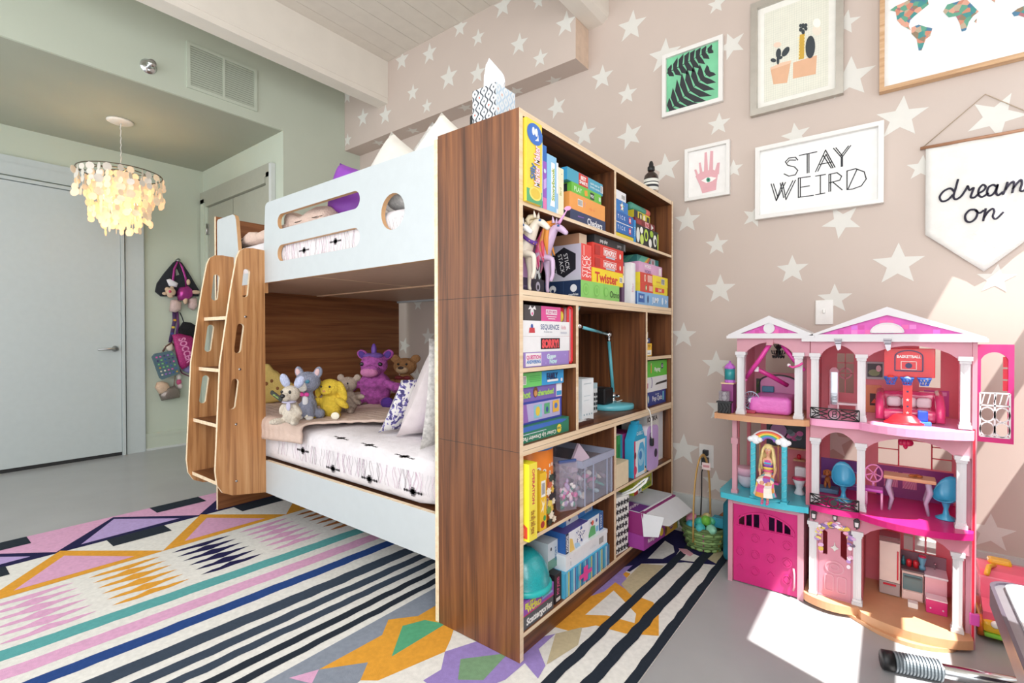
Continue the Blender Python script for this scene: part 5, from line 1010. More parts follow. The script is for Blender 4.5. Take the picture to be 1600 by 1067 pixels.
# ================================================================ bags hanging on the back wall of the alcove
BX = XB+.004
def bagX(dx=0): return frame_mtx((BX+dx, 0, 0), (0,1,0), (0,0,1))
BK = M('black_fabric', '#26282f', .85, var=.1, bump=.3, bscale=60); HPK = M('hot_pink_sequin', '#a8256f', .35, .2, var=.5, scale=160, bump=.5, bscale=160)
MAG = M('magenta_foil', '#a83a8a', .25, .5, var=.15); PLU = M('pale_plush', '#cdb3ae', .95, var=.1, bump=.6, bscale=90); TAN = M('beige_plush', '#d2b49a', .95, var=.08, bump=.5, bscale=90)
bz = lambda u, v, dx=0: onX(220+u/3.583, 390+v/3.583, BX+dx)
def bpoly(pts): return [(p.y, p.z) for p in (bz(u, v) for u, v in pts)]
def puff(mb, X, loop, depth, mat, inset=.75):
    c_ = (sum(p[0] for p in loop)/len(loop), sum(p[1] for p in loop)/len(loop)); n = len(loop); vs = []; fs = []
    for k, (s_, d_) in enumerate(((1, .0), (1.02, .35), (.9, .8), (.55, 1.0))):
        vs += [(c_[0]+(p[0]-c_[0])*s_, c_[1]+(p[1]-c_[1])*s_, depth*d_) for p in loop]
    for j in range(3):
        for i in range(n): k = (i+1) % n; fs.append((j*n+i, j*n+k, (j+1)*n+k, (j+1)*n+i))
    fs.append(tuple(range(3*n, 4*n))); fs.append(tuple(range(n))[::-1])
    A = sum(loop[i][0]*loop[(i+1) % n][1]-loop[(i+1) % n][0]*loop[i][1] for i in range(n))
    if A < 0: fs = [f[::-1] for f in fs]
    mb.add(vs, fs, mat, True, X)
bb = thing('black_bag', 'black slouchy fabric bag hanging highest on the alcove wall', 'bag', (BX, .52, 1.5))
w = MB(); lp = bpoly([(200,60),(225,75),(262,130),(318,225),(318,262),(270,262),(180,262),(110,262),(78,235),(88,190),(130,130),(180,72)])
hole = bpoly([(200,100),(216,140),(190,150),(188,115)])
w.prism([lp, hole], bagX(), .03, BK); obj('bag_body', w, bb); obj('hook', MB().lathe([(.012, 0), (.012, .05), (.018, .056)], METAL, bagX() @ Matrix.Translation((bz(200,62).y, bz(200,62).z, 0)), 12), bb)
pp = thing('plush_purse', 'pink metallic plush dog purse hanging over the black bag', 'purse', (BX, .53, 1.45))
w = MB(); puff(w, bagX(.03), bpoly([(190,240),(205,215),(250,205),(275,225),(275,265),(240,285),(200,285)]), .07, MAG); obj('purse_body', w, pp)
w = MB()
for u, v, r_ in ((150,240,.042),(133,225,.022),(150,255,.03)): p = bz(u, v); w.ell((BX+.08, p.y, p.z), r_, TAN)
obj('plush_head', w, pp, 'beige plush dog head')
for u, v, a_, b_ in ((290,240,.045,.02),(233,285,.02,.04),(250,185,.016,.03),(118,248,.02,.016),(158,218,.016,.02)): p = bz(u, v); w = MB().ell((BX+.075, p.y, p.z), (.02, a_, b_), TAN); obj('plush_limb', w, pp, 'beige plush paw'); w = MB()
p = bz(138, 238); w = MB().ell((BX+.12, p.y, p.z), (.008, .012, .014), P('d24a6a')); p = bz(158, 262); w.ell((BX+.105, p.y, p.z), .006, P('2b2228')); obj('face', w, pp)
w = MB(); puff(w, bagX(.035), bpoly([(135,170),(155,165),(200,190),(192,212),(150,205)]), .02, P('e6e4ea')); obj('bow', w, pp, 'white bow')
obj('strap', MB().tube([(BX+.045, *q) for q in bpoly([(163,235),(170,180),(178,110),(200,62),(222,100),(242,160),(246,215)])], .010, MAG, 8, flat=.3), pp, 'shiny magenta strap')
fz = thing('fur_pompoms', 'pair of pale pink fuzzy pompoms hanging below the black bag', 'pompoms', (BX, .53, 1.33))
for L_ in ([(160,285),(185,280),(215,295),(212,340),(185,352),(155,345)], [(255,275),(300,270),(305,320),(285,340),(260,325)]):
    w = MB(); puff(w, bagX(.02), bpoly(L_), .06, PLU); obj('pompom', w, fz)
ln = MB()
pts = bpoly([(182,345),(184,400),(170,470),(160,520)]); ln.tube([(BX+.02, *q) for q in pts], .016, P('4a2f5c'), 8, flat=.2)
pts = bpoly([(200,345),(205,420),(198,480)]); ln.tube([(BX+.015, *q) for q in pts], .012, P('6a3a6e'), 8, flat=.2)
for u, v, c_ in ((185,395,'d8a03c'),(176,435,'e0c04a'),(170,470,'3f4a8c')): p = bz(u, v); ln.box(BX+.022, p.y-.012, p.z-.010, BX+.028, p.y+.012, p.z+.010, P(c_))
obj('lanyard', ln, None, 'purple patterned lanyards hanging between the black bag and SOCCER pouch', 'lanyard')
fb = MB(); lp = bpoly([(212,440),(235,405),(275,410),(310,430),(330,470),(325,520),(310,555),(270,530),(215,520)])
puff(fb, bagX(.0), lp, .07, M('black_fur', '#17171b', .95, var=.2, bump=1, bscale=160))
fbo = obj('fur_bag', fb, None, 'black furry bag hanging behind the SOCCER pouch', 'bag')
obj('strap', MB().tube([(BX+.03, *q) for q in bpoly([(235,410),(225,380),(212,352)])], .005, BK, 6), fbo)
sc = thing('sequin_pouch', 'pink sequin pouch lettered SOCCER hanging on the alcove wall', 'pouch', (BX, .53, 1.0))
lp = bpoly([(160,478),(200,472),(262,485),(288,520),(288,580),(275,625),(240,655),(212,668),(195,640),(178,570)])
w = MB(); puff(w, bagX(.072), lp, .045, HPK); obj('pouch_body', w, sc)
c0 = bz(228, 562); c1 = bz(206, 500); c2 = bz(252, 625)
d_ = Vector((0, c2.y-c1.y, c2.z-c1.z)).normalized()
w = MB().text('SOCCER', .085, P('e58fc0', .6), frame_mtx((BX+.1185, c0.y, c0.z), d_, (0, -d_.z, d_.y)), bold=.035, width=(c2-c1).length*1.08)
obj('lettering', w, sc, 'pale pink SOCCER lettering')
obj('cord', MB().tube([(BX+.05, *q) for q in bpoly([(310,555),(318,620),(300,680),(262,708),(220,690),(205,665)])], .006, P('6a2f4c'), 6), sc)
w = MB(); p = bz(262, 655); w.ell((BX+.04, p.y, p.z), (.05, .065, .06), M('lilac_fur', '#8d84b4', .95, var=.15, bump=1, bscale=120)); obj('fur_pompom', w, None, 'lilac fur pompom hanging under the SOCCER pouch', 'pompom')
sb = thing('studded_bag', 'slate blue square bag covered in coloured studs', 'bag', (BX, .42, .86))
lp = bpoly([(45,600),(60,582),(150,565),(172,590),(198,672),(188,692),(100,725),(88,716)])
w = MB(); w.prism(lp, bagX(.07), .03, M('slate_leather', '#56707c', .5, var=.05)); obj('bag_body', w, sb)
w = MB(); rr = random.Random(4); A_, B_, C_ = bz(62, 600), bz(158, 580), bz(98, 708)
for i in range(5):
    for j in range(6):
        p = A_+(B_-A_)*(i+.2)/4.6+(C_-A_)*(j+.15)/5.6; w.box(BX+.10, p.y-.007, p.z-.007, BX+.104, p.y+.007, p.z+.007, P(rr.choice(('7ac07a', 'd86ab0', '4a3a70', 'e0d6c4', '9a6ac0', 'c9a24a', '3f5fa8')), .3))
obj('studs', w, sb)
obj('strap', MB().tube([(BX+.06, *q) for q in bpoly([(110,570),(130,540),(160,520),(178,540)])], .008, P('5a3a34'), 6), sb)
w = MB(); puff(w, bagX(.03), bpoly([(120,545),(165,520),(172,560),(150,575)]), .04, P('d9cdbb')); obj('scarf', w, None, 'cream knitted scrap tucked behind the slate blue studded bag', 'scarf')
cp = thing('coin_purse', 'beige plush coin purse with glitter lower half hanging lowest', 'coin purse', (BX, .44, .66))
w = MB(); puff(w, bagX(.03), bpoly([(72,770),(82,742),(110,735),(140,745),(150,770),(130,805),(95,805)]), .06, TAN); obj('purse_top', w, cp)
w = MB(); puff(w, bagX(.04), bpoly([(92,810),(130,770),(180,760),(208,790),(205,825),(105,842)]), .06, M('glitter_fabric', '#8a7f78', .3, .5, var=.6, scale=260)); obj('glitter_pouch', w, cp)
obj('strap', MB().tube([(BX+.05, *q) for q in bpoly([(175,762),(178,735),(182,705)])], .005, P('8a7a6a'), 6), cp)
w = MB(); 
for u, v, c_ in ((205,712,'d9d2cc'),(205,740,'c0507a'),(210,762,'d8c9c9')): p = bz(u, v); w.ell((BX+.04, p.y, p.z), (.02, .022, .03), P(c_))
obj('keychain_charm', w, None, 'red and white charm dangling beside the studded bag', 'charm')
# ================================================================ bedding
QU = M('bedding_cotton', '#dcd6d8', .9, var=.05, scale=14, bump=.5, bscale=34); MOT = P('625d60', .9); PKL = P('c9a9bd', .9)
def soft_block(x0, x1, y0, y1, z0, z1, r, mat, sag=0, nx=26, ny=18, nz=5, amp=.004, seed=1):
    mb = MB(); rr = random.Random(seed)
    bm = bmesh.new(); bmesh.ops.create_cube(bm, size=1)
    bmesh.ops.subdivide_edges(bm, edges=bm.edges[:], cuts=14, use_grid_fill=True)
    hx, hy, hz = (x1-x0)/2, (y1-y0)/2, (z1-z0)/2; r = min(r, hx*.99, hy*.99, hz*.99)
    for v in bm.verts:
        p = Vector((v.co.x*2*hx, v.co.y*2*hy, v.co.z*2*hz))
        q = Vector((max(-hx+r, min(hx-r, p.x)), max(-hy+r, min(hy-r, p.y)), max(-hz+r, min(hz-r, p.z)))); d = p-q
        if d.length > 1e-9: p = q+d.normalized()*r
        w_ = amp*(math.sin(p.x*31+seed)+math.sin(p.y*27+p.x*13)) if p.z > 0 else 0
        v.co = p+Vector((0, 0, w_))+Vector(((x0+x1)/2, (y0+y1)/2, (z0+z1)/2))
    bm.verts.index_update()
    mb.add([v.co.copy() for v in bm.verts], [[v.index for v in f.verts] for f in bm.faces], mat, True); bm.free(); return mb
def motif(mb, X, s=1, m=MOT):
    for a_, b_, h_ in ((-.055, .055, .0035), (-.018, .018, .010), (-.010, .010, .018)): mb.prism(rect(a_*s, -h_*s, b_*s, h_*s), X, 0, m)
    for q in (-.05, -.035, .035, .05): mb.prism(oval(q*s, 0, .004*s, .007*s, 8), X, 0, m)
def curls(mb, y, z0, z1, x0, x1, n, m, seed):
    rr = random.Random(seed)
    for k in range(n):
        x = rr.uniform(x0, x1); zz = [z0+(z1-z0)*i/6 for i in range(7)]; f = rr.uniform(0, 6)
        L = [(x+.008*math.sin(f+i*.9)-.0011, z) for i, z in enumerate(zz)]; R = [(a_+.0022, b_) for a_, b_ in L]
        for i in range(6): mb.prism([L[i], R[i], R[i+1], L[i+1]], XYn(y), 0, m)
XYn = lambda y: frame_mtx((0, y, 0), (1,0,0), (0,0,1))
lm = soft_block(-2.30, -.40, .022, 1.375, .386, .615, .075, QU, seed=2)
for u, v in ((428,694),(473,724),(520,755),(577,783),(645,806)): p = onY(u, v-20, .0205); motif(lm, frame_mtx((p.x, .0205, max(p.z, .455)), (1,0,0), (0,0,1)))
curls(lm, .0212, .45, .535, -1.62, -.42, 60, P('b7b0b4', .9), 3); curls(lm, .0210, .45, .535, -1.62, -.42, 30, PKL, 4)
for u, v in ((533,686),(577,697),(632,715)): p = onZ(u, v, .62); motif(lm, frame_mtx((p.x, p.y, .6245), (1, -.1, 0), (0,1,0)), 1.1, MOT)
obj('lower_mattress', lm, None, 'lower bunk mattress in a white sheet with dark cross motifs', 'mattress')
um = soft_block(-2.30, -.40, .024, 1.375, 1.381, 1.60, .06, QU, seed=5)
for u, v in ((475,391),(524,377)): p = onY(u, v, .0235); motif(um, frame_mtx((p.x, .0235, p.z), (1,0,0), (0,0,1)), .85)
curls(um, .0237, 1.43, 1.55, -1.60, -.45, 60, P('b0a9ad', .9), 7); curls(um, .0236, 1.43, 1.55, -1.6, -.45, 25, PKL, 8)
obj('upper_mattress', um, None, 'upper bunk mattress seen through the guard rail slots', 'mattress')
# quilt over the foot of the lower bunk
QL = M('blush_quilt', '#cbb3a5', .95, var=.04, bump=.35, bscale=60)
w = MB(); vs = []; fs = []; nx, ny = 140, 130
def right(y): return -1.345+.32*min(1, max(0, (y+.02)/.30))+.35*min(1, max(0, (y-.28)/.4))
for j in range(ny+1):
    s = j/ny; L = s*1.47            # arc length from hem, up the front then across the top
    for i in range(nx+1):
        if L < .08: y, z = .004, .535+L
        elif L < .13: a_ = (L-.08)/.05*PI/2; y, z = .004+.04*(1-math.cos(a_)), .615+.022*math.sin(a_)
        else: y, z = .044+(L-.13), .637
        x = -2.285+(right(y)+2.285)*i/nx
        q = .006*(abs(math.sin(x*PI/.05)*math.sin((y if y > .05 else z)*PI/.05))**.6-.5)
        if y < .03: vs.append((x, y-.010+q+.006*math.sin(x*9), z-.012*math.sin(x*6)*(1-L/.13 if L < .13 else 0)))
        else: vs.append((x, y, z+q+.006*math.sin(x*5+y*4)))
for j in range(ny):
    for i in range(nx): a_ = j*(nx+1)+i; fs.append((a_, a_+1, a_+nx+2, a_+nx+1))
w.add(vs, fs, QL, True)
obj('quilt', w, None, 'blush pink quilted blanket folded over the foot of the lower bunk', 'quilt', mods=[('SOLIDIFY', {'thickness': .012, 'offset': 1})])
# pillows
def pillow(name, label, loc, size, th, rot, mat, extra=None, cat='pillow', group=None, mid=False):
    t = thing(name, label, cat, loc, rot, group)
    mb = MB(); n = 14; vs = []; fs = []
    for sgn in (1, -1):
        for j in range(n+1):
            for i in range(n+1):
                a_, b_ = 2*i/n-1, 2*j/n-1
                e = (1-abs(a_)**2.6)*(1-abs(b_)**2.6); pin = 1-.07*(1-a_*a_)*0-.05*(abs(a_)*0)
                x = a_*size[0]/2*(1-.07*(1-b_*b_)*(abs(a_)**4)*-0-.06*(1-abs(b_)**2)*(abs(a_)**6)); y = b_*size[1]/2*(1-.06*(1-abs(a_)**2)*(abs(b_)**6))
                vs.append((x, sgn*th/2*(max(e, 0)**.45), y+(0 if mid else size[1]/2)))
    m_ = (n+1)**2
    for j in range(n):
        for i in range(n):
            a_ = j*(n+1)+i; fs.append((a_, a_+1, a_+n+2, a_+n+1)); fs.append((m_+a_, m_+a_+n+1, m_+a_+n+2, m_+a_+1))
    mb.add(vs, fs, mat, True)
    if extra: extra(mb, size, th)
    obj('cushion', mb, t, local=True); return t
rz = math.radians
GREYSPOT = M('grey_spotted_cotton', '#c9c6c2', .9, var=.25, scale=70); PINKW = M('blush_marbled_cotton', '#cfc4c4', .9, var=.12, scale=9, bump=.4, bscale=30)
LILC = M('lilac_cotton', '#a98fc0', .9, var=.05, bump=.3, bscale=40)
PAT = bpy.data.materials.new('purple_leaf_print'); PAT.use_nodes = True; nt = PAT.node_tree; wv = nt.nodes.new('ShaderNodeTexNoise'); wv.inputs['Scale'].default_value = 26; wv.inputs['Detail'].default_value = 1; wv.inputs['Distortion'].default_value = 2.2
tcn = nt.nodes.new('ShaderNodeTexCoord'); nt.links.new(tcn.outputs['Object'], wv.inputs['Vector']); rmp = nt.nodes.new('ShaderNodeValToRGB'); rmp.color_ramp.interpolation = 'CONSTANT'
for i, (q, h) in enumerate(((0, '#3f3a6c'), (.42, '#7a70ac'), (.5, '#dfdcd8'))):
    e = rmp.color_ramp.elements[i] if i < 2 else rmp.color_ramp.elements.new(q); e.position = q; e.color = lin(h)
nt.links.new(wv.outputs['Fac'], rmp.inputs['Fac']); nt.links.new(rmp.outputs['Color'], nt.nodes['Principled BSDF'].inputs['Base Color'])
def stripe(mb, size, th):
    mb.prism([(-size[0]*.03, .05), (size[0]*.05, .05), (size[0]*.05, size[1]-.05), (-size[0]*.03, size[1]-.05)], frame_mtx((0, -th/2-.001, 0), (1,0,0), (0,0,1)), 0, P('e6e2de', .9))
# leaning on the bookcase end, faces turned towards -x: local +y is thickness; lean about y
def lean(label, x, y, size, th, ang, mat, yaw=90, extra=None): return pillow('pillow', label, (x, y, .622), size, th, (rz(ang), 0, rz(yaw)), mat, extra)
lean('tall white spotted pillow closest to the bookcase end of the lower bunk', -.515, .275, (.48, .44), .08, 7, GREYSPOT)
lean('lilac pillow squeezed between white pillows on the lower bunk', -.655, .385, (.44, .29), .06, 14, LILC)
lean('large blush marbled pillow leaning on the lower bunk', -.79, .44, (.60, .50), .19, 31, PINKW)
lean('white and purple leaf print cushion on the lower bunk', -.93, .36, (.42, .30), .09, 33, PAT, 90, stripe)
# upper bunk
FLC = M('pink_fleece', '#d6bcae', .98, var=.06, bump=.7, bscale=120); IVY_ = M('ivory_pillowcase', '#ddd9d0', .9, var=.03, bump=.3, bscale=30); VIO = M('purple_satin', '#8a3fae', .5, var=.08, bump=.25, bscale=24)
def upp(label, u, v, y, s, th, roll, yaw, mat, zlow=1.612):
    p = onY(u, v, y); h = s*(abs(math.sin(rz(roll)))+abs(math.cos(rz(roll))))/2
    return pillow('pillow', label, (p.x+s*.35*math.sin(rz(roll))*.0, y, max(p.z-h, zlow+h)), (s, s), th, (0, rz(roll), rz(yaw)), mat, mid=True)
upp('purple satin pillow behind the upper guard rail slots', 549, 281, .17, .25, .12, 20, 12, VIO)
upp('ivory pillow with a raised corner above the upper guard rail', 619, 204, .30, .33, .12, 38, 15, IVY_)
upp('greyish cushion behind the white cushion at the head of the upper bunk', 682, 190, .42, .36, .09, 40, 30, GREYSPOT)
upp('white cushion standing at the bookcase end of the upper bunk', 693, 175, .16, .24, .08, 42, 20, IVY_)
w = MB()
for k, (x0, x1, y0, y1, z0, z1) in enumerate(((-.80, -.41, .05, .50, 1.606, 1.80),)):
    w.merge(soft_block(x0, x1, y0, y1, z0, z1, .07, GREYSPOT, amp=.008, seed=9))
obj('folded_duvet', w, None, 'grey white puffy duvet folded behind the round guard rail hole', 'duvet')
w = MB(); w.merge(soft_block(-2.27, -1.55, .04, .85, 1.601, 1.66, .028, FLC, amp=.010, seed=4)); w.merge(soft_block(-1.62, -1.22, .05, .7, 1.601, 1.715, .05, FLC, amp=.012, seed=6))
obj('fleece_blanket', w, None, 'crumpled pink fleece blanket lying on the upper bunk', 'blanket')
# ================================================================ plush toys along the foot panel
RM = lambda s=.007: [('REMESH', {'mode': 'VOXEL', 'voxel_size': s, 'use_smooth_shade': True})]
def furm(n, h, v=.12): return M('plush_'+n, h, .98, var=v, scale=40, bump=.8, bscale=140)
EYE = P('1a1618', .15)
def plush(name, label, u, v, h, rzdeg, fur, parts, face, wide=1.0):
    """sits at the spot (u,v) of the bed top; local +x faces out of the wall, sizes in units of h"""
    p = onZ(u, v, .645); t = thing(name, label, 'plush toy', (p.x-.02, p.y, .645), (0, 0, rz(rzdeg)), 'plush toys along the foot of the lower bunk'); t.scale = (1, wide, 1)
    w = MB()
    for c_, r_, *ro in parts: w.ell(Vector(c_)*h, tuple(q*h for q in r_), fur, tuple(ro[0]) if ro else None, 18, 12)
    obj('body', w, t, local=True, mods=RM(max(.004, h*.022)))
    for nm, mat, items, lab in face:
        w = MB()
        for c_, r_, *ro in items: w.ell(Vector(c_)*h, tuple(q*h for q in r_), mat, tuple(ro[0]) if ro else None, 14, 10)
        obj(nm, w, t, lab, local=True)
    return t
sit = lambda legspread=.2, arm=.25: [((.0, 0, .25), (.19, .20, .26)), ((.02, 0, .38), (.15, .17, .18)), ((.24, legspread, .09), (.20, .085, .085), (0, 0, .35)), ((.24, -legspread, .09), (.20, .085, .085), (0, 0, -.35)), ((.10, arm, .33), (.08, .07, .17), (.6, .5, 0)), ((.10, -arm, .33), (.08, .07, .17), (-.6, .5, 0))]
Y_ = furm('yellow', '#d9b93c'); plush('plush_bunny', 'yellow floppy eared plush with white foot pads', 521, 652, .235, -62, Y_,
    sit()+[((.05, 0, .66), (.20, .20, .20)), ((.20, 0, .60), (.10, .11, .09)), ((.02, .22, .58), (.07, .08, .24), (.25, 0, 0)), ((.02, -.22, .62), (.07, .07, .20), (-.15, 0, 0))],
    [('eye', EYE, [((.235, .08, .70), (.02, .02, .024))], None), ('eye', EYE, [((.235, -.08, .70), (.02, .02, .024))], None), ('foot_pad', P('e9e2cf', .9), [((.425, .27, .10), (.02, .075, .08), (0, 0, .35))], 'white foot pad'), ('foot_pad', P('e9e2cf', .9), [((.425, -.27, .10), (.02, .075, .08), (0, 0, -.35))], 'white foot pad'), ('nose', P('c98f5c', .8), [((.30, 0, .61), (.02, .03, .02))], None)], 1.25)
G_ = furm('grey', '#868a9c'); plush('plush_cat', 'grey plush cat with green blue eyes and a pink bow', 486, 655, .265, -62, G_,
    [((0, 0, .22), (.15, .16, .24)), ((.02, 0, .40), (.11, .12, .16)), ((.10, .11, .16), (.07, .06, .17)), ((.10, -.11, .16), (.07, .06, .17)), ((.03, 0, .72), (.20, .25, .20)), ((.0, .20, .90), (.05, .09, .12), (-.35, 0, 0)), ((.0, -.20, .90), (.05, .09, .12), (.35, 0, 0)), ((-.05, .2, .1), (.1, .1, .1))],
    [('muzzle', P('dedbd6', .95), [((.17, 0, .67), (.08, .09, .12)), ((.215, 0, .60), (.04, .09, .05))], 'white muzzle'), ('eye', P('3f7f98', .1), [((.205, .10, .74), (.02, .05, .035), (.3, 0, 0))], None), ('eye', P('3f7f98', .1), [((.205, -.10, .74), (.02, .05, .035), (-.3, 0, 0))], None), ('bow', P('d9409c', .6), [((.15, .05, .49), (.03, .05, .04)), ((.15, -.05, .49), (.03, .05, .04)), ((.17, 0, .49), (.025, .02, .02))], 'hot pink bow'), ('bib', P('d6d6d8', .95), [((.115, 0, .36), (.03, .06, .13))], 'white chest'), ('inner_ear', P('c9a9a9', .9), [((.04, .20, .90), (.02, .05, .08), (-.35, 0, 0))], None), ('inner_ear', P('c9a9a9', .9), [((.04, -.20, .90), (.02, .05, .08), (.35, 0, 0))], None), ('paw', P('dcd9d6', .95), [((.15, .11, .04), (.08, .065, .045))], 'white paw'), ('paw', P('dcd9d6', .95), [((.15, -.11, .04), (.08, .065, .045))], 'white paw')])
D_ = furm('cream', '#cfc4b4'); d0 = plush('plush_dog', 'cream plush dog with pale blue ears holding a small tag', 460, 662, .235, -62, D_,
    [((0, 0, .2), (.17, .19, .22)), ((.02, 0, .36), (.12, .13, .14)), ((.2, .19, .07), (.19, .08, .07), (0, 0, .4)), ((.2, -.19, .07), (.19, .08, .07), (0, 0, -.4)), ((.05, 0, .62), (.18, .19, .17)), ((.22, 0, .57), (.11, .10, .09)), ((.08, .17, .3), (.06, .06, .14), (.5, .4, 0)), ((.08, -.17, .3), (.06, .06, .14), (-.5, .4, 0))],
    [('ear', furm('pale_blue', '#aeb3cc'), [((0, .17, .86), (.05, .10, .15), (-.7, 0, 0))], 'pale blue ear'), ('ear', furm('pale_blue', '#aeb3cc'), [((0, -.16, .88), (.05, .10, .16), (.5, 0, 0))], 'pale blue ear'), ('nose', EYE, [((.32, 0, .60), (.04, .055, .045))], None), ('eye', EYE, [((.21, .09, .67), (.02, .03, .035))], None), ('eye', EYE, [((.21, -.09, .67), (.02, .03, .035))], None), ('scarf', P('b4b0c6', .9), [((.10, 0, .46), (.13, .15, .035)), ((.2, .05, .38), (.02, .05, .09))], 'pale lilac scarf')])
w = MB().prism(rrect(-.035, -.012, .035, .012, .008), frame_mtx(Vector((.30, -.10, .54))*.265, (0, .8, -.55), (.3, .5, .8)), .004, P('2c2f2a')); w.text('plush', .016, P('b9d86a'), frame_mtx(Vector((.30, -.10, .54))*.265, (0, .8, -.55), (.3, .5, .8)) @ Matrix.Translation((0, 0, .0045))); obj('paper_tag', w, d0, 'dark paper tag with green lettering', local=True)
T_ = furm('oatmeal', '#a8978a'); plush('plush_bear', 'oatmeal teddy bear sitting between yellow and purple plush toys', 549, 645, .225, -62, T_,
    sit(.16, .22)+[((.05, 0, .70), (.19, .21, .19)), ((.21, 0, .64), (.10, .11, .09)), ((.0, .21, .86), (.06, .09, .09)), ((.0, -.21, .86), (.06, .09, .09)), ((.2, .36, .42), (.22, .08, .07), (0, -.1, .9))],
    [('eye', EYE, [((.22, .075, .74), (.02, .022, .024))], None), ('eye', EYE, [((.22, -.075, .74), (.02, .022, .024))], None), ('nose', P('7a6258', .7), [((.31, 0, .67), (.02, .035, .025))], None)], 1.05)
U_ = furm('magenta', '#a04c94', .4); plush('plush_unicorn', 'largest plush a purple pink unicorn with a violet horn', 590, 633, .345, -60, U_,
    sit(.21, .28)+[((.02, 0, .38), (.20, .21, .22)), ((.06, 0, .72), (.17, .18, .19)), ((.20, 0, .62), (.13, .13, .11)), ((.0, .17, .90), (.04, .075, .10), (-.4, 0, 0)), ((.0, -.17, .90), (.04, .075, .10), (.4, 0, 0)), ((.16, .33, .34), (.18, .08, .08), (0, 0, .6))],
    [('horn', P('5a2f8c', .5), [((.06, 0, .98), (.035, .035, .12))], 'violet horn'), ('forelock', furm('violet', '#6a4a94'), [((.08, .04, .88), (.10, .09, .06)), ((.06, -.06, .88), (.08, .08, .05))], 'violet forelock'), ('eye', EYE, [((.19, .12, .74), (.025, .03, .035))], None), ('eye', EYE, [((.19, -.12, .74), (.025, .03, .035))], None), ('muzzle', furm('rose', '#c87aa8'), [((.26, 0, .60), (.09, .115, .085))], 'rose pink muzzle'), ('inner_ear', P('4a2a7c', .8), [((.03, .17, .90), (.02, .045, .07), (-.4, 0, 0))], None), ('inner_ear', P('4a2a7c', .8), [((.03, -.17, .90), (.02, .045, .07), (.4, 0, 0))], None), ('hoof', furm('deep_purple', '#53308a'), [((.42, .28, .10), (.05, .085, .095), (0, 0, .35))], 'deep purple hoof'), ('hoof', furm('deep_purple', '#53308a'), [((.42, -.28, .10), (.05, .085, .095), (0, 0, -.35))], 'deep purple hoof')], 1.4)
B_ = furm('brown', '#a5774c'); plush('teddy_bear', 'brown teddy bear with a dark red bow behind the purple unicorn', 637, 626, .315, -60, B_,
    sit(.18, .25)+[((.03, 0, .72), (.17, .20, .18)), ((.0, .18, .88), (.05, .085, .085)), ((.0, -.18, .88), (.05, .085, .085)), ((.17, 0, .66), (.10, .11, .09))],
    [('muzzle', furm('sand', '#d0b08a'), [((.21, 0, .655), (.085, .105, .08))], 'pale muzzle'), ('nose', P('3a2620', .4), [((.285, 0, .70), (.025, .05, .03))], None), ('eye', EYE, [((.19, .07, .77), (.02, .02, .024))], None), ('eye', EYE, [((.19, -.07, .77), (.02, .02, .024))], None), ('bow', P('7a1f26', .6), [((.17, .07, .49), (.03, .07, .04)), ((.17, -.07, .49), (.03, .07, .04)), ((.19, 0, .49), (.03, .025, .025))], 'dark red bow')], 1.25)
# cheese-shaped cushion
p = onZ(413, 664, .645)
cc = thing('cheese_cushion', 'yellow cheese wedge cushion with brown spots beside the ladder', 'cushion', (-2.13, .262, .652), (0, 0, rz(-22)), 'plush toys along the foot of the lower bunk'); cc.scale = (.8, .86, .8)
CY = M('plush_cheese', '#dcc070', .95, var=.05, bump=.4, bscale=120)
lp = [(-.20, .0), (-.05, -.0), (.10, .02), (.135, .07), (.15, .12), (.10, .165), (.055, .20), (.02, .245), (-.005, .26), (-.03, .30), (-.05, .305), (-.10, .285), (-.20, .26)]
w = MB(); puff(w, frame_mtx((0, 0, 0), (0,1,0), (0,0,1)), lp, .05, CY); puff(w, frame_mtx((0, 0, 0), (0,1,0), (0,0,1)) @ Matrix.Rotation(PI, 4, 'Y'), [(-a_, b_) for a_, b_ in lp], .045, CY); obj('cushion', w, cc, local=True)
for k, (a_, b_, r_) in enumerate(((-.055, .155, .018), (-.02, .175, .016), (.018, .115, .015), (-.09, .22, .017), (.08, .10, .012))):
    w = MB().ell((.048, a_, b_), (.004, r_*.8, r_), P('8a5a34', .9)); obj('spot', w, cc, 'brown spot', local=True)
w = MB().ell((.02, .13, .085), (.04, .035, .06), P('d89a4c', .9)); obj('rind', w, cc, 'orange rind edge', local=True)
# ================================================================ dollhouse
DPK = M('dollhouse_pink', '#eea8ba', .4, var=.02); DPP = M('dollhouse_pale_pink', '#eeb6c4', .4, var=.02); DMG = M('dollhouse_magenta', '#d8287f', .3, var=.03, coat=.2)
DWH = M('dollhouse_white', '#eceaec', .3, var=.01); DTQ = M('dollhouse_turquoise', '#45b9cc', .35, var=.02); DPE = M('dollhouse_peach', '#e2ab80', .4, var=.03); DSA = M('dollhouse_salmon', '#ee929e', .4, var=.03); DRD = M('dollhouse_red', '#d2243c', .35)
def translucent(m, f):
    nt = m.node_tree; b = nt.nodes['Principled BSDF']; o = [n for n in nt.nodes if n.type == 'OUTPUT_MATERIAL'][0]
    t = nt.nodes.new('ShaderNodeBsdfTranslucent'); mx = nt.nodes.new('ShaderNodeMixShader'); mx.inputs[0].default_value = f
    nt.links.new(b.inputs['Base Color'].links[0].from_socket, t.inputs['Color']); nt.links.new(b.outputs[0], mx.inputs[1]); nt.links.new(t.outputs[0], mx.inputs[2]); nt.links.new(mx.outputs[0], o.inputs['Surface'])
for m_, f_ in ((DPK, .4), (DPP, .4), (DSA, .4), (DMG, .2), (DWH, .25), (DPE, .2)): translucent(m_, f_)
dh = thing('dollhouse', 'three storey pink toy dollhouse with white columns standing against the star wall', 'dollhouse', (.77, 1.15, 0))
FY = 1.01; BY = 1.30
XYf = lambda y: frame_mtx((0, y, 0), (1,0,0), (0,0,1))
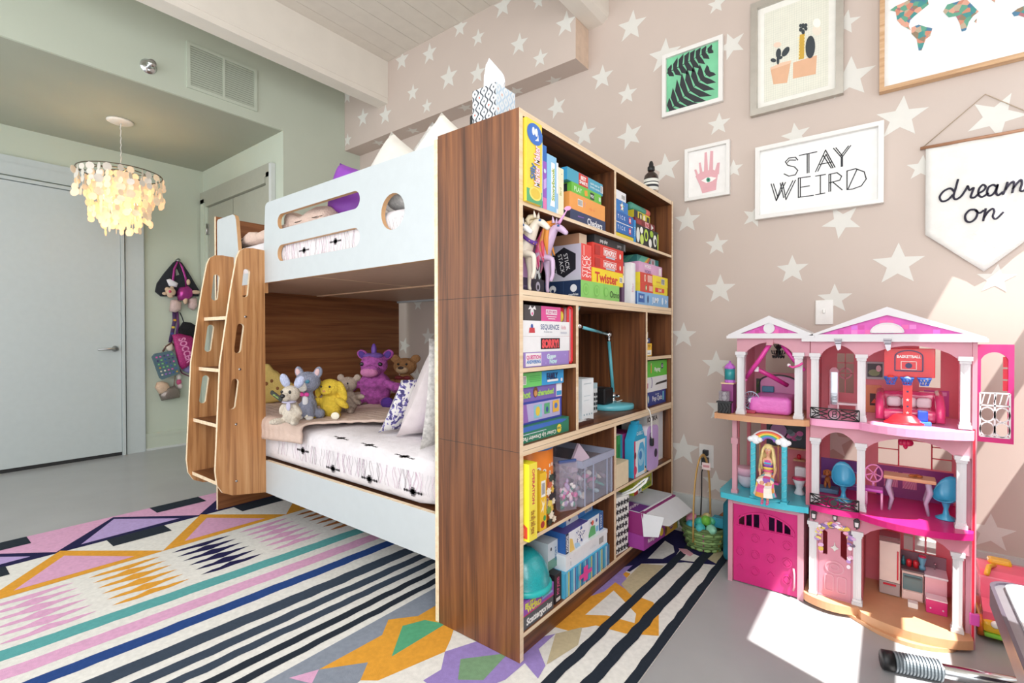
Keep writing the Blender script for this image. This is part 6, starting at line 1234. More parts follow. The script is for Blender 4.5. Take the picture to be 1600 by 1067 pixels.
def dp(nm, mb, label=None, parent=dh): return obj(nm, mb, parent, label)
def slab(nm, pts, z0, z1, mat, label=None):
    A = sum(pts[i][0]*pts[(i+1) % len(pts)][1]-pts[(i+1) % len(pts)][0]*pts[i][1] for i in range(len(pts)))
    if A < 0: pts = pts[::-1]
    return dp(nm, MB().prism(pts, frame_mtx((0, 0, z0), (1,0,0), (0,1,0)), z1-z0, mat), label)
def arc(x0, x1, y0, bulge, n=12): return [(x0+(x1-x0)*i/n, y0-bulge*math.sin(PI*i/n)**.8) for i in range(n+1)]
def column(x, z0, z1, y=FY, w_=.0135):
    m = MB(); m.box(x-w_*1.35, y-w_*1.35, z0, x+w_*1.35, y+w_*1.35, z0+.012, DWH); m.box(x-w_*1.15, y-w_*1.15, z0+.012, x+w_*1.15, y+w_*1.15, z0+.022, DWH)
    m.prism([(x-w_, y-w_), (x-w_*.25, y-w_*.8), (x+w_*.25, y-w_*.8), (x+w_, y-w_), (x+w_, y+w_), (x-w_, y+w_)], frame_mtx((0, 0, z0+.02), (1,0,0), (0,1,0)), z1-z0-.042, DWH)
    m.box(x-w_*1.2, y-w_*1.2, z1-.024, x+w_*1.2, y+w_*1.2, z1-.014, DWH); m.box(x-w_*1.5, y-w_*1.5, z1-.014, x+w_*1.5, y+w_*1.5, z1, DWH)
    dp('column', m)
def header(x0, x1, z0, z1, arches, mat, y=FY, th=.014):
    lo = [(x0, z1), (x0, z0)]
    for a_, b_, rise in arches:
        lo += [(a_+(b_-a_)*i/12, z0+rise*math.sin(PI*i/12)**.7) for i in range(13)]
    lo += [(x1, z0), (x1, z1)]
    dp('arched_header', MB().prism(lo, XYf(y+th/2), th, mat))
def mull(mb, X, pts, w_, m, k=0):
    for p, q in zip(pts, pts[1:]):
        d = Vector((q[0]-p[0], q[1]-p[1])); L = d.length
        if L < 1e-6: continue
        n = Vector((-d.y, d.x))/L*w_/2
        mb.prism([(p[0]-n.x, p[1]-n.y), (q[0]-n.x, q[1]-n.y), (q[0]+n.x, q[1]+n.y), (p[0]+n.x, p[1]+n.y)], X, .003, m)
# -- left wing: garage
gx0, gx1 = .386, .672
dp('garage_wall', MB().box(gx0, FY+.0, 0, gx0+.013, BY, .352, DPP)); dp('garage_wall', MB().box(gx1-.013, FY+.0, 0, gx1, BY, .352, DPP))
dp('garage_wall', MB().box(gx0, FY-.008, 0, gx0+.018, FY+.006, .352, DPP)); dp('garage_wall', MB().box(gx1-.022, FY-.008, 0, gx1, FY+.006, .352, DPP)); dp('garage_header', MB().box(gx0, FY-.004, .34, gx1, FY+.006, .365, DPP))
w = MB(); X = XYf(FY+.01); x0, x1, z0, z1 = .406, .649, .004, .338
cut = []
def gar(a_, b_): 
    f = lambda x: .268+.042*math.sin(PI*(x-x0)/(x1-x0))**.6
    return [(a_, .252), (b_, .252)]+[(b_+(a_-b_)*i/4, f(b_+(a_-b_)*i/4)) for i in range(5)]
holes = [gar(.428+.029*i, .428+.029*i+.022) for i in range(7) if i != 3]
w.prism([rect(x0, z0, x1, z1)]+holes, X, .008, DMG)
for i in range(4):
    for j in range(3):
        cx_, cz_ = .432+.06*i, .205-.07*j; 
        if j == 1 or i % 2: w.prism([oval(cx_, cz_, .018, .020, 14), oval(cx_, cz_, .014, .016, 14)], XYf(FY+.002), .003, DMG)
        w.prism([(cx_, cz_-.016), (cx_+.013, cz_), (cx_, cz_+.016), (cx_-.013, cz_)], XYf(FY+.002), .003, DMG)
mull(w, XYf(FY+.001), [(x0+.012, .245), (x0+.012, .265)]+[(x0+.012+(x1-x0-.024)*i/12, .265+.052*math.sin(PI*i/12)**.6) for i in range(13)]+[(x1-.012, .245), (x0+.012, .245)], .006, DMG)
mull(w, XYf(FY+.001), [(.527, .252), (.541, .282), (.527, .312), (.513, .282), (.527, .252)], .004, DMG)
gd = dp('garage_door', w, 'hot pink garage door with an arched row of windows'); gh = MB().tube([(.636, FY-.002, .03), (.640, FY-.012, .05), (.640, FY-.012, .10), (.636, FY-.002, .12)], .004, DPP, 6); obj('door_handle', gh, gd)
dp('back_wall', MB().box(gx0, BY-.01, 0, gx1, BY, .352, M('garage_back_print', '#7a4a8a', .5, var=.3, scale=20)))
# turquoise terrace
slab('terrace_floor', [(.345, 1.30), (.345, 1.03), (.356, 1.0)]+arc(.36, .68, .985, .018)+[(.69, .985), (.69, 1.30)], .362, .386, DTQ, 'turquoise terrace floor')
dp('post', MB().box(.398, 1.0, .386, .424, 1.026, .40, DPP).box(.402, 1.003, .40, .420, 1.022, .60, DPP).box(.397, 1.0, .60, .425, 1.026, .625, DPP).box(.402, 1.003, .625, .420, 1.022, .708, DPP))
w = MB(); w.prism([rect(.345, .386, .69, .71), rect(.365, .43, .40, .69), rect(.415, .43, .46, .69)], XYf(BY), .012, DSA); dp('back_wall', w)
w = MB(); w.prism(rect(.485, .555, .66, .665), XYf(BY-.013), .001, P('3b3f4a', .5)); w.prism(oval(.535, .628, .034, .034), XYf(BY-.0142), .0005, P('b07aa8', .5)); w.prism([oval(.535, .628, .040, .040), oval(.535, .628, .034, .034)], XYf(BY-.0146), .0005, P('25222c', .5))
for k in range(8): w.prism(oval(.60+.022*math.sin(k*2.4), .60+.004*k, .014, .012, 10), XYf(BY-.0143-.0002*k), .0004, P(('c0508a', '7f8790', 'd86aa8', '5d6570')[k % 4], .5))
w.box(.495, BY-.03, .552, .655, BY-.012, .558, DPE)
dp('wall_print', w, 'grey and pink bathroom wall print')
dp('partition', MB().box(.676, 1.02, .386, .69, BY, .71, DSA)); w = MB().box(.60, BY-.05, .505, .645, BY-.012, .512, DPE); w.ell((.620, BY-.03, .522), (.009, .009, .012), DRD); dp('wall_shelf', w)
# bedroom
slab('bedroom_floor', [(.333, 1.30), (.333, .99), (.338, .965)]+arc(.345, .675, .972, .022)+[(.692, .985), (.692, 1.30)], .708, .732, DPE, 'peach bedroom floor')
column(.436, .732, .999); column(.652, .732, .999)
header(.42, .69, .985, 1.062, [(.448, .64, .055)], DPP)
dp('keystone', MB().box(.536, FY-.012, 1.028, .56, FY-.004, 1.058, DPP))
w = MB(); w.prism([rect(.42, .732, .69, 1.06), rect(.478, .895, .602, 1.03)], XYf(BY), .012, DPK); dp('back_wall', w)
dp('side_wall', MB().box(.42, 1.12, .732, .432, BY, 1.06, DPK)); dp('side_wall', MB().box(.677, 1.03, .732, .69, BY, 1.06, DSA))
w = MB(); w.prism(rect(.440, .75, .476, .865), XYf(BY-.0125), .001, P('4a5a48', .5)); rr = random.Random(2)
for k in range(22): w.prism(oval(.458+rr.uniform(-.013, .013), .80+rr.uniform(-.03, .05), .008, .007, 8), XYf(BY-.0137-.0001*k), .0002, P(rr.choice(('5f8f3f', '7fa84f', '3f6a34')), .5))
dp('wall_print', w, 'green plant wall print')
def gable(xl, xa, xr, zb, za, zl, y, tiles):
    w = MB(); th = .03
    w.prism([[(xl, zl), (xr, zl), (xr, zl+.012), (xa, za), (xl, zl+.012)], [(xl+.05, zb), (xa, za-.030), (xr-.05, zb)]], XYf(y+.012), th, DWH)
    w.box(xl-.004, y-.026, zl-.004, xr+.004, y+.01, zl+.008, DWH)
    g = dp('pediment', w, 'white roof pediment')
    w = MB(); w.prism([(xl+.048, zb-.002), (xr-.048, zb-.002), (xa, za-.029)], XYf(y), .006, M('pediment_magenta', '#d552b0', .4, var=.1, scale=30))
    rr = random.Random(5); n = tiles
    for i in range(n):
        for j in range(4):
            if rr.random() < .55:
                a_ = xl+.05+(xr-xl-.1)*i/n; z = zb+(za-.03-zb)*j/4; lim = za-.031-(za-.029-zb)*abs(a_+.5*(xr-xl-.1)/n-xa)/max(xa-xl-.05, .01)
                b_ = a_+(xr-xl-.1)/n*.9
                lim2 = min(za-.031-(za-.029-zb)*abs(q-xa)/max(xa-xl-.05, .01) for q in (a_, b_))
                if z+.014 < lim2: w.prism(rect(a_, z, b_, z+.016), XYf(y-.0063-.0001*((i+j) % 3)), .0003, P(rr.choice(('e07ac4', 'c93f9c', 'e060a8', 'cf6acb')), .4))
    obj('tiles', w, g, 'pink tiled gable'); return g
gL = gable(.386, .545, .702, 1.077, 1.15, 1.06, FY, 12); obj('medallion', MB().prism(oval(.545, 1.098, .021, .021), XYf(FY-.008), .006, DWH), gL)
dp('roof_slope', MB().prism([(.386, 1.066), (.702, 1.066), (.545, 1.145)], XYf(BY), BY-FY-.02, DWH))
# -- right block
rx0, rx1 = .693, 1.163
gR = gable(.668, .933, 1.197, 1.072, 1.172, 1.048, FY, 20); w = MB().prism([(.933+.048*math.cos(PI*i/14), 1.078+.034*math.sin(PI*i/14)) for i in range(15)], XYf(FY-.008), .006, P('e6d3d6', .4)); mull(w, XYf(FY-.013), [(.933+.048*math.cos(PI*i/14), 1.078+.034*math.sin(PI*i/14)) for i in range(15)]+[(.981, 1.078)], .004, DWH); obj('half_round_window', w, gR)
dp('roof_slope', MB().prism([(.668, 1.056), (1.197, 1.056), (.933, 1.165)], XYf(BY), BY-FY-.02, DWH))
for x, z0, z1 in ((.708, .744, .998), (.858, .744, .996), (1.146, .748, .994), (.711, .41, .664), (.858, .405, .661), (1.138, .405, .655), (.704, .032, .332), (.848, .045, .326), (1.130, .045, .322)): column(x, z0, z1, FY, .0125)
header(rx0, rx1, .985, 1.052, [(.725, .842, .045), (.875, 1.128, .045)], DPP); header(rx0, rx1, .648, .718, [(.727, .842, .045), (.876, 1.122, .045)], DPP); header(rx0, rx1, .315, .388, [(.868, 1.115, .05)], DPK)
slab('third_floor', [(rx0, 1.30), (rx0, .99)]+arc(.70, .852, .978, .012)+arc(.86, 1.165, .965, .055)+[(1.17, 1.0), (1.17, 1.30)], .716, .744, M('dollhouse_candy_pink', '#ee9fc4', .25, var=.02, coat=.3))
slab('second_floor', [(rx0, 1.30), (rx0, .99)]+arc(.70, .852, .978, .014)+arc(.86, 1.165, .965, .055)+[(1.17, 1.0), (1.17, 1.30)], .382, .405, DMG, 'magenta second floor')
slab('ground_floor', [(rx0-.02, 1.30), (rx0-.02, .995)]+arc(.68, .852, .985, .03)+arc(.862, 1.15, .955, .045)+[(1.168, .97), (1.168, 1.30)], .014, .044, DPE, 'peach ground floor')
slab('step', [(.80, 1.0)]+arc(.875, 1.115, .94, .05)+[(1.125, .96), (1.12, 1.0)], .0005, .014, DPE)
def backwall(z0, z1, holes, mat=DSA): dp('back_wall', MB().prism([rect(rx0, z0, rx1, z1)]+holes, XYf(BY), .012, mat))
backwall(.744, 1.05, [rect(.76, .82, .82, .99), rect(1.035, .86, 1.10, 1.03)]); backwall(.405, .716, [rect(.735, .53, .84, .68), rect(.905, .535, 1.135, .68)]); backwall(.044, .382, [rect(.99, .195, 1.09, .29)])
w = MB(); X = XYf(BY-.012)
for x in (.972, 1.075): mull(w, X, [(x, .535), (x, .68)], .005, DRD)
for z in (.60, .645):
    mull(w, X, [(.905, z), (.972, z)], .004, DRD); mull(w, X, [(1.075, z-.02), (1.135, z-.02)], .004, DRD)
mull(w, X, [(.905, .648), (1.135, .640)], .005, DRD)
for i in range(4): mull(w, X, [(.985+.022*i+.02*math.cos(PI*j/8), .648+.02*math.sin(PI*j/8)) for j in range(9)], .003, DRD)
dp('window_muntins', w, 'red muntins of the dining window'); w = MB()
for a_, b_ in (((.76, .905), (.82, .905)), ((.79, .82), (.79, .99)), ((.76, .95), (.82, .95))): mull(w, X, [a_, b_], .004, DSA)
mull(w, X, [(.79+.022*math.cos(2*PI*j/14), .905+.022*math.sin(2*PI*j/14)) for j in range(15)], .006, DPK)
dp('window_muntins', w); w = MB()
for x in (1.022, 1.058): mull(w, X, [(x, .195), (x, .29)], .006, DSA)
dp('window_muntins', w)
dp('side_wall', MB().box(1.152, FY+.008, .0, 1.164, BY, 1.05, DPP)); dp('side_wall', MB().box(1.164, FY-.008, .0, 1.176, FY+.03, 1.045, DPP)); dp('red_edge_strip', MB().box(1.166, FY-.010, .03, 1.172, FY-.008, .75, DRD), 'thin red strip')
dp('partition', MB().box(.852, FY+.03, .044, .864, BY, .382, DSA)); dp('partition', MB().box(rx0-.002, FY+.01, .044, rx0+.010, BY, 1.05, DSA))
w = MB().box(1.160, FY-.014, .085, 1.186, FY+.0, .125, P('d24fa8', .3), bev=.004); dp('catch', w)
# wall prints inside the right block
w = MB(); w.prism(rect(.862, .745, .915, .86), XYf(BY-.0125), .003, P('d8845c', .5)); w.prism(rect(.876, .775, .905, .825), XYf(BY-.016), .0005, P('4a1f24', .5)); w.prism([(.88, .785), (.9, .785), (.892, .805)], XYf(BY-.0168), .0004, P('e0503c', .5)); dp('wall_print', w, 'orange fireplace print')
w = MB(); w.prism(rect(.860, .885, .925, .958), XYf(BY-.0125), .004, P('a9a4a8', .4)); w.prism(rect(.867, .894, .918, .95), XYf(BY-.017), .0005, P('3c3438', .4)); w.prism(oval(.89, .912, .02, .014, 10), XYf(BY-.0178), .0003, P('7f8a5c', .4)); w.prism(oval(.905, .93, .009, .014, 10), XYf(BY-.0183), .0003, P('d8a8b0', .4)); dp('wall_print', w, 'grey framed screen print')
w = MB(); w.prism(rect(1.05, .75, 1.125, .85), XYf(BY-.0125), .001, P('c845a0', .4)); w.prism(rect(1.105, .83, 1.118, .844), XYf(BY-.0138), .0004, P('e9a8d4', .4)); dp('wall_print', w, 'magenta patterned dado print')
w = MB(); w.prism(rect(.70, .405, .85, .53), XYf(BY-.0125), .001, P('7a4a9a', .4))
for k in range(6): w.prism(rect(.79, .42+.012*k, .845, .426+.012*k), XYf(BY-.0138), .0004, P('a87ac4', .4))
w.prism(oval(.835, .455, .018, .022, 12), XYf(BY-.0143), .0004, P('c8404a', .4)); w.prism(rect(.705, .44, .76, .452), XYf(BY-.0143), .0004, P('b49ac8', .4)); dp('wall_print', w, 'purple study wall print')
w = MB(); w.prism(rect(.90, .405, 1.14, .53), XYf(BY-.0125), .001, P('8a2f78', .4))
for a_ in (.925, .985): w.prism(rect(a_, .445, a_+.045, .51), XYf(BY-.0138), .0004, P('d06a98', .4))
for a_ in (.925, .985):
    for k in range(5): mull(w, XYf(BY-.0142), [(a_+.009*k, .445), (min(a_+.045, a_+.009*k+.03), .51)], .0015, P('e8a8c4', .4))
dp('wall_print', w, 'magenta lattice sideboard print')
# front door bay
w = MB(); X = XYf(FY+.004)
dl = [(.722, .05), (.83, .05), (.83, .30)]+[(.776+.054*math.cos(PI*i/10), .30+.042*math.sin(PI*i/10)) for i in range(1, 10)]+[(.722, .30)]
w.prism([[(rx0, .03), (.858, .03), (.858, .382), (rx0, .382)], dl], X, .012, DPK); dp('front_facade', w)
w = MB(); w.prism([[(.723, .05), (.829, .05), (.829, .30)]+[(.776+.053*math.cos(PI*i/10), .30+.040*math.sin(PI*i/10)) for i in range(1, 10)]+[(.723, .30)], [(.737, .21), (.752, .21), (.752, .30), (.742, .305), (.737, .30)], [(.795, .215), (.815, .20), (.815, .29), (.805, .315), (.795, .31)]], XYf(FY+.002), .008, DPK)
for a_ in (.742, .783): w.prism([rrect(a_, .07, a_+.032, .135, .008), rrect(a_+.004, .074, a_+.028, .131, .006)], XYf(FY-.005), .003, DPP)
w.prism([oval(.776, .165, .032, .026), oval(.776, .165, .027, .021)], XYf(FY-.005), .003, DPP); w.prism([oval(.776, .168, .016, .012), oval(.776, .168, .012, .009)], XYf(FY-.005), .003, DPP)
fd = dp('front_door', w, 'pink front door with moulded panels')
w = MB(); rr = random.Random(8)
for k in range(64):
    a_ = PI*(-.12+1.24*k/63); r_ = rr.uniform(.044, .062); x = .776+r_*math.cos(a_); z = .285+r_*.9*math.sin(a_)
    if a_ < .1: z -= .09*rr.random()
    if a_ > 3.05: z -= .05*rr.random()
    w.prism(oval(0, 0, rr.uniform(.006, .011), rr.uniform(.005, .009), 8), frame_mtx((x, FY-.010-rr.uniform(0, .004), z), (1, 0, rr.uniform(-.4, .4)), (0, rr.uniform(-.5, .5), 1)), .001, P(rr.choice(('d8a8d0', 'b48ac8', 'e6d06a', 'f0e4ec', '8a6aa8', 'd9b84a', '6a5a6e', 'e2a0c0')), .6))
obj('flower_garland', w, fd, 'lilac and yellow paper flower garland')
w = MB().prism(star(.776, .243, .014, 0, .5, 4), XYf(FY-.006), .004, P('cfc9c4', .3)); w.prism([(.772, .243), (.78, .243), (.776, .268)], XYf(FY-.006), .003, P('cfc9c4', .3)); obj('door_knocker', w, fd)
for x, z in ((.707, .358), (.846, .355), (.777, .365)):
    w = MB(); s_ = .8 if x == .777 else 1
    w.prism([(x-.008*s_, z-.014*s_), (x+.008*s_, z-.014*s_), (x+.010*s_, z+.010*s_), (x-.010*s_, z+.010*s_)], XYf(FY-.010), .010, P('2a2628', .4)); w.prism([(x-.005*s_, z-.010*s_), (x+.005*s_, z-.010*s_), (x+.006*s_, z+.006*s_), (x-.006*s_, z+.006*s_)], XYf(FY-.0205), .0006, P('d9d0d2', .3)); w.prism([(x-.011*s_, z+.010*s_), (x+.011*s_, z+.010*s_), (x, z+.022*s_)], XYf(FY-.010), .010, P('2a2628', .4)); w.box(x-.002, FY-.014, z-.022*s_, x+.002, FY-.010, z-.012*s_, P('2a2628', .4))
    dp('lantern', w, 'black toy wall lantern')
def railing(z0, z1, y):
    w = MB(); X = XYf(y); xa, xb = .697, .853; m = BLK; xm = (xa+xb)/2; zm = (z0+z1)/2
    cv = lambda x: y-.006*math.sin(PI*(x-xa)/(xb-xa))
    def ln(pts, r=.0022): w.tube([(x, cv(x), z) for x, z in pts], r, m, 6)
    ln([(xa+(xb-xa)*i/8, z1) for i in range(9)]); ln([(xa+(xb-xa)*i/8, z0) for i in range(9)]); ln([(xa, z0), (xa, z1)]); ln([(xb, z0), (xb, z1)])
    ln([(xm+.019*math.cos(2*PI*i/16), zm+.019*math.sin(2*PI*i/16)) for i in range(17)])
    for s in (1, -1):
        e = xm+s*(xb-xm); f = xm+s*.022
        ln([(e, z1), (e-s*.02, zm), (e, z0)]); ln([(e-s*.004, zm), (e-s*.02, zm)]); ln([(e, z1), (f+s*.016, zm+.004), (f, zm)]); ln([(e, z0), (f+s*.016, zm-.004), (f, zm)]); ln([(e-s*.02, zm), (f, z1-.004)]); ln([(e-s*.02, zm), (f, z0+.004)])
    return w, xm, zm, cv
w, xm, zm, cv = railing(.746, .787, .972)
X = frame_mtx((xm, cv(xm)-.003, zm), (1,0,0), (0,0,1))
sp_ = [(-.005,-.011),(-.004,.011)], [(-.004,.011),(.004,.012),(.008,.006),(.002,.001),(-.003,.0)], [(.002,.001),(.009,-.003),(.007,-.010),(.0,-.011),(-.008,-.008)]
for s_ in sp_: w.tube([(xm+a_, cv(xm)-.002, zm+b_) for a_, b_ in smooth(list(s_), 4)], .0016, BLK, 6)
dp('balcony_railing', w, 'black scrolled balcony railing with a letter B')
w, xm, zm, cv = railing(.408, .449, .972); w.prism(oval(xm, zm, .011, .011, 14), XYf(cv(xm)-.002), .003, BLK); dp('balcony_railing', w, 'black scrolled balcony railing with a round boss')
# swing-out lift panel on the right
w = MB(); X = XYf(1.055); ax0, ax1 = 1.178, 1.268
ar = [(1.188, .86)]+[(1.188+.066*i/10, .985+.025*math.sin(PI*i/10)**.6) for i in range(11)]+[(1.254, .86)]
w.prism([rect(ax0, .705, ax1, 1.036), [(1.188, .722), (1.256, .722)]+ar[::-1]], X, .02, DMG)
lp_ = dp('lift_panel', w, 'magenta arched lift panel with white lattice rail')
w = MB(); X = XYf(1.034)
for pts in ([(1.186, .725), (1.186, .872), (1.258, .872), (1.258, .725), (1.186, .725)], [(1.186, .83), (1.258, .83)], [(1.222, .725), (1.222, .872)]): mull(w, X, pts, .005, DWH)
for cx_, cz_ in ((1.204, .75), (1.24, .75), (1.204, .80), (1.24, .80)): mull(w, X, [(cx_+.018*math.cos(2*PI*j/12), cz_+.024*math.sin(2*PI*j/12)) for j in range(13)], .004, DWH)
for j in range(5): mull(w, X, [(1.19+.0145*j, .835), (1.197+.0145*j, .87)], .003, DWH)
obj('lattice_rail', w, lp_, 'white lattice rail')
w = MB()
for z in (.88, .92, .96): w.box(1.243, 1.045, z, 1.254, 1.052, z+.034, DRD)
obj('red_panes', w, lp_, 'red pane strip')
# ================================================================ things in the dollhouse
def small(nm, label, mb, cat, group=None, parent=None): return obj(nm, mb, parent, label, cat, group)
B1 = .7325
tb = thing('toy_bed', 'pink tufted toy bed in the top left dollhouse room', 'toy bed', (.54, 1.14, B1))
w = MB(); w.merge(soft_block(.455, .620, 1.045, 1.245, B1, B1+.075, .02, M('toy_satin_pink', '#dc6fc0', .35, var=.03, scale=60, bump=.3, bscale=60), amp=.001)); obj('mattress', w, tb)
w = MB(); X = XYf(1.262); w.prism([(.462, B1), (.618, B1), (.618, B1+.12)]+[(.54+.078*math.cos(PI*i/10), B1+.12+.035*math.sin(PI*i/10)) for i in range(1, 10)]+[(.462, B1+.12)], X, .012, P('d98ab8', .5)); mull(w, XYf(1.249), [(.462, B1+.02), (.462, B1+.12)]+[(.54+.078*math.cos(PI*(10-i)/10), B1+.12+.035*math.sin(PI*i/10)) for i in range(11)]+[(.618, B1+.02)], .007, BLK); obj('headboard', w, tb, 'pink headboard with black rim')
w = MB().box(.475, 1.225, B1+.076, .525, 1.244, B1+.104, P('4f7f9c', .6), bev=.006); obj('cushion', w, tb, 'blue cushion')
w = MB().tube([(.56, 1.12, 1.043), (.56, 1.12, 1.03)], .002, BLK, 6)
for k in range(6):
    a_ = PI*k/3; 
    w.tube([(.56, 1.12, 1.01), (.56+.012*math.cos(a_), 1.12+.012*math.sin(a_), .985), (.56+.024*math.cos(a_), 1.12+.024*math.sin(a_), .99), (.56+.026*math.cos(a_), 1.12+.026*math.sin(a_), 1.004)], .0024, BLK, 6); w.tube([(.56, 1.12, 1.0), (.56+.014*math.cos(a_), 1.12+.014*math.sin(a_), 1.02), (.56+.018*math.cos(a_), 1.12+.018*math.sin(a_), 1.03)], .002, BLK, 6); w.lathe([(.0, -.014), (.003, -.01), (.005, 0)], BLK, (.56+.020*math.cos(a_), 1.12+.020*math.sin(a_), .982), 8)
w.lathe([(.0, .968), (.006, .978), (.004, .99), (.007, 1.005), (.003, 1.03)], BLK, (.56, 1.12, 0), 10); obj('toy_chandelier', w, None, 'black toy chandelier hanging in the top left dollhouse room', 'toy chandelier')
w = MB().tube([(.545, 1.02, 1.033), (.50, 1.03, .96), (.446, 1.05, .885)], .0105, P('d83f9c', .35), 8, flat=.9); w.ell((.442, 1.05, .878), (.010, .006, .010), P('e86ab4', .35))
small('toy_slide', 'upper magenta slide piece hanging from the bedroom arch', w, 'toy slide', 'magenta slide pieces')
w = MB().tube([(.489, 1.06, .923), (.54, 1.10, .89), (.592, 1.14, .852)], .0105, P('c92f88', .35), 8, flat=.9); w.box(.478, 1.05, .912, .496, 1.066, .934, P('e9dfe6', .3), bev=.003); small('toy_slide', 'lower magenta slide piece with a white clip slanting towards the toy bed', w, 'toy slide', 'magenta slide pieces')
w = MB().tube([(.59, 1.03, 1.03), (.62, 1.03, .985), (.635, 1.025, .965), (.668, 1.02, .925)], .010, P('d0389a', .35), 8, flat=.9); small('toy_slide', 'short magenta slide piece behind the right bedroom column', w, 'toy slide', 'magenta slide pieces')
w = MB().tube([(.622, .985, .945), (.635, .982, .940), (.655, .982, .948), (.668, .985, .958)], .009, P('e0509c', .5), 8, flat=.5); w.ell((.620, .985, .948), (.007, .006, .007), P('e9dfe6', .3)); small('toy_ribbon', 'pink ribbon clip on the right bedroom column', w, 'ribbon')
w = MB().box(.358, 1.0, B1, .405, 1.06, .857, P('8a3a78', .4)); w.box(.354, .998, .857, .408, 1.062, .862, P('d8b894', .4)); small('toy_cabinet', 'tall plum toy cabinet beside the left bedroom column', w, 'toy cabinet')
w = MB().lathe([(.023, 0), (.023, .006), (.021, .008), (.021, .062), (.025, .065), (.012, .082), (.004, .086), (.005, .092), (0, .096)], P('bd6ac8', .35), (.385, 1.03, .8625), 8, smooth=False); w.lathe([(.0215, .012), (.0215, .060)], M('teal_toy_glass', '#2f8f94', .15, var=.1), (.385, 1.03, .8625), 16); small('toy_lantern', 'purple and teal toy lantern on the plum toy cabinet', w, 'toy lantern')
pc = thing('toy_pet_carrier', 'black scrollwork toy pet carrier at the left end of the bedroom floor', 'toy carrier', (.372, .975, B1))
w = MB().box(.350, .966, B1, .402, .994, B1+.045, BLK, bev=.004); w.box(.346, .964, B1+.045, .406, .996, B1+.052, BLK)
for k in range(4): w.tube([(.352+.013*k, .9645, B1+.004), (.362+.013*k, .9640, B1+.022), (.352+.013*k, .9645, B1+.042)], .0016, BLK, 5)
obj('carrier_base', w, pc); w = MB().box(.355, .968, B1+.053, .396, .992, B1+.095, M('smoky_clear', '#8a8088', .1, alpha=.55)); obj('clear_top', w, pc, 'smoky clear top'); w = MB().ell((.375, .98, B1+.065), (.010, .008, .012), P('e9e6ea', .4)); w.ell((.376, .978, B1+.083), (.009, .008, .009), P('e9e6ea', .4)); w.ell((.381, .972, B1+.084), .002, BLK); obj('toy_kitten', w, None, 'tiny white kitten figure inside the black toy pet carrier', 'toy animal')
w = MB(); cx_, cz_ = .466, B1+.055
X = XYf(1.055)
w.prism([oval(cx_, cz_, .036, .040, 20), oval(cx_, cz_, .032, .036, 20)], X, .004, P('9aa0b4', .3))
for k in range(8): a_ = PI*k/8; mull(w, X, [(cx_-.033*math.cos(a_), cz_-.037*math.sin(a_)), (cx_+.033*math.cos(a_), cz_+.037*math.sin(a_))], .003, P('6a7088', .3))
w.prism(oval(cx_, cz_, .010, .010, 12), XYf(1.054), .006, P('d8dae4', .3)); w.box(cx_-.02, 1.035, B1, cx_+.02, 1.075, B1+.014, P('a82f4c', .4), bev=.003); small('toy_fan', 'silver spoked toy fan on a red foot beside the toy bed', w, 'toy fan')
# terrace
T1 = .3865
ds = thing('toy_swing', 'turquoise toy swing frame with a rainbow top on the terrace', 'toy swing', (.547, 1.0, T1))
for x in (.488, .604):
    w = MB().box(x-.010, .985, T1, x+.010, 1.005, .62, DTQ, bev=.003)
    for k in range(8): w.tube([(x-.010, .984, .40+.027*k), (x+.010, .984, .415+.027*k)], .002, P('6fd0de', .3), 5)
    obj('post', w, ds)
w = MB().lathe([(.052, 0), (.056, .004), (.050, .010), (0, .010)], DTQ, (.54, .99, T1), 24, ry=.55); w.box(.478, .975, T1, .500, 1.02, T1+.008, DTQ); w.box(.594, .965, T1, .618, 1.02, T1+.008, DTQ); obj('base', w, ds)
w = MB()
for k, c_ in enumerate(('d8453c', 'e88a3a', 'ecd04a', '58b068', '4a8fd0', '8a5ab8')):
    r1, r2 = .060-.007*k, .053-.007*k
    w.prism([(.546+r1*math.cos(PI*i/16), .628+r1*.72*math.sin(PI*i/16)) for i in range(17)]+[(.546+r2*math.cos(PI*(16-i)/16), .628+r2*.72*math.sin(PI*(16-i)/16)) for i in range(17)], XYf(.998), .006, P(c_, .4))
w.prism([(.546+.066*math.cos(PI*i/16), .628+.066*.74*math.sin(PI*i/16)) for i in range(17)]+[(.546+.060*math.cos(PI*(16-i)/16), .628+.060*.72*math.sin(PI*(16-i)/16)) for i in range(17)], XYf(.998), .006, DWH); obj('rainbow', w, ds, 'rainbow arch')
for x in (.495, .600):
    w = MB()
    for dx, dz, r_ in ((-.016, 0, .014), (0, .004, .018), (.017, 0, .013), (.004, -.006, .016)): w.ell((x+dx, .988, .632+dz), (r_, .008, r_*.85), P('eef0f4', .5), None, 12, 8)
    obj('cloud', w, ds, 'white cloud')
w = MB().box(.508, .985, .455, .584, 1.02, .462, P('d24f9c', .4)); 
for x in (.512, .580): w.tube([(x, 1.0, .46), (x, 1.0, .63)], .002, P('c98a4a', .5), 6)
obj('swing_seat', w, ds)
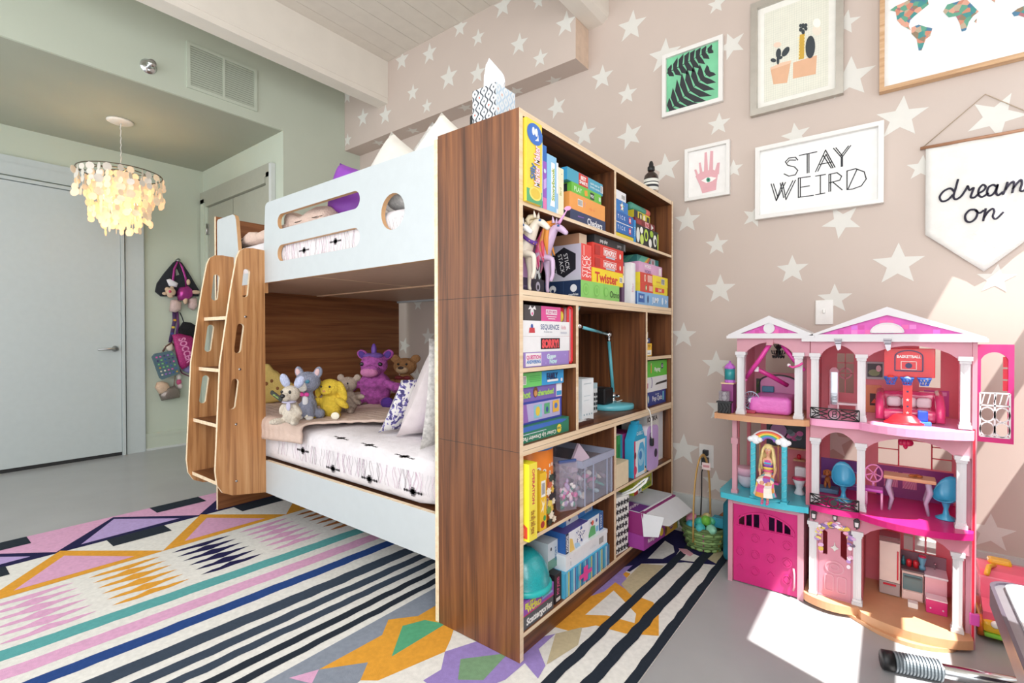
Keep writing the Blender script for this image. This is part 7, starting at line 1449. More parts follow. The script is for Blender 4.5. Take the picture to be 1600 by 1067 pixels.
# doll
dl_ = thing('fashion_doll', 'seated blonde fashion doll in a rainbow striped dress on the toy swing', 'doll', (.547, .975, .4625))
SKN = M('doll_skin', '#d9a382', .4, var=.03); SCL = .30
pts = [((0, 0, .06), .060), ((0, .01, .15), .048), ((0, .01, .24), .058), ((0, .012, .31), .045), ((0, .01, .345), .020), ((0, .005, .385), .024), ((0, 0, .43), .050), ((0, -.0, .47), .050), ((0, .008, .51), .036),
       ((.065, .01, .305), .024), ((.098, -.02, .20), .017), ((.085, -.075, .12), .013), ((.080, -.095, .10), .012),
       ((-.065, .01, .305), .024), ((-.098, -.02, .20), .017), ((-.085, -.075, .12), .013), ((-.080, -.095, .10), .012),
       ((.036, -.05, .045), .040), ((.045, -.19, .03), .030), ((.040, -.215, -.06), .024), ((.032, -.20, -.20), .016), ((.032, -.225, -.225), .014),
       ((-.036, -.05, .045), .040), ((-.045, -.19, .03), .030), ((-.040, -.215, -.06), .024), ((-.032, -.20, -.20), .016), ((-.032, -.225, -.225), .014)]
ed = [(0,1),(1,2),(2,3),(3,4),(4,5),(5,6),(6,7),(7,8),(3,9),(9,10),(10,11),(11,12),(3,13),(13,14),(14,15),(15,16),(0,17),(17,18),(18,19),(19,20),(20,21),(0,22),(22,23),(23,24),(24,25),(25,26)]
skin('body', [(Vector(c_)*SCL, r_*SCL) for c_, r_ in pts], ed, SKN, dl_, 2)
w = MB()
for s in (1, -1):
    for k in range(4):
        b0 = Vector((.080*s+(.006*(k-1.5)), -.098, .10)); w.tube([(b0)*SCL, (b0+Vector((0, -.012, -.012)))*SCL, (b0+Vector((0, -.012-.004*(k in (1, 2)), -.026)))*SCL], [.0042*SCL, .004*SCL, .003*SCL], SKN, 6)
    b0 = Vector((.068*s, -.092, .10)); w.tube([b0*SCL, (b0+Vector((-.008*s, -.008, -.008)))*SCL, (b0+Vector((-.008*s, -.014, -.016)))*SCL], [.0045*SCL, .0042*SCL, .003*SCL], SKN, 6)
obj('fingers', w, dl_, local=True)
w = MB()
for s in (1, -1):
    w.ell(Vector((.019*s, -.049, .458))*SCL, (.010*SCL, .004*SCL, .006*SCL), P('f4f2f0', .2)); w.ell(Vector((.019*s, -.052, .458))*SCL, (.005*SCL, .003*SCL, .0055*SCL), P('3f6f9c', .1)); w.ell(Vector((.020*s, -.049, .476))*SCL, (.011*SCL, .003*SCL, .002*SCL), P('8a6a3c', .6))
w.ell(Vector((0, -.054, .438))*SCL, (.006*SCL, .008*SCL, .010*SCL), SKN); w.ell(Vector((0, -.050, .416))*SCL, (.012*SCL, .004*SCL, .005*SCL), P('d0507a', .3))
obj('face', w, dl_, local=True)
HAI = M('blonde_hair', '#e0c98a', .5, var=.15, scale=90)
w = MB(); w.ell(Vector((0, .014, .472))*SCL, (.060*SCL, .056*SCL, .058*SCL), HAI)
rr = random.Random(6)
for k in range(34):
    f = k/33; a_ = PI*(-.12+1.24*f); sx_, sy_ = math.cos(a_), math.sin(a_); L = rr.uniform(.24, .33)
    p0 = Vector((.030*sx_, .012+.030*sy_, .515)); p1 = Vector((.064*sx_, .008+.052*sy_-.008, .455)); p2 = Vector((.084*sx_+rr.uniform(-.012, .012), .0+.055*sy_-.02*(sy_ < .3), .455-L*.5)); p3 = Vector((.092*sx_+rr.uniform(-.02, .02), -.012+.05*sy_-.03*(sy_ < .3), .455-L))
    w.tube([q*SCL for q in (p0, p1, p2, p3)], [.014*SCL, .018*SCL, .016*SCL, .004*SCL], HAI, 6)
obj('hair', w, dl_, 'long blonde hair', local=True)
w = MB(); w.lathe([(.062*SCL, .055*SCL), (.052*SCL, .15*SCL), (.064*SCL, .24*SCL), (.060*SCL, .30*SCL), (.03*SCL, .322*SCL)], P('c94f9c', .6), Matrix.Translation((0, .01*SCL, 0)), 16, ry=.8)
for z, c_ in ((.27, '4fb0d8'), (.235, '7a4ab0'), (.20, 'e8d05a'), (.165, 'e05a8a'), (.12, '4a9ad0')): w.lathe([(.0665*SCL, (z-.012)*SCL), (.0665*SCL, (z+.012)*SCL)], P(c_, .6), Matrix.Translation((0, .01*SCL, 0)), 16, ry=.8)
obj('top', w, dl_, 'rainbow striped top', local=True)
w = MB(); cols = ('e05a9c', 'f0e8d8', 'e8a04a', 'f3ece2', '6fb8c8', 'd84f8a', 'f0e0c0', '9a6ac0', 'f4eeea', 'e8c85a', 'e0609a', 'f0e8e0')
rows = [((0, .0, .10), .070, .055), ((0, -.06, .085), .085, .05), ((0, -.13, .075), .098, .045), ((0, -.20, .055), .105, .05), ((0, -.245, .0), .110, .055), ((0, -.255, -.06), .118, .055), ((0, -.25, -.12), .135, .06)]
n = 20; prev = None; vs = []
for (c_, a_, b_) in rows:
    c_ = Vector(c_); k = rows.index((tuple(c_), a_, b_)) if (tuple(c_), a_, b_) in rows else 0
    i0 = len(vs)
    for i in range(n):
        t_ = 2*PI*i/n; r_ = 1+.10*math.sin(5*t_)*(len(vs)//n)/6
        vs.append((c_+Vector((a_*r_*math.cos(t_), .35*b_*math.sin(t_), .9*b_*math.sin(t_)) if (len(vs)//n) < 4 else (a_*r_*math.cos(t_), b_*1.2*math.sin(t_)+.02, .2*b_*math.sin(t_))))*SCL)
for j in range(len(rows)-1):
    for i in range(n): k = (i+1) % n; w.add([vs[j*n+i], vs[j*n+k], vs[(j+1)*n+k], vs[(j+1)*n+i]], [(0, 1, 2, 3)], P(cols[(j*2+i//3) % len(cols)], .7), True)
obj('skirt', w, dl_, 'multi coloured striped skirt', local=True)
w = MB()
for s in (1, -1): w.ell(Vector((.032*s, -.235, -.228))*SCL, (.016*SCL, .034*SCL, .014*SCL), P('e86aa8', .4)); w.tube([Vector((.032*s, -.203, -.19))*SCL, Vector((.032*s, -.21, -.23))*SCL], .018*SCL, P('e86aa8', .4), 8)
obj('shoe', w, dl_, 'pink doll shoes', local=True)
w = MB().lathe([(.018, 0), (.032, .02), (.040, .055), (.042, .085), (.039, .085), (.034, .05), (.0, .03)], P('e3d6e2', .25), (.432, 1.13, T1), 24); w.lathe([(.0425, .055), (.0435, .088), (.041, .089)], P('e8b6cc', .25), (.432, 1.13, T1), 24); w.tube([(.43, 1.10, T1+.05), (.43, 1.10, T1+.075), (.436, 1.105, T1+.08)], .003, P('6a6870', .3), 6); small('toy_bathtub', 'white and pink round toy bathtub beside the toy swing', w, 'toy bathtub')
tt = thing('toy_toilet', 'white toy toilet with a red seat on the turquoise terrace', 'toy toilet', (.637, 1.16, T1))
w = MB().lathe([(.018, 0), (.020, .006), (.012, .025), (.018, .045), (.026, .062), (.024, .064), (0, .060)], P('ece8ee', .2), (.637, 1.15, T1), 20); w.box(.615, 1.172, T1+.05, .660, 1.195, T1+.112, P('ece8ee', .2), bev=.008); obj('bowl', w, tt); obj('toilet_seat', MB().lathe([(.024, .0645), (.027, .067), (.026, .072), (0, .073)], P('d8406c', .35), (.637, 1.15, T1), 20), tt, 'red seat')
# study / dining
S_ = .4055
def egg(label, x, y, rz_):
    t = thing('toy_egg_chair', label, 'toy chair', (x, y, S_), (0, 0, rz_), 'blue toy egg chairs')
    BL = M('toy_blue', '#3f9ec4', .3, var=.03)
    w = MB().lathe([(.030, 0), (.031, .003), (.010, .016), (.0065, .035), (.012, .055), (.014, .06)], BL, None, 18); obj('pedestal', w, t, local=True)
    w = MB(); n = 18; m_ = 9; vs = []; fs = []
    for j in range(m_+1):
        ph = PI*.5*j/m_
        for i in range(n):
            a_ = 2*PI*i/n; hgt = .008+.082*((1+math.sin(a_))/2)**1.6
            r_ = .041*math.sin(ph)**.8*(1+.05*math.sin(a_)); vs.append((r_*math.cos(a_), r_*.85*math.sin(a_), .06+hgt*(1-math.cos(ph))))
    for j in range(m_):
        for i in range(n): k = (i+1) % n; fs.append((j*n+i, j*n+k, (j+1)*n+k, (j+1)*n+i))
    w.add(vs, fs, BL, True); obj('shell', w, t, local=True, mods=[('SOLIDIFY', {'thickness': .003})]); return t
egg('blue toy egg chair behind the lower balcony railing', .797, 1.10, rz(10)); egg('blue toy egg chair at the right end of the toy table', 1.105, 1.09, rz(-35))
w = MB(); TPU = P('b5703c', .6)
for c_, r_ in (((.735, 1.2, S_+.05), (.011, .014, .016)), ((.735, 1.19, S_+.082), (.014, .014, .014)), ((.735, 1.178, S_+.078), (.008, .009, .007)), ((.728, 1.182, S_+.035), (.005, .005, .016)), ((.743, 1.182, S_+.035), (.005, .005, .016)), ((.723, 1.19, S_+.080), (.004, .006, .012)), ((.747, 1.19, S_+.080), (.004, .006, .012))): w.ell(c_, r_, TPU, None, 10, 8)
for s in (-1, 1): w.ell((.735+.005*s, 1.1785, S_+.088), .002, BLK)
w.box(.70, 1.17, S_, .775, 1.235, S_+.019, P('5a86a8', .5), bev=.004); small('toy_puppy', 'orange brown toy puppy on a blue bench in the middle floor study', w, 'toy animal')
tc_ = thing('toy_chair', 'round backed pink toy chair with a magenta seat beside the toy table', 'toy chair', (.895, 1.09, S_))
w = MB().box(.868, 1.062, S_+.062, .924, 1.118, S_+.074, P('c04fb4', .35), bev=.004); obj('seat', w, tc_, 'magenta seat')
w = MB(); X = frame_mtx((.893, 1.112, S_+.125), (1, .2, 0), (0,0,1)); w.prism([oval(0, 0, .030, .036, 22), oval(0, 0, .025, .031, 22)], X, .005, P('e58ac0', .35)); mull(w, X, [(-.025, -.01), (0, .0), (.025, -.012)], .004, P('e58ac0', .35)); mull(w, X, [(-.012, -.03), (0, 0), (.015, .028)], .004, P('e58ac0', .35)); mull(w, X, [(-.02, .02), (0, 0), (.012, -.03)], .004, P('e58ac0', .35)); w.tube([(.893, 1.113, S_+.072), (.893, 1.113, S_+.092)], .005, P('e58ac0', .35), 6); obj('backrest', w, tc_)
for x, y in ((.872, 1.066), (.92, 1.066), (.872, 1.114), (.92, 1.114)): obj('leg', MB().tube([(x, y, S_), (x, y, S_+.062)], .0042, P('eaa6cc', .35), 6), tc_)
tt = thing('toy_table', 'peach topped toy table with curved grey legs on the magenta floor', 'toy table', (1.0, 1.11, S_))
obj('tabletop', MB().box(.925, 1.075, S_+.118, 1.078, 1.150, S_+.132, DPE, bev=.004), tt)
for x, s in ((.945, 1), (1.055, -1)):
    for y in (1.085, 1.14): obj('leg', MB().tube([(x, y, S_+.118), (x-.006*s, y, S_+.085), (x+.006*s, y, S_+.045), (x-.002*s, y, S_)], [.009, .010, .007, .005], P('b09ab4', .4), 8), tt)
w = MB()
for k in range(7): w.ell((1.02+.012*math.cos(k), 1.11+.010*math.sin(k*1.7), S_+.1365), (.010, .008, .004), P('b0602c', .6), None, 8, 6)
small('toy_pretzel', 'small brown toy pastry on the toy table', w, 'toy food')
w = MB()
for k in range(7): a_ = 2*PI*k/7; w.ell((.99+.014*math.cos(a_), 1.1+.010*math.sin(a_), .664), (.010, .008, .012), P('d0285c', .3), None, 10, 8)
w.ell((.99, 1.1, .655), (.008, .008, .016), P('d0285c', .3), None, 10, 8); w.tube([(.99, 1.1, .67), (.99, 1.1, .718)], .002, P('d0285c', .3), 6); small('toy_chandelier', 'hot pink toy chandelier hanging over the toy table', w, 'toy chandelier')
# top right room
F3 = .7445
sf = thing('toy_sofa', 'shiny pink toy sofa behind the basketball hoop', 'toy sofa', (1.0, 1.16, F3))
SF = M('toy_sofa_pink', '#e2447c', .2, var=.06, coat=.6)
obj('seat', soft_block(.915, 1.085, 1.085, 1.20, F3, F3+.045, .015, SF, amp=.001), sf); obj('backrest', soft_block(.905, 1.095, 1.185, 1.225, F3+.02, F3+.105, .018, SF, amp=.001), sf)
for x in (.912, 1.088): obj('armrest', MB().tube([(x, 1.08, F3+.005), (x, 1.09, F3+.055), (x, 1.15, F3+.085), (x, 1.21, F3+.10)], .014, SF, 8), sf)
for k, x in enumerate((.955, 1.0, 1.045)): obj('cushion', soft_block(x-.022, x+.022, 1.15, 1.178, F3+.046, F3+.085, .012, P('f0dfe6', .4), amp=.001), sf, 'white cushion')
hp = thing('toy_basketball_hoop', 'red toy basketball stand with three blue hoops in the top right room', 'toy hoop', (.99, 1.03, F3))
RED = M('toy_red', '#d8222c', .25, var=.03, coat=.3); BLU = M('toy_blue_net', '#2f5fb4', .3, var=.03)
w = MB().box(.925, 1.035, .915, 1.070, 1.041, 1.02, RED, bev=.002); X = XYf(1.0348)
oc = [(.957, .938)]+[(.957, .99)]+[(.9965+.0395*math.cos(PI*(10-i)/10), .99+.022*math.sin(PI*i/10)) for i in range(1, 10)]+[(1.036, .99), (1.036, .938), (.957, .938)]
mull(w, X, oc, .0035, P('33305c', .4)); mull(w, XYf(1.0345), [(.975, .943), (.975, .972), (1.018, .972), (1.018, .943), (.975, .943)], .0022, P('e9c9c4', .4)); w.prism(oval(.9965, .957, .010, .010, 14), XYf(1.0345), .0006, P('33305c', .4))
w.text('BASKETBALL', .0135, P('f0e6e4', .4), frame_mtx((.9965, 1.0320, .990), (1,0,0), (0,0,1)), bold=.03, width=.068)
obj('backboard', w, hp, 'red backboard lettered BASKETBALL')
w = MB().prism([(.982, F3+.02), (1.006, F3+.02), (1.008, .915), (.980, .915)], XYf(1.046), .012, RED); 
for z, m_ in ((.785, 'f0e6e4'), (.832, 'f0e6e4')): w.prism(star(.994, z, .006), XYf(1.0338), .0006, P(m_, .4))
for z in (.808, .862): w.prism(oval(.994, z, .0035, .0035, 10), XYf(1.0338), .0006, P('33305c', .4))
obj('post', w, hp); w = MB().lathe([(.060, 0), (.062, .006), (.050, .012), (.034, .030), (.020, .036), (0, .036)], RED, (.985, 1.03, F3), 24, ry=.6); obj('base', w, hp)
for k, x in enumerate((.945, .992, 1.040)):
    w = MB().tube([(x+.018*math.cos(2*PI*i/18), 1.012+.014*math.sin(2*PI*i/18), .912) for i in range(18)], .0026, BLU, 6, closed=True)
    for i in range(10):
        a_ = 2*PI*i/10; w.tube([(x+.018*math.cos(a_), 1.012+.014*math.sin(a_), .912), (x+.011*math.cos(a_+.5), 1.012+.009*math.sin(a_+.5), .889)], .0014, BLU, 5); w.tube([(x+.018*math.cos(a_), 1.012+.014*math.sin(a_), .912), (x+.011*math.cos(a_-.5), 1.012+.009*math.sin(a_-.5), .889)], .0014, BLU, 5)
    w.tube([(x+.011*math.cos(2*PI*i/12), 1.012+.009*math.sin(2*PI*i/12), .889) for i in range(12)], .0016, BLU, 5, closed=True); w.box(x-.02, 1.024, .909, x+.02, 1.036, .916, BLU); obj('hoop', w, hp, 'blue hoop and net')
for k, (x, c_, lb) in enumerate(((.945, 'e0482c', 'tiny orange red toy ball in the left blue hoop'), (.992, '7f9ad8', 'tiny pale blue toy ball in the middle blue hoop'))): small('toy_ball', lb, MB().ell((x, 1.012, .908), (.0125, .0105, .0125), P(c_, .35)), 'toy ball')
w = MB().box(1.015, 1.015, F3, 1.060, 1.055, F3+.014, P('3f7fd4', .3), bev=.003); w.box(1.022, 1.022, F3+.014, 1.051, 1.05, F3+.052, P('2348b0', .25), bev=.004); small('toy_step_stool', 'bright blue toy block beside the red hoop stand', w, 'toy block')
w = MB().box(.765, 1.17, F3, .84, 1.22, F3+.006, DPP); w.box(.768, 1.175, F3+.035, .838, 1.215, F3+.044, P('f0dfe4', .3), bev=.002)
for x in (.77, .832): w.box(x, 1.176, F3+.006, x+.005, 1.214, F3+.035, P('f0dfe4', .3))
small('toy_bench', 'white toy bench behind the upper balcony railing', w, 'toy bench')
w = MB().prism([(.735, F3+.02), (.768, F3+.02), (.768, F3+.17)]+[(.7515+.0165*math.cos(PI*i/8), F3+.17+.016*math.sin(PI*i/8)) for i in range(1, 8)]+[(.735, F3+.17)], XYf(1.27), .008, P('e9b6c4', .3)); w.prism([(.739, F3+.025), (.764, F3+.025), (.764, F3+.165), (.739, F3+.165)], XYf(1.2615), .001, M('toy_mirror', '#cfd0d6', .08, .9)); w.box(.73, 1.255, F3, .773, 1.285, F3+.02, P('e9b6c4', .3)); small('toy_mirror', 'tall arched toy mirror in the top right room', w, 'toy mirror')
for k, (x, lb) in enumerate(((.785, 'small striped bow clip over the upper balcony'), (.935, 'small striped bow clip left of the red backboard'))):
    w = MB().prism([(x-.012, 1.055), (x+.012, 1.055), (x+.010, 1.035), (x-.008, 1.035)], XYf(.982), .006, P('4a4450', .5)); w.prism([(x-.008, 1.035), (x+.010, 1.035), (x+.009, 1.016), (x, 1.01), (x-.004, 1.018)], XYf(.982), .005, P('d4cfd8', .5))
    for q in range(3): w.prism(rect(x-.011, 1.039+.006*q, x+.011, 1.042+.006*q), XYf(.9755), .0005, P('cfc9d2', .5))
    small('bow_clip', lb, w, 'clip', 'striped bow clips on the dollhouse')
# kitchen
K = .0445
fg = thing('toy_fridge', 'cream and grey toy fridge with a red handle', 'toy fridge', (.945, 1.21, K))
w = MB().box(.912, 1.17, K, .978, 1.25, .272, P('b9a8a4', .4), bev=.003); obj('fridge_body', w, fg)
obj('fridge_door', MB().box(.913, 1.162, .10, .977, 1.170, .255, P('efdcd2', .3), bev=.002), fg, 'cream upper door'); obj('freezer_drawer', MB().box(.913, 1.163, K+.004, .977, 1.170, .097, P('b0a09c', .4), bev=.002), fg, 'grey drawer')
obj('handle', MB().box(.968, 1.155, .115, .972, 1.162, .225, DRD).box(.925, 1.155, .088, .965, 1.162, .093, DRD), fg); obj('grille', MB().box(.914, 1.164, .257, .976, 1.170, .270, P('8a5a5c', .5)), fg)
ov = thing('toy_oven', 'toy oven unit with a teal window beside the toy fridge', 'toy oven', (1.015, 1.21, K))
obj('oven_body', MB().box(.983, 1.17, K, 1.048, 1.25, .155, P('ecc8be', .4), bev=.002), ov); obj('worktop', MB().box(.981, 1.165, .155, 1.050, 1.25, .162, P('6a5c60', .4)), ov); w = MB().box(.986, 1.163, .085, 1.045, 1.17, .145, P('5f7f84', .25), bev=.002); w.box(.99, 1.158, .133, 1.04, 1.163, .138, P('4a5c60', .3)); obj('oven_door', w, ov, 'teal glass oven door'); obj('drawer', MB().box(.986, 1.164, K+.006, 1.045, 1.17, .08, P('f0d2c8', .35), bev=.002), ov)
sk = thing('toy_sink_unit', 'pink toy sink cabinet at the right of the toy kitchen', 'toy sink', (1.083, 1.21, K))
obj('cabinet_body', MB().box(1.051, 1.165, K, 1.115, 1.25, .152, P('eeb4bc', .35), bev=.002), sk); obj('basin', MB().box(1.049, 1.160, .152, 1.118, 1.25, .160, P('e6e2e6', .2), bev=.002), sk, 'white basin top'); w = MB().tube([(1.083, 1.235, .16), (1.083, 1.235, .185), (1.083, 1.215, .187)], .003, CHR, 6); obj('tap', w, sk); obj('drawer', MB().box(1.055, 1.160, K+.006, 1.112, 1.165, .09, P('e86a9c', .3), bev=.002), sk, 'magenta drawer front'); obj('splashback', MB().box(.981, 1.25, .155, 1.118, 1.256, .205, P('8a6a74', .4)), sk)
w = MB().lathe([(.010, 0), (.010, .012), (.006, .016), (.014, .045), (.012, .048), (0, .05)], P('5f9cb4', .25), (1.045, 1.20, .1625), 12); w.lathe([(.0125, .048), (.011, .054), (0, .055)], P('c8345a', .3), (1.045, 1.20, .1625), 12); small('toy_blender', 'blue toy blender with a red lid on the toy worktop', w, 'toy blender')
for k, (x, lb) in enumerate(((1.005, 'left red toy pot on the toy worktop'), (1.026, 'right red toy pot on the toy worktop'))): small('toy_pot', lb, MB().lathe([(.008, 0), (.009, .014), (.009, .024), (.003, .028), (0, .03)], P('d02a34', .3), (x, 1.205, .1625), 12), 'toy pot')
small('toy_bottle', 'teal toy bottle beside the toy fridge', MB().lathe([(.007, 0), (.007, .018), (.003, .024), (.003, .034), (0, .034)], P('3f8f98', .25), (.988, 1.215, .1625), 10), 'toy bottle')
w = MB().box(1.052, 1.10, K, 1.112, 1.148, K+.05, P('d8307c', .3), bev=.003); w.box(1.052, 1.10, K+.05, 1.112, 1.148, K+.054, P('f4e6ec', .3))
for x in (1.065, 1.10): w.ell((x, 1.099, K+.02), .003, P('f0d0e0', .3), None, 8, 6)
small('toy_chest', 'hot pink toy chest on the kitchen floor', w, 'toy chest')
w = MB().box(1.0, 1.10, K, 1.03, 1.13, K+.02, P('f3ece6', .4), bev=.003); small('toy_stool', 'small white toy stool in front of the toy oven', w, 'toy stool')
# ================================================================ on the floor
WK = M('green_wicker', '#6f8450', .8, var=.35, scale=70, bump=.6, bscale=90)
bkx, bky = .205, 1.275
bs = thing('egg_basket', 'woven green basket of plastic eggs with a tall tan handle by the dollhouse', 'basket', (bkx, bky, .0065))
w = MB(); n = 28; rings = 8
for j in range(rings):
    z = .008+.0135*j; r_ = .078+.0042*j
    w.tube([(bkx+(r_+.0045*(1 if (i+j) % 2 else -1))*math.cos(2*PI*i/n), bky+(r_+.0045*(1 if (i+j) % 2 else -1))*.9*math.sin(2*PI*i/n), z+.0065) for i in range(n)], .0078, P('6f8a52', .8) if j % 3 else P('8fae6c', .8), 6, closed=True)
for i in range(14): a_ = 2*PI*i/14; w.tube([(bkx+.078*math.cos(a_), bky+.07*math.sin(a_), .0095), (bkx+.112*math.cos(a_), bky+.10*math.sin(a_), .118)], .005, P(('5a6e3c', 'b0a24a', 'a86a7c')[i % 3], .8), 5)
w.lathe([(.0, .008), (.078, .008), (.080, .012)], P('4a5a34', .8), (bkx, bky, 0), 24, ry=.9)
w.tube([(bkx+.112*math.cos(2*PI*i/n), bky+.10*math.sin(2*PI*i/n), .119) for i in range(n)], .0085, P('5c7044', .8), 8, closed=True)
obj('basket_body', w, bs)
hz = onY(1100, 655, bky).z
w = MB().tube([(bkx-.02+.0, bky-.108, .06)]+[(bkx-.02+.035*math.sin(PI*.5*i/8)*0+.02*i/16, bky-.108*math.cos(PI*i/16), .12+.345*math.sin(PI*i/16)**.65) for i in range(17)]+[(bkx, bky+.108, .06)], .0085, M('tan_handle', '#c9a05c', .6, var=.1), 8, flat=.45)
obj('handle', w, bs, 'tall flat tan handle')
w = MB().box(bkx-.005, bky-.02, .40, bkx+.035, bky-.018, .435, P('e8d0cc', .6)); w.box(bkx+.0, bky-.0206, .412, bkx+.03, bky-.0201, .424, P('c98a90', .6)); obj('tag', w, bs, 'pale pink paper tag')
for k, (dx, dy, dz, c_, lb, rt_) in enumerate(((-.055, -.03, .145, 'd58aa4', 'pink plastic egg at the left of the basket', (0, .6, 0)), (-.045, -.062, .125, '48b4c8', 'sky blue plastic egg at the front left of the basket', (1.2, 0, .5)), (-.01, -.045, .14, '46b49c', 'mint plastic egg in the middle of the basket', (.8, .4, 0)), (.005, -.078, .123, '4fc0c4', 'turquoise plastic egg at the front rim of the basket', (1.3, 0, 0)),
        (.035, -.02, .145, '52b88c', 'green plastic egg at the back of the basket', (.5, .9, 0)), (.055, -.072, .127, '8fd0b0', 'pale mint plastic egg at the front right of the basket', (1.4, 0, .8)), (.0, .03, .14, 'd8c88a', 'straw yellow plastic egg behind the mint egg', (.3, .5, 0)), (.025, -.055, .160, '7cc24a', 'lime plastic egg topmost in the basket', (.9, .2, 0)))):
    w = MB(); X = Matrix.Translation((bkx+dx, bky+dy, dz)) @ Euler(rt_).to_matrix().to_4x4()
    w.lathe([(0, -.030), (.012, -.027), (.021, -.015), (.0235, 0), (.020, .016), (.012, .029), (0, .034)], P(c_, .3), X, 16); w.lathe([(.0238, -.002), (.0241, 0), (.0238, .002)], P(c_, .5), X, 16); small('plastic_egg', lb, w, 'plastic egg', 'plastic eggs in the basket')
w = MB().lathe([(.0, 0), (.022, .002), (.026, .03), (.024, .07), (.018, .072), (.016, .04), (0, .035)], M('brown_wood_toy', '#8a5a34', .5, var=.15), Matrix.Translation((bkx+.06, bky+.035, .125)) @ Euler((-.5, .7, 0)).to_matrix().to_4x4(), 14); small('wooden_cup', 'brown wooden toy cup poking out of the basket', w, 'wooden toy')
w = MB().box(bkx+.048, bky-.03, .128, bkx+.10, bky+.01, .175, P('2f93ac', .5), X=None); small('blue_toy_block', 'teal blue toy block at the right of the basket', w, 'toy block')
w = MB(); w.merge(soft_block(.318, .368, 1.165, 1.32, .006, .29, .03, M('teal_bag_fabric', '#1f7486', .8, var=.06, bump=.3, bscale=60), amp=.002)); small('teal_bag', 'tall teal fabric bag squeezed between basket and dollhouse', w, 'bag')
w = MB().prism([(.115, 1.165), (.15, 1.13), (.185, 1.118), (.19, 1.15), (.15, 1.18)], frame_mtx((0, 0, .0072), (1,0,0), (0,1,0)), .004, P('d8a0ac', .8)); small('cloth_scrap', 'small pink cloth scrap on the rug under the basket', w, 'cloth')
# toy car
tcar = thing('toy_camper', 'pink and yellow toy camper car with orange wheels right of the dollhouse', 'toy car', (1.27, 1.20, 0))
CP = M('toy_camper_pink', '#e8607c', .25, var=.04, coat=.4); CYW = M('toy_camper_yellow', '#e9b92c', .25, var=.03, coat=.3)
w = MB(); X = frame_mtx((1.205, 0, 0), (0,1,0), (0,0,1))
body = [(1.10, .05), (1.34, .05), (1.345, .12), (1.33, .21), (1.28, .222), (1.20, .215), (1.175, .20), (1.15, .13), (1.105, .10)]
w.prism(body, X, .135, CP); obj('car_body', w, tcar)
w = MB().box(1.203, 1.085, .035, 1.343, 1.16, .075, CYW, bev=.012); w.box(1.2, 1.10, .040, 1.345, 1.35, .058, CYW, bev=.006); obj('bumper', w, tcar, 'yellow bumper'); w = MB().tube([(1.22, 1.16, .212), (1.23, 1.2, .228), (1.25, 1.25, .218)], .008, CYW, 8); obj('roof_handle', w, tcar, 'yellow handle'); obj('roof_hatch', MB().box(1.235, 1.26, .213, 1.30, 1.31, .235, CYW, bev=.01), tcar, 'yellow hatch')
obj('lower_sill', MB().box(1.206, 1.078, .022, 1.34, 1.12, .036, P('7fc43c', .3), bev=.006), tcar, 'lime green lower lip')
for x in (1.204, 1.325):
    for y in (1.135, 1.30):
        wl = MB().lathe([(.014, -.011), (.034, -.011), (.036, 0), (.034, .011), (.014, .011)], P('e8782c', .35), frame_mtx((x, y, .0362), (0,1,0), (0,0,1)), 22); o = obj('wheel', wl, tcar, 'orange wheel'); obj('hubcap', MB().lathe([(.014, -.0125), (.014, .0125)], P('f0c04a', .3), frame_mtx((x, y, .0362), (0,1,0), (0,0,1)), 14), o)
w = MB()
for x in (1.235, 1.31): w.ell((x, 1.083, .07), (.013, .008, .013), P('f4f0e6', .2))
obj('headlights', w, tcar); w = MB().box(1.2035, 1.17, .125, 1.2052, 1.21, .19, P('e9b6c0', .15)).box(1.2035, 1.23, .125, 1.2052, 1.31, .19, P('e9b6c0', .15)); w.prism(oval(0, 0, .008, .014, 12), frame_mtx((1.203, 1.15, .09), (0,-1,0), (0,0,1)), .001, P('d8d04a', .3)); obj('side_windows', w, tcar)
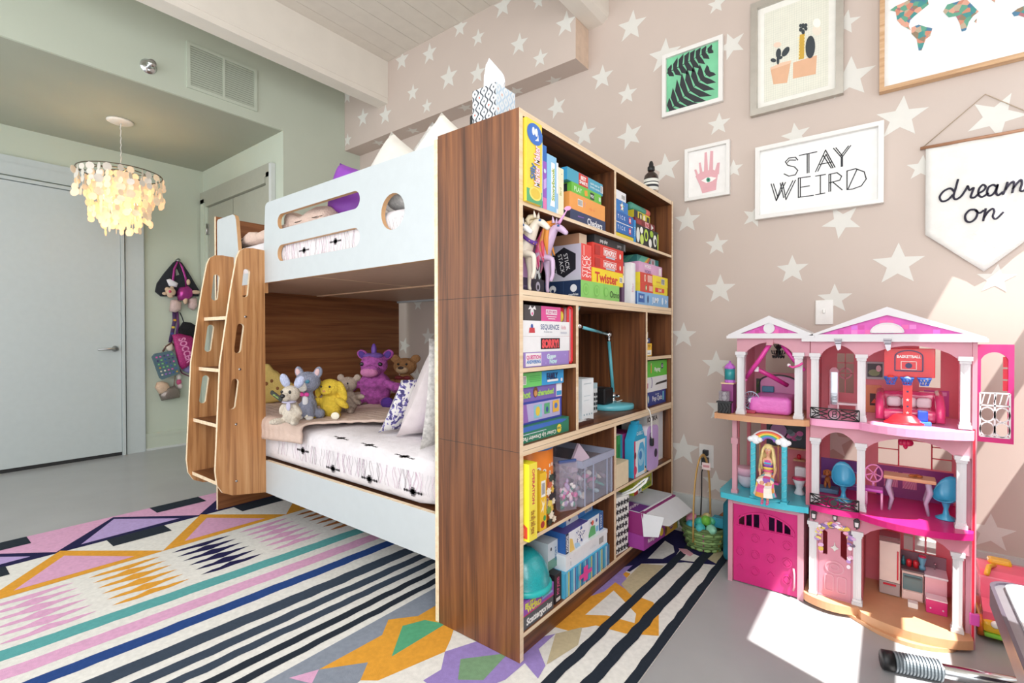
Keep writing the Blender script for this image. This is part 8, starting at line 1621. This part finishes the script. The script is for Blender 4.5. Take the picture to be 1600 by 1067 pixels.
# exercise bench at the lower right
BMET = M('bench_grey_metal', '#8f8c93', .3, .6, var=.05); BWH = M('bench_white_pad', '#eceef0', .35, var=.01); RIB = M('ribbed_grey_plastic', '#7f888e', .4, .2, var=.05)
eb = thing('exercise_bench', 'white topped exercise bench with grey metal edges and chrome foot bar', 'exercise bench', (1.3, .35, 0))
bx0_, bx1_, byE, zT = 1.157, 1.52, .60, .40
def rend(x0, x1, y1, y0, r):
    return [(x0, y0), (x1, y0)]+[(x1-r+r*math.cos(a_), y1-r+r*math.sin(a_)) for a_ in [PI/2*i/6 for i in range(7)]]+[(x0+r+r*math.cos(a_), y1-r+r*math.sin(a_)) for a_ in [PI/2+PI/2*i/6 for i in range(7)]]
o_ = rend(bx0_, bx1_, byE, -.55, .05); i_ = rend(bx0_+.03, bx1_-.03, byE-.013, -.54, .035); i2 = rend(bx0_+.008, bx1_-.008, byE-.008, -.545, .045)
w = MB().prism(o_, frame_mtx((0, 0, zT-.055), (1,0,0), (0,1,0)), .045, M('bench_mauve_side', '#6d6070', .35, .2)); w.prism([o_, i2], frame_mtx((0, 0, zT-.01), (1,0,0), (0,1,0)), .010, M('bench_dark_lip', '#5d5562', .3, .4)); obj('frame', w, eb)
w = MB().prism([i2, i_], frame_mtx((0, 0, zT-.010), (1,0,0), (0,1,0)), .004, BMET); obj('rail_channel', w, eb, 'brushed grey side channel')
w = MB().prism(i_, frame_mtx((0, 0, zT-.010), (1,0,0), (0,1,0)), .013, BWH); obj('pad', w, eb, 'glossy white top')
w = MB().tube([(1.33, .50, zT-.05), (1.33, .68, .06)], .018, BMET, 10); w.tube([(1.33, -.45, zT-.05), (1.33, -.5, .02)], .018, BMET, 10); obj('leg', w, eb)
a_ = Vector((.925, .695, .031)); b_ = Vector((1.60-.06, .882, .031)); dr = (b_-a_).normalized()
obj('foot_tube', MB().tube([a_+dr*.02, b_], .021, CHR, 16), eb, 'chrome foot bar')
rib = []
for k in range(14): z = .032+.0088*k; rib += [(.0255, z), (.0305, z+.0012), (.0305, z+.0052), (.0255, z+.0064)]
obj('ribbed_grip', MB().lathe(rib, RIB, frame_mtx(a_, (0,0,1), dr.cross(Vector((0,0,1)))), 24, False), eb, 'ribbed grey foot sleeve')
obj('end_cap', MB().tube([a_-dr*.0, a_+dr*.004, a_+dr*.032], [.026, .0295, .0295], BLK, 18), eb, 'black end cap')
